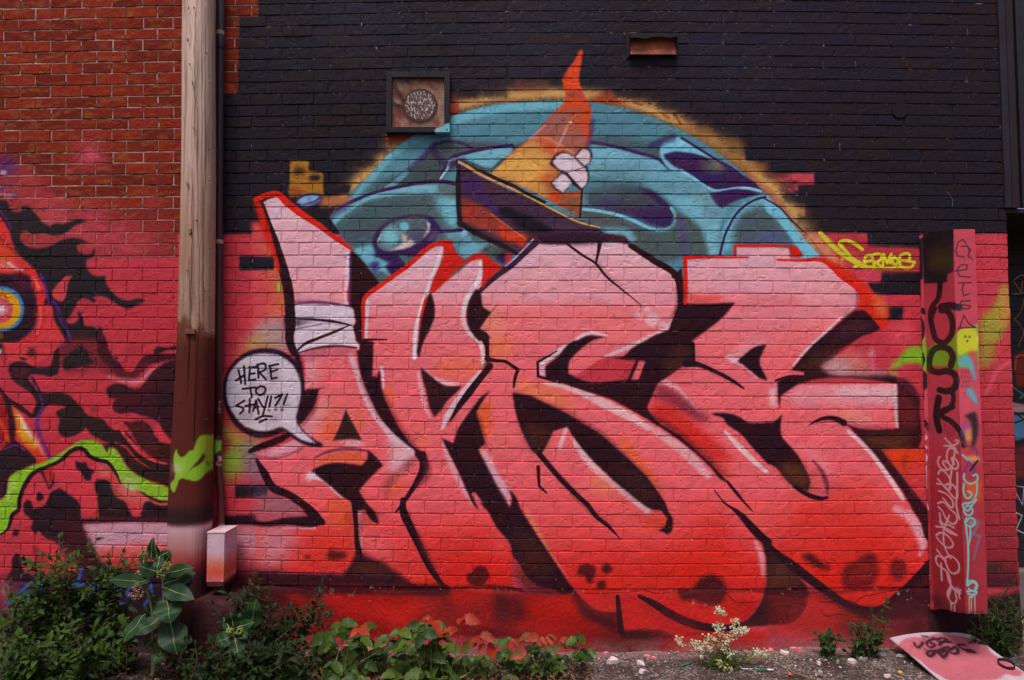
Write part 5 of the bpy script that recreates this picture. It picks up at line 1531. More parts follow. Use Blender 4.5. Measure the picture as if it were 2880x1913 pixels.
tube('coupling', [cpt(620, 96), cpt(620, 100), cpt(620, 136), cpt(620, 140)], [.0228, .0262, .0262, .0228], MAT_PIPE, cond, 18)
lo = spline(np.array([cpt(613, 1225), cpt(613.5, 1290), cpt(615, 1330), cpt(620, 1380), cpt(621.5, 1430), cpt(622, 1496)]), False)
tube('lower_pipe', [tuple(q) for q in lo], .0205, MAT_PIPE, cond, 16)
MAT_STRAP = surf('rusty_strap', (196, 158, 138), .6, .5, 40, 90, .4, col2=(140, 100, 84))
MAT_STRAP2 = surf('painted_strap', (74, 34, 34), .6, .4, 40, 90, .4)
for px, py, mt in ((619, 94, MAT_STRAP), (616, 681, MAT_STRAP), (613, 1230, MAT_STRAP2)):
    bm = bmesh.new()
    c = Vector(cpt(px, py))
    w, r0, r1 = .012, .0233, .0268
    ring = [(math.pi * k / 12) for k in range(13)]
    pr = []
    for an in ring:
        pr.append([bm.verts.new((c.x + rr * math.cos(an), c.y - rr * math.sin(an) , c.z + dz)) for rr, dz in ((r0, -w), (r1, -w), (r1, w), (r0, w))])
    for s in (-1,):
        pr.append([bm.verts.new((c.x - .062 + .0, c.y + dy, c.z + dz + .004)) for dy, dz in ((.004, -w), (.0, -w), (.0, w), (.004, w))])
    for a, b_ in zip(pr[:-1], pr[1:]):
        for k in range(4):
            bm.faces.new((a[k], a[(k+1) % 4], b_[(k+1) % 4], b_[k]))
    bm.faces.new(pr[0]); bm.faces.new(pr[-1][::-1])
    st = bm_obj('strap', bm, mt, cond)
    tube('screw', [(c.x - .052, c.y - .006, c.z + .004), (c.x - .052, c.y + .003, c.z + .004)], .0045, MAT_STRAP, st, 8)

# ---------------------------------------------------------------- painted electrical box and the concrete block it stands over
BXF = WALL_Y - .235
fl, fr = at_y(583, 1500, BXF)[0], at_y(632, 1500, BXF)[0]
zt, zb = at_y(600, 1500, BXF)[2], at_y(600, 1648, BXF)[2]
BC = Canvas(fl - .05, fr + .25, zb - .05, zt + .05, 500, lambda px, py: tuple(at_y(px, py, BXF)[[0, 2]]), 490.0)
BC.poly("P 560,1480 720,1480 720,1560 560,1560", (206, 170, 182), 2, smooth=False)
BC.poly("P 560,1556 720,1552 720,1680 560,1680", [(1550, (206, 166, 178)), (1590, (214, 120, 96)), (1610, (214, 84, 60)), (1636, (206, 110, 110)), (1642, (80, 34, 36)), (1660, (60, 26, 30))], 5)
BC.blob("P 645,1565", 12, (170, 150, 176), 8, .6)
for k in range(80):
    bx_, by_ = R.uniform(582, 672), R.uniform(1495, 1640)
    BC.stroke([(bx_, by_), (bx_ + R.uniform(-3, 3), by_ + R.uniform(2, 9))], R.uniform(.6, 1.6), (120, 70, 74) if R.random() < .6 else (226, 200, 206), .7, R.uniform(.3, .7))
BC.blob("P 610,1600", 16, (196, 60, 50), 12, .5)
BC.blob("P 655,1600", 14, (170, 90, 100), 9, .5)
MAT_BOX = painted('painted_sheet_metal', BC, BC.image('box_paint', GAIN), (0, 2), (200, 160, 170), (180, 140, 150), .5, .3, .0015, 140)
eb = thing('electrical_box', 'pink sprayed electrical box mounted low beside the timber pole', 'electrical box', ((fl+fr)/2, BXF, zb))
bb = WALL_Y - .05
bm = bmesh.new()
bm_box(bm, fl, fr, BXF, bb, zb + .02, zt)
bm_obj('casing', bm, MAT_BOX, eb, bevel=.004)
box('side_cover', fr + .0005, fr + .003, BXF + .012, bb - .012, zb + .035, zt - .012, MAT_BOX, eb, .001)
bm = bmesh.new()
bm_box(bm, fl + .003, fr - .003, BXF + .004, bb - .002, zb - .006, zb + .02)
bm_obj('base_rail', bm, MAT_BOX, eb, bevel=.003)
for yy in (.03, .08, .15):
    for zz in (zt - .025, zb + .05):
        tube('screw', [(fr + .002, BXF + yy, zz), (fr + .0055, BXF + yy, zz)], .0042, MAT_STRAP, eb, 8)
box('lid', fl - .003, fr + .004, BXF - .003, bb, zt + .0005, zt + .007, MAT_BOX, eb, .0015)
# stub of pipe down into the block
tube('stub_pipe', [((fl+fr)/2 - .01, BXF + .09, zb + .005), ((fl+fr)/2 - .01, BXF + .09, zb - .09)], .012, MAT_STRAP2, eb, 10)
kx0, kx1 = at_y(538, 1700, WALL_Y - .3)[0], at_y(668, 1700, WALL_Y - .3)[0]
kz = at_y(600, 1690, WALL_Y - .3)[2]
bm = bmesh.new()
bm_box(bm, kx0, kx1, WALL_Y - .30, WALL_Y - .03, -.04, kz)
bmesh.ops.subdivide_edges(bm, edges=list(bm.edges), cuts=7, use_grid_fill=True)
for v in bm.verts:
    c = Vector(((kx0+kx1)/2, WALL_Y - .165, kz/2))
    d = v.co - c
    e = sum(1 for q, h in ((d.x, (kx1-kx0)/2), (d.y, .135), (d.z, kz/2 + .02)) if abs(abs(q) - h) < .025)
    v.co -= d.normalized() * (.008 * max(0, e - 1))
    v.co += Vector((R.uniform(-1, 1), R.uniform(-1, 1), R.uniform(-1, 1))) * .0035
MAT_BLOCK = surf('maroon_concrete', (74, 36, 36), .85, .45, 7, 55, .9, .008, col2=(42, 22, 24), spec=.15)
tagit(bm_obj('concrete_block', bm, MAT_BLOCK, None, True), 'rough maroon painted concrete block under the electrical box', 'concrete block')

# ---------------------------------------------------------------- square wall fan behind wire mesh
MAT_FRAME = surf('black_painted_steel', (36, 31, 38), .55, .35, 18, 90, .25, .001, col2=(28, 23, 28), spec=.15)
MAT_RUST = surf('rust', (120, 74, 48), .85, .5, 25, 120, .6, .002, col2=(58, 34, 26))
MAT_WIRE = surf('mesh_wire', (150, 112, 92), .6, .4, 60, 80, .2, col2=(90, 60, 50))
fan = thing('wall_fan', 'square exhaust fan behind wire mesh on the black wall', 'exhaust fan', (at_y(1175, 287, WALL_Y)[0], WALL_Y, at_y(1175, 372, WALL_Y)[2]))
FY = WALL_Y - .045
ol, orr = at_y(1086, 287, FY)[0], at_y(1265, 287, FY)[0]
ot, ob = at_y(1175, 202, FY)[2], at_y(1175, 372, FY)[2]
fw = .034
FC = Canvas(ol - .05, orr + .05, ob - .05, ot + .05, 420, lambda px, py: tuple(at_y(px, py, FY)[[0, 2]]), 470.0)
FC.poly("10 1640,1200 1720,1150 1780,1130 1790,1225 1650,1225", (112, 186, 206), 1, smooth=False)
FC.poly("10 1650,1190 1680,1170 1680,1205", (206, 190, 190), 2)
MAT_FANF = painted('fan_frame_paint', FC, FC.image('fan_paint', GAIN), (0, 2), (40, 34, 42), (30, 25, 31), .5, .2, .001, 90, spec=.15)
bm = bmesh.new()
for x0, x1, z0, z1 in ((ol, orr, ot - fw, ot), (ol, orr, ob, ob + fw), (ol, ol + fw, ob + fw + .0005, ot - fw - .0005), (orr - fw, orr, ob + fw + .0005, ot - fw - .0005)):
    bm_box(bm, x0, x1, FY, WALL_Y + .004, z0, z1)
bm_obj('frame', bm, MAT_FANF, fan, bevel=.0015)
# plate behind, the round motor guard, struts
xi0, xi1, zi0, zi1 = ol + fw, orr - fw, ob + fw, ot - fw
MAT_BACKP, nt, b = new_mat('stained_plate')
pos = N(nt, 'NewGeometry').outputs['Position']
nn = noise(nt, pos, 16, 5, .65)
n3 = noise(nt, pos, 5, 3, .6)
c0 = mix(nt, remap(nt, nn, .35, .7), lin((230, 196, 170)), lin((176, 124, 100)))
c0 = mix(nt, remap(nt, n3, .42, .5), lin((170, 60, 46)), c0)
nt.links.new(c0, b.inputs['Base Color'])
b.inputs['Roughness'].default_value = .8
nt.links.new(bump(nt, nn, .4, .003), b.inputs['Normal'])
box('back_plate', xi0 - .002, xi1 + .002, WALL_Y - .012, WALL_Y - .002, zi0 - .002, zi1 + .002, MAT_BACKP, fan, 0)
cx, cz = at_y(1180, 293, FY)[0], at_y(1180, 293, FY)[2]
rad = .098
bm = bmesh.new()
bmesh.ops.create_cone(bm, cap_ends=True, segments=36, radius1=rad, radius2=rad * .94, depth=.018, matrix=Matrix.Translation((cx, WALL_Y - .021, cz)) @ Matrix.Rotation(math.radians(90), 4, 'X'))
MAT_GUARD, nt, b = new_mat('speckled_guard')
pos = N(nt, 'NewGeometry').outputs['Position']
sp = noise(nt, scaled(nt, pos, (1.5, 1, .8)), 62, 2, .5)
nt.links.new(mix(nt, remap(nt, sp, .53, .57), lin((84, 56, 50)), lin((236, 230, 232))), b.inputs['Base Color'])
b.inputs['Roughness'].default_value = .6
nt.links.new(bump(nt, sp, .5, .004), b.inputs['Normal'])
gd = bm_obj('motor_guard', bm, MAT_GUARD, fan)
V, F = [], []
for k in range(40):
    an = 2*math.pi*k/40
    for rr, dy in ((rad*1.0, -.026), (rad*1.08, -.022), (rad*1.08, -.013), (rad, -.013)):
        V.append((cx + rr*math.cos(an), WALL_Y + dy, cz + rr*math.sin(an)))
for k in range(40):
    for q in range(4):
        F.append((4*k+q, 4*((k+1) % 40)+q, 4*((k+1) % 40)+(q+1) % 4, 4*k+(q+1) % 4))
mesh('guard_ring', V, F, surf('dark_rubber', (58, 40, 38), .7, .4, 40, 90, .2), gd, True)
for (x0, y0), (x1, y1) in (((1100, 220), (1135, 285)), ((1098, 288), (1135, 302)), ((1240, 210), (1256, 240))):
    a, c = at_y(x0, y0, WALL_Y - .02), at_y(x1, y1, WALL_Y - .02)
    tube('strut', [tuple(a), tuple(c)], .010, MAT_DARK, fan, 8)
tube('plug', [tuple(at_y(1148, 230, WALL_Y - .012)), tuple(at_y(1148, 230, WALL_Y - .03))], .012, MAT_DARK, fan, 10)
# woven wire, one mesh of about seventy crossing wires
V, F = [], []
def wire(p0, p1, r=.0010):
    v, f = tube_data([p0, p1], r, 5, False)
    n0 = len(V)
    V.extend(v)
    F.extend([tuple(n0+i for i in t) for t in f])
step = .0098
x = xi0 + step / 2
while x < xi1:
    wire((x + R.uniform(-.0008, .0008), FY + .012, zi0), (x + R.uniform(-.0008, .0008), FY + .012, zi1)); x += step
z = zi0 + step / 2
while z < zi1:
    wire((xi0, FY + .0145, z + R.uniform(-.0008, .0008)), (xi1, FY + .0145, z + R.uniform(-.0008, .0008))); z += step
mm = mesh('wire_mesh', V, F, MAT_WIRE, fan)
mm['kind'] = 'stuff'
for sx in (ol + .017, (ol+orr)/2, orr - .017):
    for sz in (ob + .017, ot - .017):
        tube('screw', [(sx, FY - .0025, sz), (sx, FY + .002, sz)], .004, MAT_DARK, fan, 8)

# ---------------------------------------------------------------- small rectangular hood
hood = thing('vent_hood', 'small black sheet metal vent hood with rusty opening high on the wall', 'vent hood', (at_y(1833, 130, WALL_Y)[0], WALL_Y, at_y(1833, 162, WALL_Y)[2]))
hl, hr = at_y(1768, 130, WALL_Y)[0], at_y(1900, 130, WALL_Y)[0]
ht, hb = at_y(1833, 102, WALL_Y)[2], at_y(1833, 161, WALL_Y)[2]
yo = WALL_Y - .055
t = .0035
bm = bmesh.new()
bm_box(bm, hl - .014, hr + .014, WALL_Y - .006, WALL_Y - .001, hb - .006, ht + .012)
bm_obj('flange', bm, MAT_FRAME, hood, bevel=.001)
for name, x0, x1 in (('side_panel', hl, hl + t), ('side_panel', hr - t, hr)):
    V = [(x, y, z) for x in (x0, x1) for y, z in ((WALL_Y - .0065, hb), (yo + .03, hb + .002), (yo, ht - .026), (yo, ht - .008), (WALL_Y - .0065, ht))]
    mesh(name, V, [(0, 1, 2, 3, 4), (9, 8, 7, 6, 5)] + [(k, k+5, (k+1) % 5 + 5, (k+1) % 5) for k in range(5)], MAT_FRAME, hood)
V, F = [], []
for i in range(13):
    x = hl + .004 + (hr - hl - .008) * i / 12
    dz = .004 * math.sin(i * 1.1) - (.006 if i < 5 else 0)
    for y, z in ((WALL_Y - .007, ht + .001), (yo - .004, ht - .008), (yo - .004, ht - .034 + dz), (yo - .001, ht - .034 + dz), (yo - .001, ht - .011), (WALL_Y - .007, ht - .003)):
        V.append((x, y, z))
for i in range(12):
    for k in range(6):
        F.append((6*i+k, 6*i+6+k, 6*i+6+(k+1) % 6, 6*i+(k+1) % 6))
F += [tuple(range(6))[::-1], tuple(range(72, 78))]
mesh('canopy', V, F, MAT_FRAME, hood)
MAT_HRUST = surf('hood_rust', (176, 92, 56), .85, .5, 9, 60, .5, .003, col2=(90, 46, 32))
V = [(hl + t + .001, WALL_Y - .007, ht - .006), (hr - t - .001, WALL_Y - .007, ht - .006), (hr - t - .001, WALL_Y - .0335, hb + .004), (hl + t + .001, WALL_Y - .0335, hb + .004),
     (hl + t + .001, WALL_Y - .0065, ht - .008), (hr - t - .001, WALL_Y - .0065, ht - .008), (hr - t - .001, WALL_Y - .0305, hb + .001), (hl + t + .001, WALL_Y - .0305, hb + .001)]
mesh('flap', V, [(0, 3, 2, 1), (4, 5, 6, 7), (0, 1, 5, 4), (1, 2, 6, 5), (2, 3, 7, 6), (3, 0, 4, 7)], MAT_HRUST, hood)

# round blanking plate
c = at_y(2529, 311, WALL_Y)
bm = bmesh.new()
bmesh.ops.create_cone(bm, cap_ends=True, segments=40, radius1=.049, radius2=.048, depth=.006, matrix=Matrix.Translation((c[0], WALL_Y - .0045, c[2])) @ Matrix.Rotation(math.radians(90), 4, 'X'))
cp = tagit(bm_obj('cover_plate', bm, surf('plate_paint', (36, 28, 34), .6, .3, 12, 60, .3, col2=(30, 23, 27), spec=.1)), 'round black cover plate on the upper right brickwork', 'cover plate')
for an in (.7, 2.4, 3.9, 5.5):
    tube('screw', [(c[0] + .04*math.cos(an), WALL_Y - .0072, c[2] + .04*math.sin(an)), (c[0] + .04*math.cos(an), WALL_Y - .0095, c[2] + .04*math.sin(an))], .003, MAT_DARK, cp, 8)

# ---------------------------------------------------------------- boxed metal column with tags
X0 = at_y(2606, 1100, WALL_Y)[0]
YF = at_x(2696, 1100, X0)[1]
X1 = at_y(2757, 1100, YF)[0]
ZT = at_y(2710, 645, YF)[2]
ZB = at_y(2735, 1727, YF)[2]
CL = Canvas(YF - .02, WALL_Y + .02, ZB - .1, ZT + .05, 420, lambda px, py: tuple(at_x(px, py, X0)[[1, 2]]), 480.0, du=.62)
CF = Canvas(X0 - .05, X1 + .12, ZB - .1, ZT + .05, 480, lambda px, py: tuple(at_y(px, py, YF)[[0, 2]]), 495.0)
CP = (206, 66, 84)
for cv in (CL, CF):
    cv.gx = 2690
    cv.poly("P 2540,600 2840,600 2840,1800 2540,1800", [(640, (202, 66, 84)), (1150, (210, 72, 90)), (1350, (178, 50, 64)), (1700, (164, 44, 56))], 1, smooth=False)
    cv.blob("c1 470,1450", 40, (222, 100, 124), 24, .6)
    cv.blob("c2 300,240", 40, (226, 90, 116), 24, .6)
    cv.poly("c1 60,90 355,60 355,415 305,440 300,505 140,515 60,520", (34, 26, 32), 1, smooth=False)
    cv.poly("c1 -60,1030 60,1015 150,1040 230,1000 320,980 385,920 570,830 575,1230 560,1210 395,1200 380,1225 300,1190 190,1190 130,1180 -60,1170", (132, 178, 44), 1.5, smooth=False)
    cv.poly("c1 385,920 410,890 530,880 560,960 545,1070 470,1075 400,1110", (206, 206, 40), 2)
    cv.poly("c1 470,1080 540,1065 560,1220 540,1400 510,1250", (210, 74, 88), 4)
    cv.poly("c1 395,1200 400,1130 450,1100 490,1120 520,1190 540,1310 525,1310 500,1240 460,1180", (98, 178, 190), 3)
    cv.poly("c1 450,1370 500,1365 530,1420 555,1500 545,1510 510,1470 470,1410", (98, 178, 190), 3)
    for s, w in (("c1 245,490 240,560 225,640 180,700 165,760 180,880 220,980 265,1000 320,960 345,880 335,790 300,740 250,735", 16), ("c1 250,705 330,695 400,712", 19), ("c1 200,720 170,800 185,900", 14),
                 ("c1 330,1185 345,1110 320,1060 260,1035 200,1050 160,1130 170,1220 220,1240 300,1230 360,1260 375,1330 345,1380 290,1395 240,1385", 18),
                 ("c1 232,1450 215,1568 c2 215,100 238,205", 19), ("c1 345,1400 350,1470 320,1530 250,1580", 13), ("c2 345,10 250,75 330,130 390,190 425,250 440,330", 15)):
        cv.stroke(s, w, (34, 26, 30), 1.5, grain=.6, sharp=150)
    cv.stroke("c1 150,1060 135,1140 160,1230", 12, (80, 60, 40), 7, .5)
    cv.poly("c2 440,85 530,50 545,90 555,190 520,330 490,375 500,280 505,190 480,120", (44, 30, 36), 3)
    cv.poly("c2 440,200 490,180 505,290 450,295", (216, 150, 84), 3)
    cv.poly("c2 425,190 480,140 480,160 440,210 430,280", (150, 84, 180), 3)
    cv.poly("c2 440,300 480,300 495,350 460,370", (220, 80, 50), 4)
    cv.stroke("c2 430,300 460,330 540,370 545,410", 6, (110, 50, 110), 3, .8)
    cv.poly("c2 440,420 560,425 575,450 480,455", (216, 150, 90), 3)
    cv.stroke("c2 425,405 465,440 500,470", 5, (130, 190, 190), 1.5)
    cv.stroke("c2 430,560 480,460 520,520 500,590", 6, (100, 50, 130), 2, .8)
    cv.stroke("c2 490,530 548,455", 6, (40, 26, 34), 1.5)
    cv.poly("c2 450,640 580,600 582,790 500,760 450,760", (216, 80, 30), 5)
    TE = (122, 188, 184)
    for s in ("c2 440,560 440,600 490,640 550,600 540,565 510,575", "c2 440,640 435,700 470,760 500,720 470,700", "c2 545,640 540,720 500,790 430,815 470,860 500,820 540,770", "c2 470,810 440,870 480,900 510,860 480,820",
              "c2 460,920 450,960 500,990 530,950 490,920 460,950", "c2 455,980 470,1100 475,1300 465,1470", "c2 490,990 490,1080 475,1150", "c2 465,1470 480,1440 540,1450 545,1490 510,1520 480,1500", "c2 465,1520 540,1530 490,1568"):
        cv.stroke(s, 5.2, TE, .8, sharp=170)
    cv.stroke("c2 530,930 560,960 510,1050 570,1070 545,1150 520,1260", [6, 7, 6, 4], (90, 150, 156), 4, .6)
    cv.blob("c2 500,960", 7, TE, 3, .8)
    for s in ("33 1850,800 1850,960", "33 1870,800 1870,930", "33 1900,790 1905,960"):
        cv.stroke(s, 2.6, (150, 184, 160), .8)
    cv.poly("33 1840,690 1930,700 1920,760 1890,790 1840,780", None)
    cv.stroke("33 1840,700 1880,670 1925,700 1900,730 1920,760 1880,785 1840,775", 5, TE, 1)
    # pale looping signature up the side
    LP = (222, 184, 190)
    for s in ("c2 285,268 350,340 390,390", "c2 280,330 350,330 390,290 370,285", "c2 390,390 330,350 300,400 320,480 370,520 390,470 340,430 360,480", "c2 245,420 230,440 240,500 290,530 330,500 270,460 300,520",
              "c2 230,560 250,530 300,560 330,620 310,690 260,640 225,600", "c2 370,350 330,600 320,690", "c2 220,640 270,650 330,720 370,760 380,690 330,640 290,650", "c2 235,700 290,720 350,790 350,830 270,760",
              "c2 225,800 270,790 330,850 380,900 350,970 290,920 260,860 230,830", "c2 385,550 385,700 380,830 405,930", "c2 240,880 260,960 320,980 360,1000", "c2 210,990 280,1000 380,1060 290,1020 240,950",
              "c2 210,1060 250,1040 320,1080 350,1140 300,1160 240,1110 215,1080", "c2 320,900 270,1050 290,1180 330,1250", "c2 215,1180 270,1250 340,1370 390,1360 390,1280 330,1230 280,1250", "c2 290,1270 220,1230 215,1290 260,1330 290,1350 330,1470 310,1560",
              "c2 250,1290 255,1430", "c2 330,1470 410,1530 380,1490", "33 1640,580 1680,700 1740,760 1770,740", "33 1680,700 1650,800 1690,860 1730,840 1720,770", "33 1590,560 1595,650", "33 1680,860 1680,930", "33 1710,860 1712,940", "33 1750,770 1760,815"):
        cv.stroke(s, 5.2, LP, .8, sharp=170)
    for i in range(7):
        x = 2560 + (280 + 13*i) * .3445
        cv.stroke([(x, 1140 + (160 + R.uniform(-20, 20))*.3445), (x + R.uniform(-1, 2), 1140 + (250 + R.uniform(-20, 25))*.3445)], 1.6, (120, 24, 44), .6, .8)
    # marker letters GETSA on the front, small scribbles
    MK = (92, 34, 46)
    for s in ("c1 455,190 430,155 390,180 375,240 385,290 440,300", "c1 415,213 470,212 480,250 475,300", "c1 460,205 490,240 470,290 510,320", "c1 370,415 460,400 465,365 420,360 385,400 400,455 490,465", "c1 395,510 495,508", "c1 435,515 425,570 440,615 480,600",
              "c1 490,655 420,660 405,685 495,700 480,720 405,725", "c1 400,890 440,775 470,830 490,850 535,875", "c1 395,880 530,872"):
        cv.stroke(s, 4.2, MK, .7, smooth=False)
    for s in ("c1 410,1225 425,1250 435,1222", "c1 445,1225 445,1250", "c1 455,1250 458,1225 470,1245 480,1225 485,1250", "c1 415,1290 415,1265 430,1270 418,1280 440,1290 450,1268 460,1290", "c1 470,1268 470,1290 500,1285", "c1 430,1330 430,1305 445,1312 432,1318 445,1330", "c1 455,1330 462,1308 475,1330 480,1310 495,1312",
              "c1 415,1365 415,1345 430,1350 418,1365", "c1 440,1345 440,1365 455,1360", "c1 460,1365 462,1345 472,1360 482,1345 484,1365", "c1 430,1410 450,1405 445,1430", "c1 440,1440 470,1450"):
        cv.stroke(s, 1.3, (110, 40, 56), .5, .9, smooth=False)
    for q in ("c1 452,948", "c1 485,950", "c1 468,985"):
        cv.blob(q, 2.3, (40, 40, 24), .6, ry=3.6)
    cv.blob("c1 545,970", 4, (210, 214, 190), 2, .8)
    cv.blob("33 1560,860", 20, (60, 26, 34), 12, .8)
    for i in range(40):
        x, y = R.uniform(2610, 2770), R.uniform(660, 1720)
        cv.blob((x, y), R.uniform(.6, 1.8), (90, 30, 40), .6, R.uniform(.3, .8))
for cv in (CL, CF):
    for i in range(90):       # scuffs along the folded corner and the foot
        if R.random() < .6:
            x, y = 2683 + 26 * (R.random() ** .5) * 1 + R.uniform(-3, 3), R.uniform(650, 1725)
            x = np.interp(y, [645, 1100, 1727], [2683, 2696, 2705]) + R.uniform(-3, 3)
        else:
            x, y = R.uniform(2612, 2768), R.uniform(1640, 1728)
        cv.stroke([(x, y), (x + R.uniform(-3, 3), y + R.uniform(2, 14))], R.uniform(.7, 2.2), (70, 30, 36) if R.random() < .7 else (150, 110, 104), .7, R.uniform(.4, .9))
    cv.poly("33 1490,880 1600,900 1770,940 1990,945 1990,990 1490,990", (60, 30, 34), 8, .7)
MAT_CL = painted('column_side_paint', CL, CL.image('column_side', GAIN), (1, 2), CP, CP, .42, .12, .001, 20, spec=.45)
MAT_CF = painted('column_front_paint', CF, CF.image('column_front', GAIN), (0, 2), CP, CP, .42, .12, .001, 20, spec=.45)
colm = thing('boxed_column', 'boxed sheet metal column covered in marker tags near the wall corner', 'metal column', ((X0+X1)/2, YF, ZB))
def sheet(name, a, b_, zt0, zt1, zb_fn, mat, th, nrm, parent, nseg=14, nh=24):
    """bent metal sheet between plan points a and b, thickness th along nrm, bottom edge ragged"""
    V, F = [], []
    for side in (0, 1):
        for j in range(nh+1):
            for i in range(nseg+1):
                s = i / nseg
                x, y = a[0] + (b_[0]-a[0])*s, a[1] + (b_[1]-a[1])*s
                z1, z0 = zt0 + (zt1-zt0)*s, zb_fn(s)
                q = j / nh
                wv = .0015 * math.sin(q*9 + s*3)
                V.append((x + nrm[0]*(th*side + wv), y + nrm[1]*(th*side + wv), z0 + (z1-z0)*q))
    m_ = (nseg+1)*(nh+1)
    W_ = nseg+1
    for j in range(nh):
        for i in range(nseg):
            k = j*W_+i
            F.append((k, k+1, k+W_+1, k+W_))
            F.append((m_+k, m_+k+W_, m_+k+W_+1, m_+k+1))
    for i in range(nseg):
        F.append((i, m_+i, m_+i+1, i+1))
        k = nh*W_+i
        F.append((k, k+1, m_+k+1, m_+k))
    for j in range(nh):
        F.append((j*W_, (j+1)*W_, m_+(j+1)*W_, m_+j*W_))
        k = j*W_+nseg
        F.append((k, m_+k, m_+k+W_, k+W_))
    return mesh(name, V, F, mat, parent)
zl = at_x(2616, 1712, X0)[2]
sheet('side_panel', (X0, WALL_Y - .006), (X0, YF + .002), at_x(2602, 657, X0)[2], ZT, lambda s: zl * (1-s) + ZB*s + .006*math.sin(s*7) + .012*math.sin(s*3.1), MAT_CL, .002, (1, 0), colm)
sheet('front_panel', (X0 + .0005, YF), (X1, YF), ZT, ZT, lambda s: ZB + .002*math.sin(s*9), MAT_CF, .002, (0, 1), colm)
sheet('return_panel', (X1 - .0005, YF + .0025), (X1, WALL_Y - .02), ZT, ZT - .02, lambda s: ZB + .01*s, MAT_CL, .002, (-1, 0), colm)
sheet('side_flange', (X0 - .022, WALL_Y - .0075), (X0 - .0005, WALL_Y - .0075), at_x(2602, 657, X0)[2] - .01, at_x(2602, 657, X0)[2], lambda s: zl + .01, MAT_CF, .0015, (0, -1), colm, 4, 24)
sheet('front_flange', (X1 + .001, YF + .05), (X1 + .024, YF + .065), ZT - .045, ZT - .05, lambda s: ZB + .035, MAT_CF, .002, (0, -1), colm, 4, 24)
MAT_TOP = surf('column_cap', (170, 50, 66), .5, .3, 10, 50, .2)
V = [(X0 + .003, YF + .003, ZT - .004), (X1 - .003, YF + .003, ZT - .004), (X1 - .003, WALL_Y - .02, ZT - .01), (X0 + .003, WALL_Y - .02, ZT - .02)]
mesh('cap', V + [(x, y, z - .003) for x, y, z in V], [(0, 1, 2, 3), (7, 6, 5, 4), (0, 4, 5, 1), (1, 5, 6, 2), (2, 6, 7, 3), (3, 7, 4, 0)], MAT_TOP, colm)

# ---------------------------------------------------------------- past the corner: steel trims, dark panel, recessed shutter
MAT_TRIM = surf('dark_trim', (44, 40, 52), .5, .3, 6, 40, .2, .001, col2=(36, 27, 31), spec=.2)
MAT_TRIM2 = surf('brown_trim', (44, 34, 40), .5, .3, 6, 40, .2, .001, col2=(36, 26, 28), spec=.2)
zs = at_y(2840, 585, WALL_Y)[2]
tx = CORNER
f1 = thing('corner_flashing', 'dark folded metal flashing on the upper wall corner', 'metal flashing', (tx, WALL_Y, zs))
box('inner_strip', tx - .012, tx + .034, WALL_Y - .012, WALL_Y + .3, zs, 5.2, MAT_TRIM, f1, .002)
box('outer_strip', tx + .0345, tx + .082, WALL_Y - .004, WALL_Y + .3, zs, 5.2, MAT_TRIM2, f1, .002)
box('lip', tx + .030, tx + .0385, WALL_Y - .017, WALL_Y - .0125, zs, 5.2, MAT_TRIM2, f1, .001)
ds = thing('steel_shutter_box', 'dark steel panel over the recess past the wall corner', 'steel panel', (tx + .4, WALL_Y + .2, zs))
box('panel', tx + .118, tx + 2.6, WALL_Y + .02, WALL_Y + .06, zs + .012, 5.2, MAT_TRIM, ds, .003)
box('ledge', tx - .0, tx + 2.6, WALL_Y + .012, WALL_Y + .9, zs - .03, zs - .002, MAT_TRIM2, ds, .003)
AY = WALL_Y + .75
AC = Canvas(at_y(2820, 900, AY)[0], at_y(2820, 900, AY)[0] + 1.9, 0, zs, 330, lambda px, py: tuple(at_y(px, py, AY)[[0, 2]]), 395.0)
AC.poly("P 2700,500 3500,500 3500,1800 2700,1800", (34, 28, 32), 1, smooth=False)
for k in range(7):
    ox = 2850 + k * 95
    AC.stroke([(ox, 790), (ox + 25, 774), (ox + 45, 790), (ox + 30, 822), (ox, 828)], 3, (200, 130, 100), .8)
    AC.stroke([(ox + 4, 795), (ox + 22, 822), (ox + 26, 790)], 2.6, (200, 130, 100), .8)
    AC.stroke([(ox + 30, 840), (ox + 20, 880), (ox + 2, 898), (ox + 28, 930), (ox + 14, 975)], 2.6, (170, 110, 50), .8)
    AC.poly([(ox, 1000), (ox + 30, 985), (ox + 60, 1010), (ox + 50, 1080), (ox + 10, 1090)], (150, 36, 26), 3)
    AC.stroke([(ox + 4, 1040), (ox + 16, 1000), (ox + 34, 1000)], 4, (196, 110, 40), 1)
    AC.stroke([(ox, 1090), (ox + 30, 1110), (ox + 20, 1120)], 4, (60, 150, 140), 1)
    AC.poly([(ox - 10, 1130), (ox + 40, 1140), (ox + 30, 1160), (ox - 5, 1160)], (214, 160, 170), 1)
    AC.poly([(ox - 5, 1165), (ox + 45, 1170), (ox + 40, 1230), (ox + 5, 1240)], (90, 140, 180), 1)
    AC.poly([(ox + 20, 1175), (ox + 40, 1172), (ox + 40, 1190)], (214, 140, 40), 1)
    AC.stroke([(ox - 10, 1150), (ox + 30, 1180), (ox + 5, 1190)], 4, (26, 22, 26), 1)
    AC.poly([(ox, 1260), (ox + 40, 1250), (ox + 50, 1350), (ox + 5, 1340)], (110, 34, 34), 4)
    AC.stroke([(ox, 1365), (ox + 30, 1370), (ox + 26, 1420), (ox + 4, 1380)], 3, (170, 150, 190), .8)
    AC.stroke([(ox + 5, 1440), (ox + 25, 1450), (ox + 8, 1490), (ox + 30, 1500)], 3, (190, 180, 190), .8)
MAT_SH = painted('shutter_paint', AC, AC.image('shutter_paint', GAIN), (0, 2), (40, 36, 40), (30, 26, 28), .5, .2, .001, 60)
sh = thing('roller_shutter', 'dark graffiti covered shutter in the recess past the wall corner', 'shutter', (tx + .6, AY, 0))
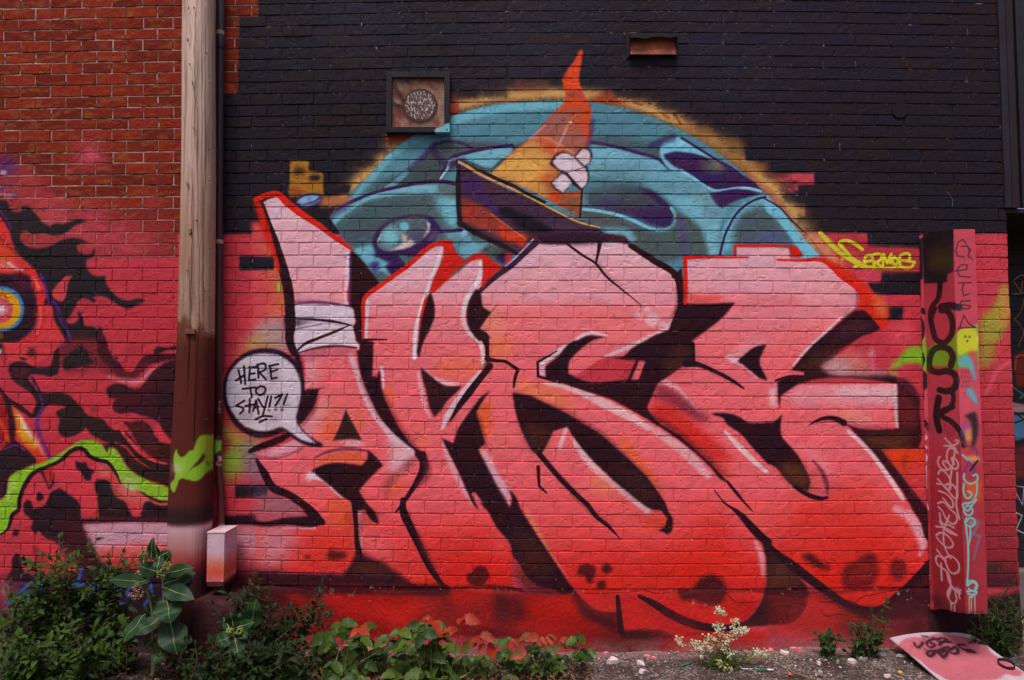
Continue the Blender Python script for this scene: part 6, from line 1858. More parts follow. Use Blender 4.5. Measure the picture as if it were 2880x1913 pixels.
box('backing', tx - .2, tx + 2.7, AY + .03, AY + .06, .0, zs, MAT_DARK, sh, 0)
z = .30
while z < zs - .04:
    bm = bmesh.new()
    bm_box(bm, tx + .005, tx + 2.6, AY, AY + .02, z, z + .112)
    bm_obj('slat', bm, MAT_SH, sh, bevel=.006)
    z += .1125
box('sill', tx - .3, tx + 2.6, AY - .1, AY + .1, -.02, .295, surf('sill_concrete', (112, 100, 98), .85, .3, 5, 50, .6, .004), sh, .006)
# ------------------------------------------------------------------ plants
def leaf_mat(name, a, b_, c=None, rough=.55, trans=.25):
    m, nt, b = new_mat(name)
    oi = N(nt, 'ObjectInfo').outputs['Random']
    at = N(nt, 'Attribute', attribute_name='tone').outputs['Fac']
    pos = N(nt, 'NewGeometry').outputs['Position']
    n = noise(nt, pos, 55, 3, .6)
    t = mathn(nt, 'FRACT', mathn(nt, 'ADD', oi, at))
    colr = mix(nt, t, lin(a), lin(b_))
    colr = mix(nt, remap(nt, n, .5, .75, 0, .5), colr, lin(tuple(v * .6 for v in a)))
    if c:
        colr = mix(nt, remap(nt, noise(nt, pos, 9, 2), .52, .66), colr, lin(c))
    nt.links.new(colr, b.inputs['Base Color'])
    b.inputs['Roughness'].default_value = rough
    b.inputs['Specular IOR Level'].default_value = .16
    tr = N(nt, 'BsdfTranslucent')
    nt.links.new(colr, tr.inputs['Color'])
    ms = N(nt, 'MixShader')
    ms.inputs[0].default_value = trans
    nt.links.new(b.outputs[0], ms.inputs[1])
    nt.links.new(tr.outputs[0], ms.inputs[2])
    nt.links.new(ms.outputs[0], nt.nodes['Material Output'].inputs[0])
    nt.links.new(bump(nt, n, .25, .002), b.inputs['Normal'])
    return m

def leaf_shape(length, width, fold=.25, droop=.3, n=5, shape=.45, tooth=0.0):
    """leaf along +x, face up +z, in its own frame; verts, faces"""
    V, F = [], []
    for i in range(n+1):
        t = i / n
        w = width / 2 * (math.sin(math.pi * min(1, t ** (math.log(.5)/math.log(shape)))) ** .8 if 0 < t < 1 else 0)
        x = length * t
        z = -droop * length * t * t
        if tooth and 0 < i < n:
            w *= 1 + (tooth if i % 2 else -tooth)
        if i in (0, n):
            V.append((x, 0, z))
        else:
            V += [(x, -w, z + fold * w), (x, 0, z), (x, w, z + fold * w)]
    F.append((0, 1, 2)); F.append((0, 2, 3))
    for i in range(n-2):
        a = 1 + 3*i
        F += [(a, a+3, a+4, a+1), (a+1, a+4, a+5, a+2)]
    e = len(V) - 1
    a = 1 + 3*(n-2)
    F += [(a, e, a+1), (a+1, e, a+2)]
    return V, F

def frame(base, direc, up):
    x = Vector(direc).normalized()
    z = Vector(up) - x * Vector(up).dot(x)
    z = z.normalized() if z.length > 1e-4 else Vector((0, -1, 0))
    y = z.cross(x)
    m = Matrix((x, y, z)).transposed().to_4x4()
    m.translation = Vector(base)
    return m

class Cloud:
    """collects many small leaves into one mesh"""
    def __init__(self):
        self.V, self.F, self.T = [], [], []
    def add(self, vf, m, tone=0.0):
        n0 = len(self.V)
        self.V += [tuple(m @ Vector(v)) for v in vf[0]]
        self.F += [tuple(n0+i for i in f) for f in vf[1]]
        self.T += [tone] * len(vf[1])
    def build(self, name, mat, parent, smooth=False, stuff=True):
        o = mesh(name, self.V, self.F, mat, parent, smooth)
        at = o.data.attributes.new('tone', 'FLOAT', 'FACE')
        at.data.foreach_set('value', self.T)
        if stuff:
            o['kind'] = 'stuff'
        return o

def px3(s, Y):
    return [Vector(at_y(x, y, Y + d)) for (x, y), d in zip(parse(s), [0]*999)]

MAT_SHRUB = leaf_mat('shrub_leaf', (30, 49, 16), (66, 88, 27))
MAT_SHRUB2 = leaf_mat('shrub_leaf_dark', (22, 36, 14), (42, 58, 20))
MAT_STEM = surf('woody_stem', (84, 62, 48), .8, .4, 40, 90, .4)
MAT_GSTEM = surf('green_stem', (112, 116, 66), .7, .4, 40, 90, .3, col2=(110, 80, 60))
MAT_MILK = leaf_mat('broad_leaf', (28, 53, 29), (40, 66, 35), rough=.5, trans=.2)
MAT_RIB = surf('leaf_rib', (150, 156, 100), .6, .2, 40, 60, .1)
MAT_CREEP = leaf_mat('creeper_leaf', (38, 60, 23), (76, 98, 34), rough=.45)
MAT_CREEPR = leaf_mat('red_creeper_leaf', (172, 44, 28), (130, 50, 32), (70, 80, 30), rough=.45)

def shrub(name, label, root, tips, Y, mat, leaf=(.05, .021), spread=.03, density=1.0, group=None, depth=.12):
    r = random.Random(sum(map(ord, label)))
    t = thing(name, label, 'shrub', (root[0], root[1], 0), group)
    cl = Cloud()
    stems_V, stems_F = [], []
    shapes = [leaf_shape(leaf[0]*s, leaf[1]*s*w, .3, d) for s in (.75, 1, 1.2) for w in (.9, 1.15) for d in (.15, .4)]
    def stem(a, b_, r0, leafy_from, twigs):
        L = (b_-a).length
        side = Vector((r.uniform(-1, 1), r.uniform(-1, 1), 0)) * L * .12
        k = max(5, int(L / .05))
        pts = []
        for i in range(k+1):
            q = i / k
            pts.append(a.lerp(b_, q) + side * math.sin(q*math.pi) + Vector((r.uniform(-1, 1), r.uniform(-1, 1), 0)) * .004)
        v, f = tube_data(pts, [r0*(1-.75*i/k) + .0006 for i in range(k+1)], 5, False)
        n0 = len(stems_V)
        stems_V.extend(v)
        stems_F.extend([tuple(n0+i for i in q) for q in f])
        step = .026 / density
        s = leafy_from * L
        alt = r.uniform(0, 6.28)
        while s < L:
            q = s / L
            i = min(k-1, int(q*k))
            p = pts[i].lerp(pts[i+1], q*k - i)
            d = (pts[i+1]-pts[i]).normalized()
            for sgn in (0, math.pi):
                an = alt + sgn + r.uniform(-.3, .3)
                e1 = d.orthogonal().normalized()
                e2 = d.cross(e1)
                out = e1*math.cos(an) + e2*math.sin(an)
                dd = out + d * r.uniform(.35, 1.0)
                sh = shapes[r.randrange(len(shapes))]
                sc = (1.0 if q < .8 else 1.25 - .45*(q-.8)/.2*2) * r.uniform(.75, 1.15)
                up = Vector((r.uniform(-.35, .35), -.55 + r.uniform(-.4, .4), 1.0))
                cl.add(sh, frame(p, dd, up) @ Matrix.Scale(sc, 4), r.random())
            alt += 1.57 + r.uniform(-.2, .2)
            s += step * r.uniform(.8, 1.25)
        for sgn in range(2):
            cl.add(shapes[r.randrange(len(shapes))], frame(b_, d + Vector((r.uniform(-.4, .4), r.uniform(-.4, .4), 0)), (0, -1, .6)) @ Matrix.Scale(.7, 4), r.random())
        for _ in range(twigs):
            q = r.uniform(.25, .85)
            i = min(k-1, int(q*k))
            p = pts[i]
            ln = L * r.uniform(.18, .36)
            e = p + Vector((r.uniform(-1, 1), r.uniform(-.8, .35), r.uniform(.3, 1.0))).normalized() * ln
            e.y = min(e.y, WALL_Y - .03)
            stem(p, e, r0*.5, .1, 0)
    for (x, y), dy in zip(parse(tips), [r.uniform(-depth, depth*.6) for _ in range(999)]):
        b_ = Vector(at_y(x, y, min(Y + dy, WALL_Y - .04)))
        a = Vector((root[0] + r.uniform(-spread, spread) + (b_.x-root[0])*.35, root[1] + r.uniform(-spread, spread)*.7, 0.0))
        if b_.z < .03:
            b_.z = .03 + r.uniform(0, .03)
        stem(a, b_, .0042, .12, max(2, int(6 * (b_-a).length * density)))
    fo = cl.build('foliage', mat, t)
    # keep every leaf in front of the wall
    me = mesh('stems', stems_V, stems_F, MAT_STEM, t, True)
    me['kind'] = 'stuff'
    return t

gx = lambda px, py, Y: float(at_y(px, py, Y)[0])
shrub('leafy_shrub', 'tall dark green shrub with small leaves in front of the blue tag', (gx(130, 1880, 3.96), 3.96),
      "03 550,270 520,420 390,440 330,520 740,450 660,560 480,560 420,700 560,760 620,640 300,800 180,820 90,700 60,760 330,960 500,900 650,880 240,1000 560,1020 130,950", 3.99, MAT_SHRUB, spread=.14, density=1.0, depth=.10)
shrub('leafy_shrub', 'upright shrub between the tall shrub and the broad-leaved plant', (gx(310, 1880, 4.0), 4.0),
      "03 840,345 900,470 1130,400 1000,460 1060,560 950,600 820,620 1020,700 880,760 960,860 1100,960 780,820 1130,1040 1000,1000 850,980", 4.05, MAT_SHRUB, spread=.12, density=1.0, depth=.08)
shrub('leafy_shrub', 'low dense shrub filling the bottom left corner', (gx(110, 1960, 3.72), 3.72),
      "03 590,1090 640,1180 150,1140 30,1180 300,1200 430,1260 760,1230 880,1260 980,1180 1120,1300 60,1300 200,1330 560,1360 700,1400 350,1400 850,1420 130,1440 480,1480 650,1500 800,1520 250,1520 20,1460 -60,1250 -60,1400 980,1330 1060,1240 760,1330", 3.74, MAT_SHRUB, spread=.25, density=1.25, depth=.14)
shrub('leafy_shrub', 'dark shrub on the ground right of the concrete block', (gx(745, 1880, 4.0), 4.0),
      "13 40,620 130,750 60,820 200,860 320,900 430,880 380,960 480,1000 610,680 600,780 590,900 620,980 300,1020 150,1050 250,1130 400,1130 500,1150 60,1000 650,1090 03 2220,830 1960,880 2120,890 2330,600 2300,720 2060,950", 4.02, MAT_SHRUB2, leaf=(.042, .018), spread=.18, density=.9, depth=.08)
shrub('leafy_shrub', 'sparse dark shrub creeping over soil below the concrete block', (gx(640, 1930, 3.78), 3.78),
      "03 1700,1200 1800,1250 1900,1330 1760,1380 1950,1220 2100,1400 2000,1460 1850,1480 2200,1440 2300,1500 1700,1510 2250,1330 13 60,1200 160,1250 260,1300 330,1230 80,1380 200,1420 330,1380 420,1320 500,1280 120,1500 300,1510 430,1470 540,1400 600,1300 20,1320", 3.80, MAT_SHRUB2, leaf=(.045, .019), spread=.25, density=1.0, depth=.1)

# ---------------------------------------------------------------- broad-leaved plants with round flower heads
def broad_plant(label, root, stem_pts, leaves, heads, Y, name='milkweed_plant'):
    r = random.Random(len(label))
    t = thing(name, label, 'plant', (root[0], root[1], 0))
    for pts in stem_pts:
        q = parse(pts)
        P3 = [Vector((root[0], root[1], 0))] + [Vector(at_y(x, y, Y)) for x, y in q]
        if P3[1].z < .02:
            P3.pop(1)
        P3 = [Vector(p) for p in spline(np.array(P3), False, 5)]
        tube('stem', P3, [.008 - .004*i/len(P3) for i in range(len(P3))], MAT_GSTEM, t, 8)
    for s, w, dy0, dy1, tilt in leaves:
        (x0, y0), (x1, y1) = parse(s)
        a, b_ = Vector(at_y(x0, y0, Y + dy0)), Vector(at_y(x1, y1, Y + dy1))
        L = (b_-a).length * 1.06
        vf = leaf_shape(L, w / 3.2667 / (FPX / (Y + dy0)) * 1.35, .10, .10, 8, .48)
        # wavy margin
        V = [(x, y, z + .06*w/1000*math.sin(x/L*11 + (1 if y > 0 else 0)*2) + r.uniform(-.001, .001)) for x, y, z in vf[0]]
        m = frame(a, b_-a, (tilt, -1, .55))
        me = bpy.data.meshes.new('leaf')
        me.from_pydata([tuple(m @ Vector(v)) for v in V], [], vf[1])
        me.materials.append(MAT_MILK)
        me.polygons.foreach_set('use_smooth', [True]*len(me.polygons))
        lo = link('leaf', me, t)
        mid = [m @ (Vector(V[0 if k == 0 else len(V)-1 if k == 8 else 3*k - 1]) + Vector((0, 0, .0014))) for k in range(9)]
        v, f = tube_data(mid, [.0024*(1-.8*k/8) for k in range(9)], 5, False)
        ro = mesh('midrib', v, f, MAT_RIB, None, True)
        ro.parent = lo
        ro.matrix_parent_inverse = lo.matrix_world.inverted() if False else Matrix.Translation((0, 0, 0))
        ro.matrix_parent_inverse = Matrix.Translation(-Vector(t.location)) @ Matrix.Translation(Vector(t.location))
    for s, rad, colr, dy in heads:
        (x, y), = parse(s)
        c = Vector(at_y(x, y, Y + dy))
        R_ = rad / 3.2667 / (FPX / Y)
        cl = Cloud()
        bm = bmesh.new()
        bmesh.ops.create_icosphere(bm, subdivisions=1, radius=.0052)
        bv = [tuple(v.co) for v in bm.verts]
        bf = [tuple(v.index for v in f_.verts) for f_ in bm.faces]
        bm.free()
        for k in range(46):
            u = Vector((r.gauss(0, 1), r.gauss(0, 1), r.gauss(0, 1) + .2)).normalized()
            cl.add((bv, bf), Matrix.Translation(c + u * R_ * r.uniform(.75, 1.05)) @ Matrix.Scale(r.uniform(.7, 1.2), 4), r.random())
        for k in range(14):
            u = Vector((r.gauss(0, 1), r.gauss(0, 1), r.gauss(0, 1) + .2)).normalized()
            v, f = tube_data([c - Vector((0, 0, R_*.6)), c + u*R_*.8], .0009, 4, False)
            cl.add((v, f), Matrix.Identity(4), r.random())
        cl.build('flower_head', colr, t, True)
    return t
MAT_BUDG = surf('green_bud', (120, 128, 62), .7, .35, 60, 60, .2)
MAT_BUDP = surf('faded_flower', (172, 124, 102), .8, .35, 60, 60, .3, col2=(120, 80, 70))
MY = 3.93
broad_plant('tall broad-leaved weed with round flower heads against the timber pole', (gx(430, 1900, MY), MY), ("03 1400,1300 1390,900 1345,700 1335,520 1370,380", "03 1440,1250 1500,900 1500,700 1470,540 1400,440"),
    [("03 1460,578 1282,522", 108, 0, -.05, -.3), ("03 1530,590 1745,535", 88, 0, -.04, .4), ("03 1390,480 1393,275", 62, -.02, -.04, 0), ("03 1440,440 1562,383", 52, 0, .03, .3), ("03 1510,500 1562,415", 58, 0, -.03, .3),
     ("03 1330,520 1300,385", 60, .03, .05, -.3), ("03 1375,668 1022,640", 100, 0, -.08, -.2), ("03 1500,690 1758,590", 140, .01, .0, .4), ("03 1490,715 1745,800", 120, -.02, -.10, .5), ("03 1535,815 1555,1012", 195, -.03, -.12, .2),
     ("03 1500,985 1255,1125", 128, -.02, -.12, -.3), ("03 1340,960 1128,1192", 120, 0, -.10, -.4), ("03 1565,1015 1612,1302", 190, -.03, -.12, .2), ("03 1535,1240 1395,1408", 96, -.02, -.1, -.3), ("03 1450,470 1420,330", 52, -.03, -.05, .1),
     ("03 1380,640 1240,680", 60, -.02, -.08, -.2), ("03 1420,790 1345,810", 70, .03, .0, -.2), ("03 1600,720 1755,660", 90, .02, .02, .3), ("03 1470,430 1440,560", 70, -.03, -.08, .2), ("03 1640,1150 1745,1190", 60, .0, -.05, .3), ("03 1420,1010 1330,900", 90, .04, .03, -.2), ("03 1500,1000 1640,930", 100, .05, .04, .3), ("03 1450,1150 1330,1260", 90, .03, -.04, -.3), ("03 1500,860 1380,840", 80, .04, .02, -.2), ("03 1480,640 1620,650", 90, .03, .04, .3)],
    [("03 1330,410", 42, MAT_BUDG, -.02), ("03 1540,525", 40, MAT_BUDG, -.05), ("03 1490,590", 46, MAT_BUDG, -.06), ("03 1260,765", 60, MAT_BUDP, -.06), ("03 1285,600", 40, MAT_BUDP, .02)], MY)
broad_plant('small broad-leaved weed among the dark shrub below the box', (gx(665, 1890, 3.88), 3.88), ("03 2170,1340 2150,1200 2150,1080",),
    [("03 2150,1080 2115,955", 90, 0, -.03, 0), ("03 2170,1090 2310,1040", 80, 0, -.03, .3), ("03 2140,1160 1985,1225", 120, -.01, -.06, -.2), ("03 2160,1180 2190,1370", 110, -.02, -.08, .1), ("03 2190,1100 2260,1180", 70, -.02, -.05, .3),
     ("03 2180,1060 2200,960", 60, .02, .02, .1), ("03 2300,1100 2345,860", 130, .03, .0, .3), ("03 2120,1110 2050,1000", 60, .02, .04, -.2)],
    [("03 2110,1120", 28, MAT_BUDG, -.04), ("03 2200,1125", 30, MAT_BUDG, -.04)], 3.88)

# ---------------------------------------------------------------- creeper: toothed leaflets, each one a leaf
def creeper(label, root, spots, mat, Y, size=(.085, .05), name='creeper_plant', per=3, extra=()):
    r = random.Random(len(label) * 3)
    t = thing(name, label, 'creeper', (root[0], root[1], 0), 'creeper along the foot of the wall')
    base = []
    for k in range(5):
        v, f = leaf_shape(1, .46 + .05*k, .25, .10 + .10*k, 9, .40, tooth=.12)
        me = bpy.data.meshes.new('leaf')
        me.from_pydata([(x, y + r.uniform(-.012, .012), z + .03*math.sin(x*9+y*5)) for x, y, z in v], [], f)
        me.materials.append(mat)
        me.polygons.foreach_set('use_smooth', [True]*len(f))
        base.append(me)
    def put(p, d, up, L):
        o = bpy.data.objects.new('leaf', base[r.randrange(5)])
        COL.objects.link(o)
        o.parent = t
        o.matrix_parent_inverse = Matrix.Translation(-Vector(t.location))
        o.matrix_world = frame(p, d, up) @ Matrix.Scale(L, 4)
        o.matrix_basis = frame(p, d, up) @ Matrix.Scale(L, 4)
    VV, FF = [], []
    for x, y in parse(spots):
        p = Vector(at_y(x, y, Y + r.uniform(-.13, .10)))
        p.y = min(p.y, WALL_Y - .05)
        if p.z < .015:
            p = Vector(at_z(x, y, .02 + r.uniform(0, .03)))
        g = Vector((p.x + r.uniform(-.08, .08), p.y + r.uniform(-.03, .05), 0))
        v, f = tube_data([g, g.lerp(p, .5) + Vector((r.uniform(-.02, .02), 0, .01)), p], .0014, 5, False)
        n0 = len(VV)
        VV.extend(v)
        FF.extend([tuple(n0+i for i in q) for q in f])
        n = r.choice((3, 3, 5)) if per == 3 else per
        a0 = r.uniform(-.8, .8)
        for k in range(n):
            an = a0 + (k - (n-1)/2) * r.uniform(.7, 1.0)
            d = Vector((math.sin(an), -.45 + r.uniform(-.3, .2), -.25 + .5*math.cos(an) * r.uniform(-.6, 1)))
            put(p, d, (r.uniform(-.9, .9), -.75 + r.uniform(-.5, .6), .8), size[0] * r.uniform(.55, 1.3))
    for s, L in extra:
        (x0, y0), (x1, y1) = parse(s)
        a, b_ = Vector(at_y(x0, y0, Y - .1)), Vector(at_y(x1, y1, Y - .14))
        put(a, b_-a, (0, -1, .7), (b_-a).length * L)
    m = mesh('stems', VV, FF, MAT_GSTEM, t, True)
    m['kind'] = 'stuff'
    return t
creeper('green creeper in front of the plinth at its left end', (gx(960, 1890, 4.0), 4.0), "13 600,1130 680,1170 760,1110 780,1040 640,1220 850,1180 900,1250 760,1300 820,1420 900,1400 760,1490 860,1500 940,1330 700,1400 960,1170 1040,1180 990,1260 620,1300 700,1500 1000,1400 1060,1330 820,1540 930,1540 620,1440", MAT_CREEP, 4.0)
creeper('green creeper clump in the middle of the wall foot', (gx(1170, 1890, 4.0), 4.0), "13 1230,1170 1330,1110 1310,1220 1500,1040 1540,1130 1600,1140 1650,1230 1560,1250 1400,1340 1300,1360 1250,1420 1380,1460 1480,1440 1500,1360 1620,1330 1560,1420 1680,1400 1720,1480 1300,1500 1450,1520 1600,1520 1820,1440 1780,1350 1880,1380 1720,1320 1850,1500 1400,1250 1700,1180 1760,1250 1180,1300 1160,1420 1220,1520 1350,1550 1540,1500 1660,1550 1780,1530 1900,1450 1450,1180 1380,1160 1640,1040 1560,1060", MAT_CREEP, 4.0)
creeper('green creeper at the right end of the wall foot clumps', (gx(1560, 1880, 4.04), 4.04), "13 1960,1360 2060,1390 2240,1200 2300,1180 2230,1470 2300,1530 2320,1400 2150,1430 23 40,1500 30,1390 120,1350 240,1290 260,1230 380,1270 330,1320 300,1420 400,1410 430,1440 600,1310 690,1290 660,1340 520,1230 600,1180 640,1150 180,1260 250,1460 13 2100,1350 2180,1330 2260,1330 2050,1470 2330,1290 23 80,1440 150,1420 350,1380 460,1350", MAT_CREEP, 4.04, size=(.062, .04))
creeper('red leaved creeper in front of the plinth', (gx(1420, 1870, 4.0), 4.0), "13 1560,985 1640,1020 1840,1090 1900,1000 945,1090 1100,1060 23 30,1195 180,1140 330,1150 280,1220 60,1300 450,1180", MAT_CREEPR, 3.98, size=(.075, .04), per=2,
        extra=(("13 2030,1210 1875,1290", 1.05), ("13 2090,1230 2050,1340", 1.1), ("13 2150,1220 2175,1390", 1.1), ("13 2060,1140 2190,1200", 1.1), ("13 2080,1190 2010,1190", 1.2), ("23 130,1290 0,1360", 1.1), ("23 250,1160 120,1200", 1.0), ("23 260,1170 320,1240", 1.0)))

# ---------------------------------------------------------------- white flowering bedstraw
MAT_WHITE = surf('tiny_white_flower', (186, 184, 162), .8, .25, 60, 60, .1, col2=(124, 130, 88))
MAT_YEL = surf('yellowing_flower', (150, 142, 84), .8, .3, 60, 60, .1, col2=(100, 106, 54))
def bedstraw():
    r = random.Random(5)
    Y = 4.12
    t = thing('flowering_weed', 'bushy weed with sprays of tiny white flowers at the wall foot', 'flowering plant', (gx(2010, 1880, Y), Y, 0))
    fl, fy, VV, FF = Cloud(), Cloud(), [], []
    star = ([(0, 0, .001)] + [(.0046*math.cos(a), .0046*math.sin(a), 0) for a in (k*math.pi/4 for k in range(8))], [(0, 1+k, 1+(k+1) % 8) for k in range(8)])
    root = Vector((gx(2020, 1885, Y), Y - .02, 0))
    cl = "23 1910,920 1940,950 1890,920 2050,1030 1870,1070 1920,1080 1890,1120 2080,1110 2130,1100 2050,1090 1960,1160 2020,1170 1800,1180 1860,1200 1720,1230 1670,1220 1690,1260 1780,1240 1840,1250 1920,1230 1980,1220 1740,1280 1820,1290 1900,1290 1960,1290 1880,1350 1940,1350 2000,1330 1860,1400 1920,1410 1980,1390 1950,1460 1990,1470 1530,1190 1550,1230 2250,1300 2280,1340 2330,1330 2160,1370 2200,1360 2060,1140 2150,1120"
    for x, y in parse(cl):
        c = Vector(at_y(x, y, Y + r.uniform(-.09, .06)))
        if c.z < .02:
            c = Vector(at_z(x, y, .025))
        v, f = tube_data([root + Vector((r.uniform(-.03, .03), 0, 0)), root.lerp(c, .5) + Vector((r.uniform(-.02, .02), 0, r.uniform(0, .03))), c], .0009, 4, False)
        n0 = len(VV); VV.extend(v); FF.extend([tuple(n0+i for i in q) for q in f])
        for k in range(24):
            p = c + Vector((r.gauss(0, .011), r.gauss(0, .010), r.gauss(0, .009)))
            low = y > 1433 + 1330/3.2667
            (fy if (low and r.random() < .75) or r.random() < .12 else fl).add(star, frame(p, (r.uniform(-1, 1), r.uniform(-.4, .4), r.uniform(-.3, .3)), (r.uniform(-.5, .5), -.8, .7)) @ Matrix.Scale(r.uniform(.7, 1.3), 4), r.random())
    gl = Cloud()
    for k in range(520):
        p = root + Vector((r.gauss(.02, .07), r.gauss(-.01, .04), abs(r.gauss(.03, .05))))
        gl.add(leaf_shape(.022, .006, .2, .3), frame(p, (r.uniform(-1, 1), r.uniform(-1, .3), r.uniform(-.2, 1)), (0, -.5, 1)), r.random())
    fl.build('blossom', MAT_WHITE, t); fy.build('faded_blossom', MAT_YEL, t); gl.build('foliage', MAT_SHRUB, t)
    mesh('stems', VV, FF, MAT_GSTEM, t)['kind'] = 'stuff'
bedstraw()

# ---------------------------------------------------------------- small weeds at the right
def weed(label, root_px, tips, Y, mat, lw=(.045, .014), name='small_weed', dens=.55):
    x, y = root_px
    return shrub(name, label, (gx(x, y, Y), Y), tips, Y, mat, leaf=lw, spread=.02, density=dens, depth=.04)
MAT_WEED = leaf_mat('weed_leaf', (40, 62, 24), (58, 78, 32))
weed('low leafy weed on the ground left of the taller weed', (2332, 1838), "33 450,1165 560,1125 640,1165 540,1190", 4.20, MAT_WEED, (.05, .022))
weed('taller weed at the wall foot below the painted letter', (2420, 1848), "33 840,1000 950,955 1085,865 1040,1010 1100,1060 830,1120 770,1165 880,1170 830,1240", 4.18, MAT_WEED, (.05, .018))
MAT_GRASS = leaf_mat('grass_blade', (38, 56, 24), (56, 72, 32))
weed('grassy weed at the wall corner behind the metal column', (2800, 1810), "33 2000,900 2060,860 2120,820 2190,760 2240,680 2100,950 2180,900 2250,850 2300,900 2030,1000 2150,1030 2250,1000 2330,1020 1950,1050 2080,1100 2200,1110 2300,1120 2340,950 1900,1080 2000,1130", 4.22, MAT_GRASS, (.06, .008), dens=.8)
# ------------------------------------------------------------------ ground and litter
m, nt, b = new_mat('gravelly_asphalt')
pos = N(nt, 'NewGeometry').outputs['Position']
n1 = noise(nt, pos, 4, 6, .65)
n2 = noise(nt, pos, 140, 3, .6)
vo = N(nt, 'TexVoronoi', feature='F1')
vo.inputs['Scale'].default_value = 95
nt.links.new(pos, vo.inputs['Vector'])
sepc = N(nt, 'SeparateColor')
nt.links.new(vo.outputs['Color'], sepc.inputs[0])
st = mix(nt, remap(nt, sepc.outputs[0], .55, .95), lin((70, 62, 60)), lin((150, 136, 130)))
st = mix(nt, remap(nt, sepc.outputs[1], .8, 1.0, 0, .5), st, lin((150, 96, 90)))
base = mix(nt, remap(nt, n1, .42, .6), st, lin((60, 47, 42)))
sx = N(nt, 'SeparateXYZ')
nt.links.new(pos, sx.inputs[0])
soil = mathn(nt, 'MULTIPLY', remap(nt, sx.outputs[0], .05, -.9), remap(nt, n1, .3, .5))
base = mix(nt, soil, base, lin((50, 38, 32)))
near = mathn(nt, 'MULTIPLY', remap(nt, sx.outputs[1], WALL_Y - .16, WALL_Y - .01), remap(nt, n1, .38, .55, 0, .75))
base = mix(nt, near, base, lin((150, 116, 116)))
nt.links.new(mix(nt, remap(nt, n2, .45, .75, 0, .5), base, lin((36, 30, 30))), b.inputs['Base Color'])
b.inputs['Roughness'].default_value = .9
b.inputs['Specular IOR Level'].default_value = .2
h = mathn(nt, 'ADD', mathn(nt, 'MULTIPLY', vo.outputs['Distance'], -1.2), mathn(nt, 'MULTIPLY', n2, .6))
nt.links.new(bump(nt, h, .8, .006), b.inputs['Normal'])
# one sheet to the horizon, finely divided and uneven near the wall
xs = np.concatenate([[-600, -80, -12, -6], np.linspace(-4.2, 4.2, 169), [6, 12, 80, 600]])
ys = np.concatenate([[-600, -80, -10, 0, 2.5, 3.2], np.linspace(3.45, 4.5, 22), [5.5, 9, 80, 600]])
GR = random.Random(3)
V, F = [], []
for y in ys:
    for x in xs:
        inner = -4.3 < x < 4.3 and 3.4 < y < 4.6
        z = (.006 * math.sin(x*5.1 + y*7) + .005 * math.sin(x*13.7 - y*11) + GR.uniform(-.003, .003)) if inner else 0.0
        if inner and x < -.4:
            z += .012 * min(1, (-.4 - x)) * (1 + math.sin(x*3.3 + y*4)) * .8
        if inner and x > .6:
            z += .028 * min(1, (x - .6) / 1.2) * max(0, min(1, (y - 3.9) / .35))
        V.append((x, y, z - .004))
W_ = len(xs)
for j in range(len(ys)-1):
    for i in range(W_-1):
        F.append((j*W_+i, j*W_+i+1, (j+1)*W_+i+1, (j+1)*W_+i))
g = mesh('ground', V, F, m, None, True)
g['kind'] = 'structure'

def ground_h(x, y):
    return .028 * min(1, max(0, (x - .6) / 1.2)) * max(0, min(1, (y - 3.9) / .35))

def on_ground(px, py, lift=.0):
    p_ = at_z(px, py, lift)
    for _ in range(5):
        p_ = at_z(px, py, ground_h(p_[0], min(p_[1], WALL_Y)) + lift)
    return p_

# loose gravel, uncounted
def stone_vf(r, s):
    V = []
    for k in range(6):
        a = k * math.pi / 3 + r.uniform(-.3, .3)
        q = s * r.uniform(.6, 1.1)
        V.append((q*math.cos(a), q*math.sin(a)*.8, s * r.uniform(0, .25)))
    for k in range(4):
        a = k * math.pi / 2 + r.uniform(-.4, .4)
        q = s * r.uniform(.3, .65)
        V.append((q*math.cos(a), q*math.sin(a)*.8, s * r.uniform(.45, .8)))
    F = [(6, 7, 8, 9)]
    for k in range(6):
        a, b_ = k, (k+1) % 6
        ta, tb = 6 + (k*4//6), 6 + (((k+1)*4//6) % 4)
        F.append((a, b_, tb, ta) if ta != tb else (a, b_, ta))
    return V, F
m2, nt, b = new_mat('loose_stone')
at = N(nt, 'Attribute', attribute_name='tone').outputs['Fac']
cr = N(nt, 'ValToRGB')
for i, (p_, c_) in enumerate(((0, (60, 52, 52)), (.5, (104, 92, 88)), (.8, (150, 128, 122)), (1, (196, 176, 174)))):
    e = cr.color_ramp.elements[i] if i < 2 else cr.color_ramp.elements.new(p_)
    e.position, e.color = p_, lin(c_)
nt.links.new(at, cr.inputs[0])
nt.links.new(cr.outputs[0], b.inputs['Base Color'])
b.inputs['Roughness'].default_value = .85
cl = Cloud()
for k in range(6500):
    x = GR.uniform(-2.0, 3.0) if GR.random() < .85 else GR.uniform(-3, -1)
    y = GR.uniform(3.72, 4.31)
    s = GR.choice((.002, .003, .003, .004, .005, .006, .008)) * GR.uniform(.8, 1.3)
    cl.add(stone_vf(GR, s), Matrix.Translation((x, y, ground_h(x, y) - .001 + GR.uniform(-.002, .003))) @ Matrix.Rotation(GR.uniform(0, 6.28), 4, 'Z'), GR.random() ** 1.3)
for k in range(300):
    x, y = GR.uniform(.2, 2.5), WALL_Y - abs(GR.gauss(0, .11)) - .02
    if y < 3.75:
        continue
    s = GR.choice((.004, .005, .006, .008)) * GR.uniform(.7, 1.3)
    gz = .028 * min(1, max(0, (x - .6) / 1.2)) * max(0, min(1, (y - 3.9) / .35))
    cl.add(stone_vf(GR, s), Matrix.Translation((x, y, gz - .001)) @ Matrix.Rotation(GR.uniform(0, 6.28), 4, 'Z') @ Matrix.Diagonal((1, 1, .6, 1)), GR.uniform(.5, .92))
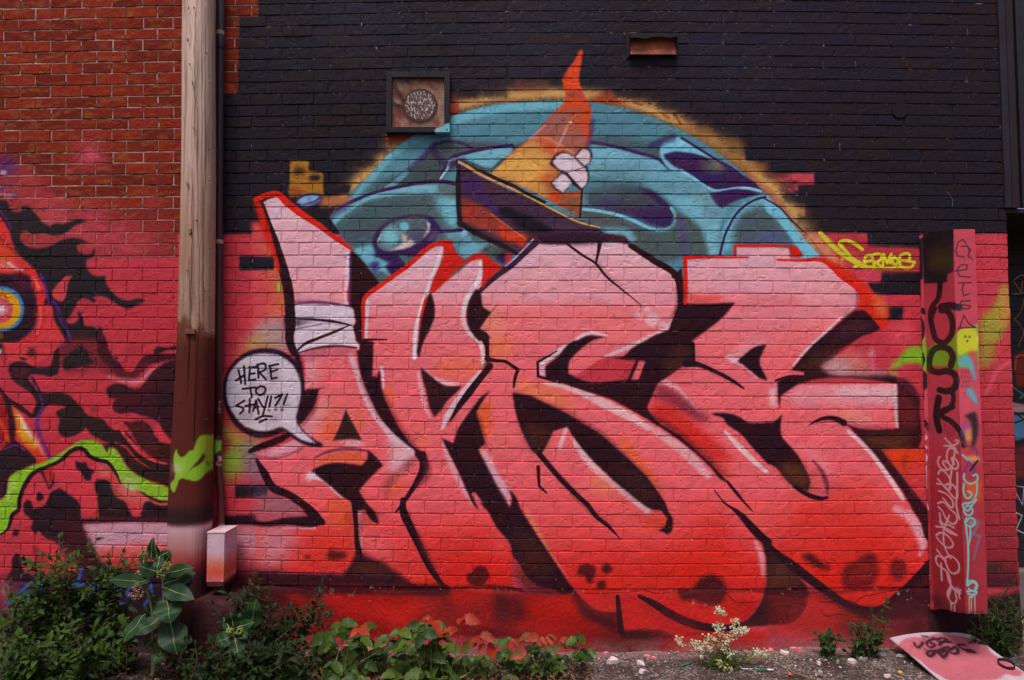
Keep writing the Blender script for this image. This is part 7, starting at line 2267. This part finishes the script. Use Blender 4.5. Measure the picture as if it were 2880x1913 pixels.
gv = cl.build('gravel', m2, None)
tagit(gv, 'loose grey and pale gravel scattered along the wall foot', 'gravel', kind='stuff')

# dead leaf litter and dry stalks under the plants, uncounted
MAT_LIT = leaf_mat('dead_leaf', (110, 82, 58), (80, 54, 40), rough=.8, trans=.1)
cl = Cloud()
for k in range(620):
    x, y = GR.uniform(-3.0, .35), GR.uniform(3.7, 4.28)
    cl.add(leaf_shape(GR.uniform(.02, .05), GR.uniform(.008, .02), .4, .3), frame((x, y, .008 + GR.uniform(0, .015)), (GR.uniform(-1, 1), GR.uniform(-1, 1), GR.uniform(-.2, .3)), (GR.uniform(-.5, .5), GR.uniform(-.5, .5), 1)), GR.random())
for k in range(520):
    x, y = GR.uniform(-1.35, .45), GR.uniform(3.78, 4.15)
    cl.add(leaf_shape(GR.uniform(.025, .06), GR.uniform(.006, .022), .6, .5), frame((x, y, .012 + GR.uniform(0, .03)), (GR.uniform(-1, 1), GR.uniform(-1, 1), GR.uniform(-.3, .5)), (GR.uniform(-.7, .7), GR.uniform(-.9, .3), 1)), GR.random())
tagit(cl.build('leaf_litter', MAT_LIT, None), 'brown dead leaves lying on the soil under the plants', 'leaf litter', kind='stuff')

# ---------------------------------------------------------------- pale chips of plaster and brick, one by one
MAT_CHIP = surf('plaster_chip', (206, 186, 186), .85, .3, 30, 90, .5)
MAT_CHIPP = surf('pink_chip', (214, 120, 126), .8, .3, 30, 90, .5)
MAT_CHIPG = surf('grey_chip', (150, 142, 142), .85, .3, 30, 90, .5)
def chip(spot, size, mat, label, flat=.4, seed=0, cat='rubble chip'):
    r = random.Random(seed)
    (x, y), = parse(spot)
    p = on_ground(x, y, .006)
    if p[1] > WALL_Y - .03:
        p[1] = WALL_Y - .03
    s = size / 3.2667 / (FPX / p[1]) / 2
    bm = bmesh.new()
    vs = []
    for k in range(7):
        a = 2*math.pi*k/7 + r.uniform(-.35, .35)
        q = s * r.uniform(.7, 1.15)
        vs.append((q*math.cos(a), q*math.sin(a)*r.uniform(.6, .9)))
    lo = [bm.verts.new((vx + r.uniform(-.1, .1)*s, vy, -.004)) for vx, vy in vs]
    hi = [bm.verts.new((vx*.85, vy*.85, s*flat*r.uniform(.6, 1.2) + .004)) for vx, vy in vs]
    bm.faces.new(hi); bm.faces.new(lo[::-1])
    for k in range(7):
        bm.faces.new((lo[k], lo[(k+1) % 7], hi[(k+1) % 7], hi[k]))
    o = bm_obj('rubble_chip', bm, mat)
    o.location = (p[0], p[1], ground_h(p[0], p[1]) + .002)
    o.rotation_euler = (r.uniform(-.2, .2), r.uniform(-.2, .2), r.uniform(0, 6.28))
    tagit(o, label, cat, 'pale rubble chips on the ground')
CH = [("23 930,1392", 120, MAT_CHIP, 'largest white block chip below the black painted corner', .55), ("23 1180,1415", 110, MAT_CHIP, 'crumbled white plaster piece right of the largest chip', .3), ("23 1195,1490", 62, MAT_CHIP, 'small white stone nearest the bottom edge left of the pen', .6),
      ("23 1740,1352", 44, MAT_CHIP, 'pale chip left of the white flowering weed', .4), ("23 1240,1350", 70, MAT_CHIPP, 'pinkish flake close to the wall left of the flowering weed', .3), ("23 1300,1360", 60, MAT_CHIPP, 'second pinkish flake close to the wall', .2),
      ("33 280,1297", 76, MAT_CHIPP, 'pink painted lump on the ground right of the flowering weed', .8), ("33 215,1262", 64, MAT_CHIPP, 'pink flake leaning at the wall foot beside the pink lump', .3), ("33 860,1362", 130, MAT_CHIP, 'broad white plaster piece between weed and board', .25),
      ("33 770,1395", 110, MAT_CHIP, 'white plaster piece just left of the broad one', .3), ("33 1050,1326", 90, MAT_CHIPG, 'grey slab chip left of the pink board', .3), ("33 1230,1340", 110, MAT_CHIPG, 'flat grey flake touching the pink board', .15),
      ("33 465,1410", 54, MAT_CHIP, 'pale pebble below the pink lump', .5), ("33 640,1402", 42, MAT_CHIPG, 'grey pebble left of the white plaster pieces', .6), ("33 478,1498", 60, MAT_CHIPG, 'grey stone near the bottom edge right of the orange cap', .5),
      ("33 1098,1526", 74, MAT_CHIP, 'white angular chip near the yellow cap', .3), ("33 150,1310", 90, MAT_CHIP, 'white flake left of the pink lump', .2), ("33 500,1215", 70, MAT_CHIPP, 'pink flake under the low weed', .3), ("33 1120,1225", 70, MAT_CHIPP, 'pale pink chip at the upper left tip of the board', .3),
      ("33 30,1285", 80, MAT_CHIPP, 'pink crumb at the wall foot right of the flowering weed', .25), ("23 860,1315", 60, MAT_CHIPP, 'thin red flake at the wall foot right of the creeper', .2)]
for i, (s, z, mt, lb, fl_) in enumerate(CH):
    chip(s, z, mt, lb, fl_, i + 1)

# a broken brick lying among the creeper
c = Vector(at_z(*parse("13 1110,1275")[0], .03))
bm = bmesh.new()
bm_box(bm, -.055, .055, -.03, .03, -.024, .024)
bmesh.ops.subdivide_edges(bm, edges=list(bm.edges), cuts=3, use_grid_fill=True)
for v in bm.verts:
    v.co += Vector((GR.uniform(-1, 1), GR.uniform(-1, 1), GR.uniform(-1, 1))) * .0035
o = bm_obj('broken_brick', bm, surf('dull_brick', (150, 96, 90), .85, .4, 18, 70, .6, col2=(104, 62, 56)))
o.location = (c.x, c.y, .022)
o.rotation_euler = (.1, -.15, .3)
tagit(o, 'broken dusty brick lying among the creeper leaves', 'brick')

# ---------------------------------------------------------------- pink painted board on the ground
BK = .25
def on_board(x, y):
    return at_slope(x, y, .004, 3.88, BK)
out = [on_board(x, y) for x, y in spline(parse("33 1115,1190 1280,1155 1450,1137 1640,1137 1800,1147 1870,1165 2100,1325 2352,1500 2440,1560 2300,1590 2100,1640 1760,1660 1660,1640 1560,1562 1330,1360"), True, 3, sharp=25)]
PB = Canvas(min(q[0] for q in out) - .02, max(q[0] for q in out) + .02, min(q[1] for q in out) - .02, max(q[1] for q in out) + .02, 420, lambda px, py: tuple(on_board(px, py)[[0, 1]]), 480.0, dv=.6)
PB.gx = 2700
PB.poly("P 2400,1700 2960,1700 2960,2000 2400,2000", (216, 196, 204), 1, smooth=False)
PB.poly("33 1200,1255 1230,1215 1350,1180 1420,1185 1560,1150 1640,1160 1720,1165 1840,1190 1900,1210 2010,1260 2060,1330 2180,1400 2300,1480 2352,1510 2290,1540 2180,1520 2130,1560 1900,1590 1700,1600 1620,1560 1480,1470 1400,1400 1290,1330", (214, 112, 128), 1.5, grain=.9)
PB.poly("33 1560,1140 1640,1140 1720,1170 1640,1180", (222, 140, 140), 2, .8)
INK = (58, 20, 34)
for s, w in (("33 1345,1235 1365,1272 1400,1262 1425,1230", 5), ("33 1530,1190 1490,1210 1460,1242 1478,1268 1520,1264 1530,1242 1490,1238", 5), ("33 1545,1206 1610,1190 1636,1196 1600,1226 1575,1256", 5), ("33 1570,1224 1680,1222", 5), ("33 1415,1172 1465,1175", 3),
             ("33 1560,1314 1510,1308 1465,1326 1472,1350 1512,1344 1560,1312 1585,1332 1605,1366", 6), ("33 1660,1270 1600,1290 1565,1326 1590,1350 1640,1336 1640,1308 1592,1322", 6), ("33 1690,1285 1670,1318 1700,1330 1745,1305 1735,1276 1690,1285", 6), ("33 1810,1248 1756,1264 1790,1288 1860,1298 1896,1310 1830,1312", 5)):
    PB.stroke(s, w, INK, 1.5, sharp=170)
    PB.stroke(s, w * 2.2, INK, 5, .25, sharp=170)
PB.blob("33 1445,1292", 2.5, INK, 1)
PB.blob("33 1435,1196", 2.2, INK, 1)
PB.blob("33 1320,1268", 1.6, INK, .8)
for k in range(70):
    x, y = GR.uniform(2510, 2870), GR.uniform(1785, 1912)
    PB.stroke([(x, y), (x + GR.uniform(-14, 14), y + GR.uniform(-4, 4))], GR.uniform(.6, 2.4), GR.choice(((150, 90, 96), (120, 84, 84), (226, 190, 196))), 1.5, GR.uniform(.2, .5))
for k in range(24):
    PB.blob((GR.uniform(2540, 2860), GR.uniform(1800, 1900)), GR.uniform(.6, 1.6), (150, 70, 86), .7, .7)
MAT_BOARD = painted('painted_board', PB, PB.image('board_paint', .62), (0, 1), (214, 196, 204), (200, 180, 188), .5, .1, .001, 40)
cen = Vector((sum(q[0] for q in out)/len(out), sum(q[1] for q in out)/len(out), 0))
bm = bmesh.new()
def bz(q, lift):
    d = (Vector((q[0], q[1], 0)) - cen).length
    return max(.004, .004 + BK * (q[1] - 3.88)) + .006 * (min(1.0, (d / .45) ** 2) - .6) * (1 if q[0] > cen.x else .6) + lift
rings = []
for k, fr in enumerate((1.0, .66, .33)):
    rings.append([bm.verts.new((cen.x + (q[0]-cen.x)*fr, cen.y + (q[1]-cen.y)*fr, bz((cen.x + (q[0]-cen.x)*fr, cen.y + (q[1]-cen.y)*fr), .006))) for q in out])
ctop = bm.verts.new((cen.x, cen.y, bz((cen.x, cen.y), .006)))
lowr = [bm.verts.new((q[0], q[1], bz(q, 0))) for q in out]
cbot = bm.verts.new((cen.x, cen.y, bz((cen.x, cen.y), 0)))
n = len(out)
for k in range(n):
    k2 = (k+1) % n
    bm.faces.new((rings[0][k], rings[0][k2], rings[1][k2], rings[1][k]))
    bm.faces.new((rings[1][k], rings[1][k2], rings[2][k2], rings[2][k]))
    bm.faces.new((rings[2][k], rings[2][k2], ctop))
    bm.faces.new((lowr[k], lowr[k2], rings[0][k2], rings[0][k]))
    bm.faces.new((lowr[k2], lowr[k], cbot))
tagit(bm_obj('painted_board', bm, MAT_BOARD), 'pink painted white board with black scrawl lying on the ground', 'board')
# black tape ring on the board
c = on_board(*parse("33 2190,1440")[0])
V, F = [], []
for k in range(32):
    a = 2*math.pi*k/32
    for rr, z in ((.036, .0), (.041, .0), (.041, .012), (.036, .012)):
        V.append((c[0] + rr*math.cos(a), c[1] + rr*math.sin(a), c[2] + .0075 + BK*rr*math.sin(a) + z))
for k in range(32):
    for q in range(4):
        F.append((4*k+q, 4*((k+1) % 32)+q, 4*((k+1) % 32)+(q+1) % 4, 4*k+(q+1) % 4))
tagit(mesh('tape_ring', V, F, surf('black_tape', (50, 20, 32), .5, .2, 30, 60, .1)), 'dark ring of tape lying on the pink board', 'tape ring')

# ---------------------------------------------------------------- small litter
def lathe(name, prof, mat, loc, rot=(0, 0, 0), n=18):
    V, F = [], []
    for rr, z in prof:
        for k in range(n):
            a = 2*math.pi*k/n
            V.append((rr*math.cos(a), rr*math.sin(a), z))
    for i in range(len(prof)-1):
        for k in range(n):
            F.append((i*n+k, i*n+(k+1) % n, (i+1)*n+(k+1) % n, (i+1)*n+k))
    F += [tuple(range(n))[::-1], tuple(range((len(prof)-1)*n, len(prof)*n))]
    o = mesh(name, V, F, mat, None, True)
    o.location, o.rotation_euler = loc, rot
    return o
c = on_ground(*parse("33 202,1518")[0], .004)
tagit(lathe('spray_cap', ((.0085, 0), (.0088, .008), (.0075, .0085), (.0045, .011), (.0042, .016), (.001, .0165)), surf('orange_plastic', (226, 70, 30), .4, .1, 20, 50, .05), (c[0], c[1], ground_h(c[0], c[1]) + .001), (.1, .05, 0)), 'orange spray can cap on the gravel', 'spray cap')
c = on_ground(*parse("33 1210,1508")[0], .004)
tagit(lathe('bottle_cap', ((.0125, 0), (.0128, .014), (.0115, .016), (.009, .016), (.0085, .008), (.001, .008)), surf('yellow_plastic', (176, 146, 60), .45, .15, 20, 50, .05), (c[0], c[1], ground_h(c[0], c[1]) + .001), (.25, .1, 0)), 'yellow ring cap on the gravel left of the board', 'cap')
c = on_ground(*parse("33 2243,1290")[0], .004)
tagit(lathe('bottle_cap', ((.009, 0), (.0092, .007), (.008, .010), (.001, .0105)), surf('amber_plastic', (200, 140, 30), .45, .15, 20, 50, .05), (c[0], c[1], ground_h(c[0], c[1]) + .001)), 'small amber cap right of the pink board', 'cap')
def pen(name, s, rads, mats, label):
    q = [Vector(on_ground(x, y, .006)) for x, y in parse(s)]
    a, b_ = q[0], q[-1]
    t = thing(name, label, 'pen', tuple(a))
    for pname, f0, f1, r0, r1, mt in mats:
        p0, p1 = a.lerp(b_, f0), a.lerp(b_, f1)
        tube(pname, [p0, p0.lerp(p1, .02), p0.lerp(p1, .98), p1], [r0*.8, r0, r1, r1*.8], mt, t, 12)
GREENP = surf('green_plastic', (30, 110, 84), .35, .1, 20, 50, .05)
WHITEP = surf('white_plastic', (206, 204, 204), .4, .1, 20, 50, .05)
BLACKP = surf('black_plastic', (36, 34, 38), .4, .1, 20, 50, .05)
pen('pen', "23 1540,1445 1650,1408", 0, (('barrel', 0, .85, .0042, .0042, GREENP), ('tip', .86, 1, .0034, .001, GREENP)), 'slim green pen on the gravel')
q = [Vector(on_ground(x, y, .006)) for x, y in parse("23 2110,1462 33 52,1474")]
a, b_ = q
t = thing('toothbrush', 'green and white toothbrush lying below the flowering weed', 'toothbrush', tuple(a))
def seg(pname, f0, f1, r0, r1, mt):
    p0, p1 = a.lerp(b_, f0), a.lerp(b_, f1)
    return tube(pname, [p0, p0.lerp(p1, .04), p0.lerp(p1, .5), p0.lerp(p1, .96), p1], [r0*.6, r0, (r0+r1)/2, r1, r1*.6], mt, t, 12)
seg('head', 0, .16, .004, .004, WHITEP)
seg('neck', .161, .36, .0028, .0035, WHITEP)
seg('handle', .361, .80, .0056, .0062, GREENP)
seg('grip_end', .801, 1, .0058, .004, WHITEP)
V, F = [], []
for k in range(26):
    p0 = a.lerp(b_, .02 + .12 * (k % 13) / 12) + Vector((0, -.0012 + .0024 * (k // 13), .003))
    v, f = tube_data([p0, p0 + Vector((GR.uniform(-.0015, .0015), -.002, .0085))], .0007, 4, True)
    n0 = len(V); V += v; F += [tuple(n0+i for i in z) for z in f]
mesh('bristles', V, F, BLACKP, t)['kind'] = 'stuff'
# pink plastic pipe stub by the corner
a, b_ = Vector(on_ground(*parse("33 1922,1135")[0], .03)), Vector(on_ground(*parse("33 2140,1165")[0], .03))
a.y, b_.y = min(a.y, WALL_Y - .04), min(b_.y, WALL_Y - .05)
a.z, b_.z = ground_h(a.x, a.y) + .014, ground_h(b_.x, b_.y) + .014
tagit(tube('plastic_pipe', [a, a.lerp(b_, .5), b_], .0135, surf('pink_pipe', (196, 84, 84), .6, .3, 12, 50, .2), None, 14), 'pink sprayed pipe offcut on the ground behind the board', 'pipe')
# dry cord winding over the gravel
q = [Vector(on_ground(x, y, .006)) for x, y in spline(parse("23 2170,1345 2240,1300 2330,1305 33 60,1310 130,1328 195,1368 165,1420 200,1465 270,1510 370,1535 480,1575"), False, 4)]
tagit(tube('straw_twine', [Vector((p_.x, p_.y, ground_h(p_.x, p_.y) + .004 + .003*math.sin(i))) for i, p_ in enumerate(q)], .0024, surf('straw', (150, 128, 78), .8, .3, 40, 60, .2), None, 6), 'straw coloured twine winding over the gravel', 'twine')
# dead stalks leaning among the creeper
for i, (s, lb) in enumerate((("13 960,1400 1270,1250", 'long pale dry stalk slanting through the creeper'), ("13 690,1560 780,1250", 'upright pale dry stalk at the left edge of the creeper'), ("13 800,1250 1030,1285", 'short dry stalk lying level behind the creeper'), ("13 1880,1550 2040,1480", 'dry stalk low at the right of the creeper'))):
    p0, p1 = parse(s)
    a, b_ = Vector(at_y(*p0, 3.88)), Vector(at_y(*p1, 3.98))
    a.z = max(a.z, .01); b_.z = max(b_.z, .015)
    tagit(tube('dry_stalk', [a, a.lerp(b_, .5) + Vector((0, 0, .008)), b_], [.004, .0032, .002], surf('stalk', (140, 124, 74), .8, .3, 40, 60, .2) if i == 0 else bpy.data.materials['stalk'], None, 7), lb, 'dry stalk', 'dry stalks in the creeper')
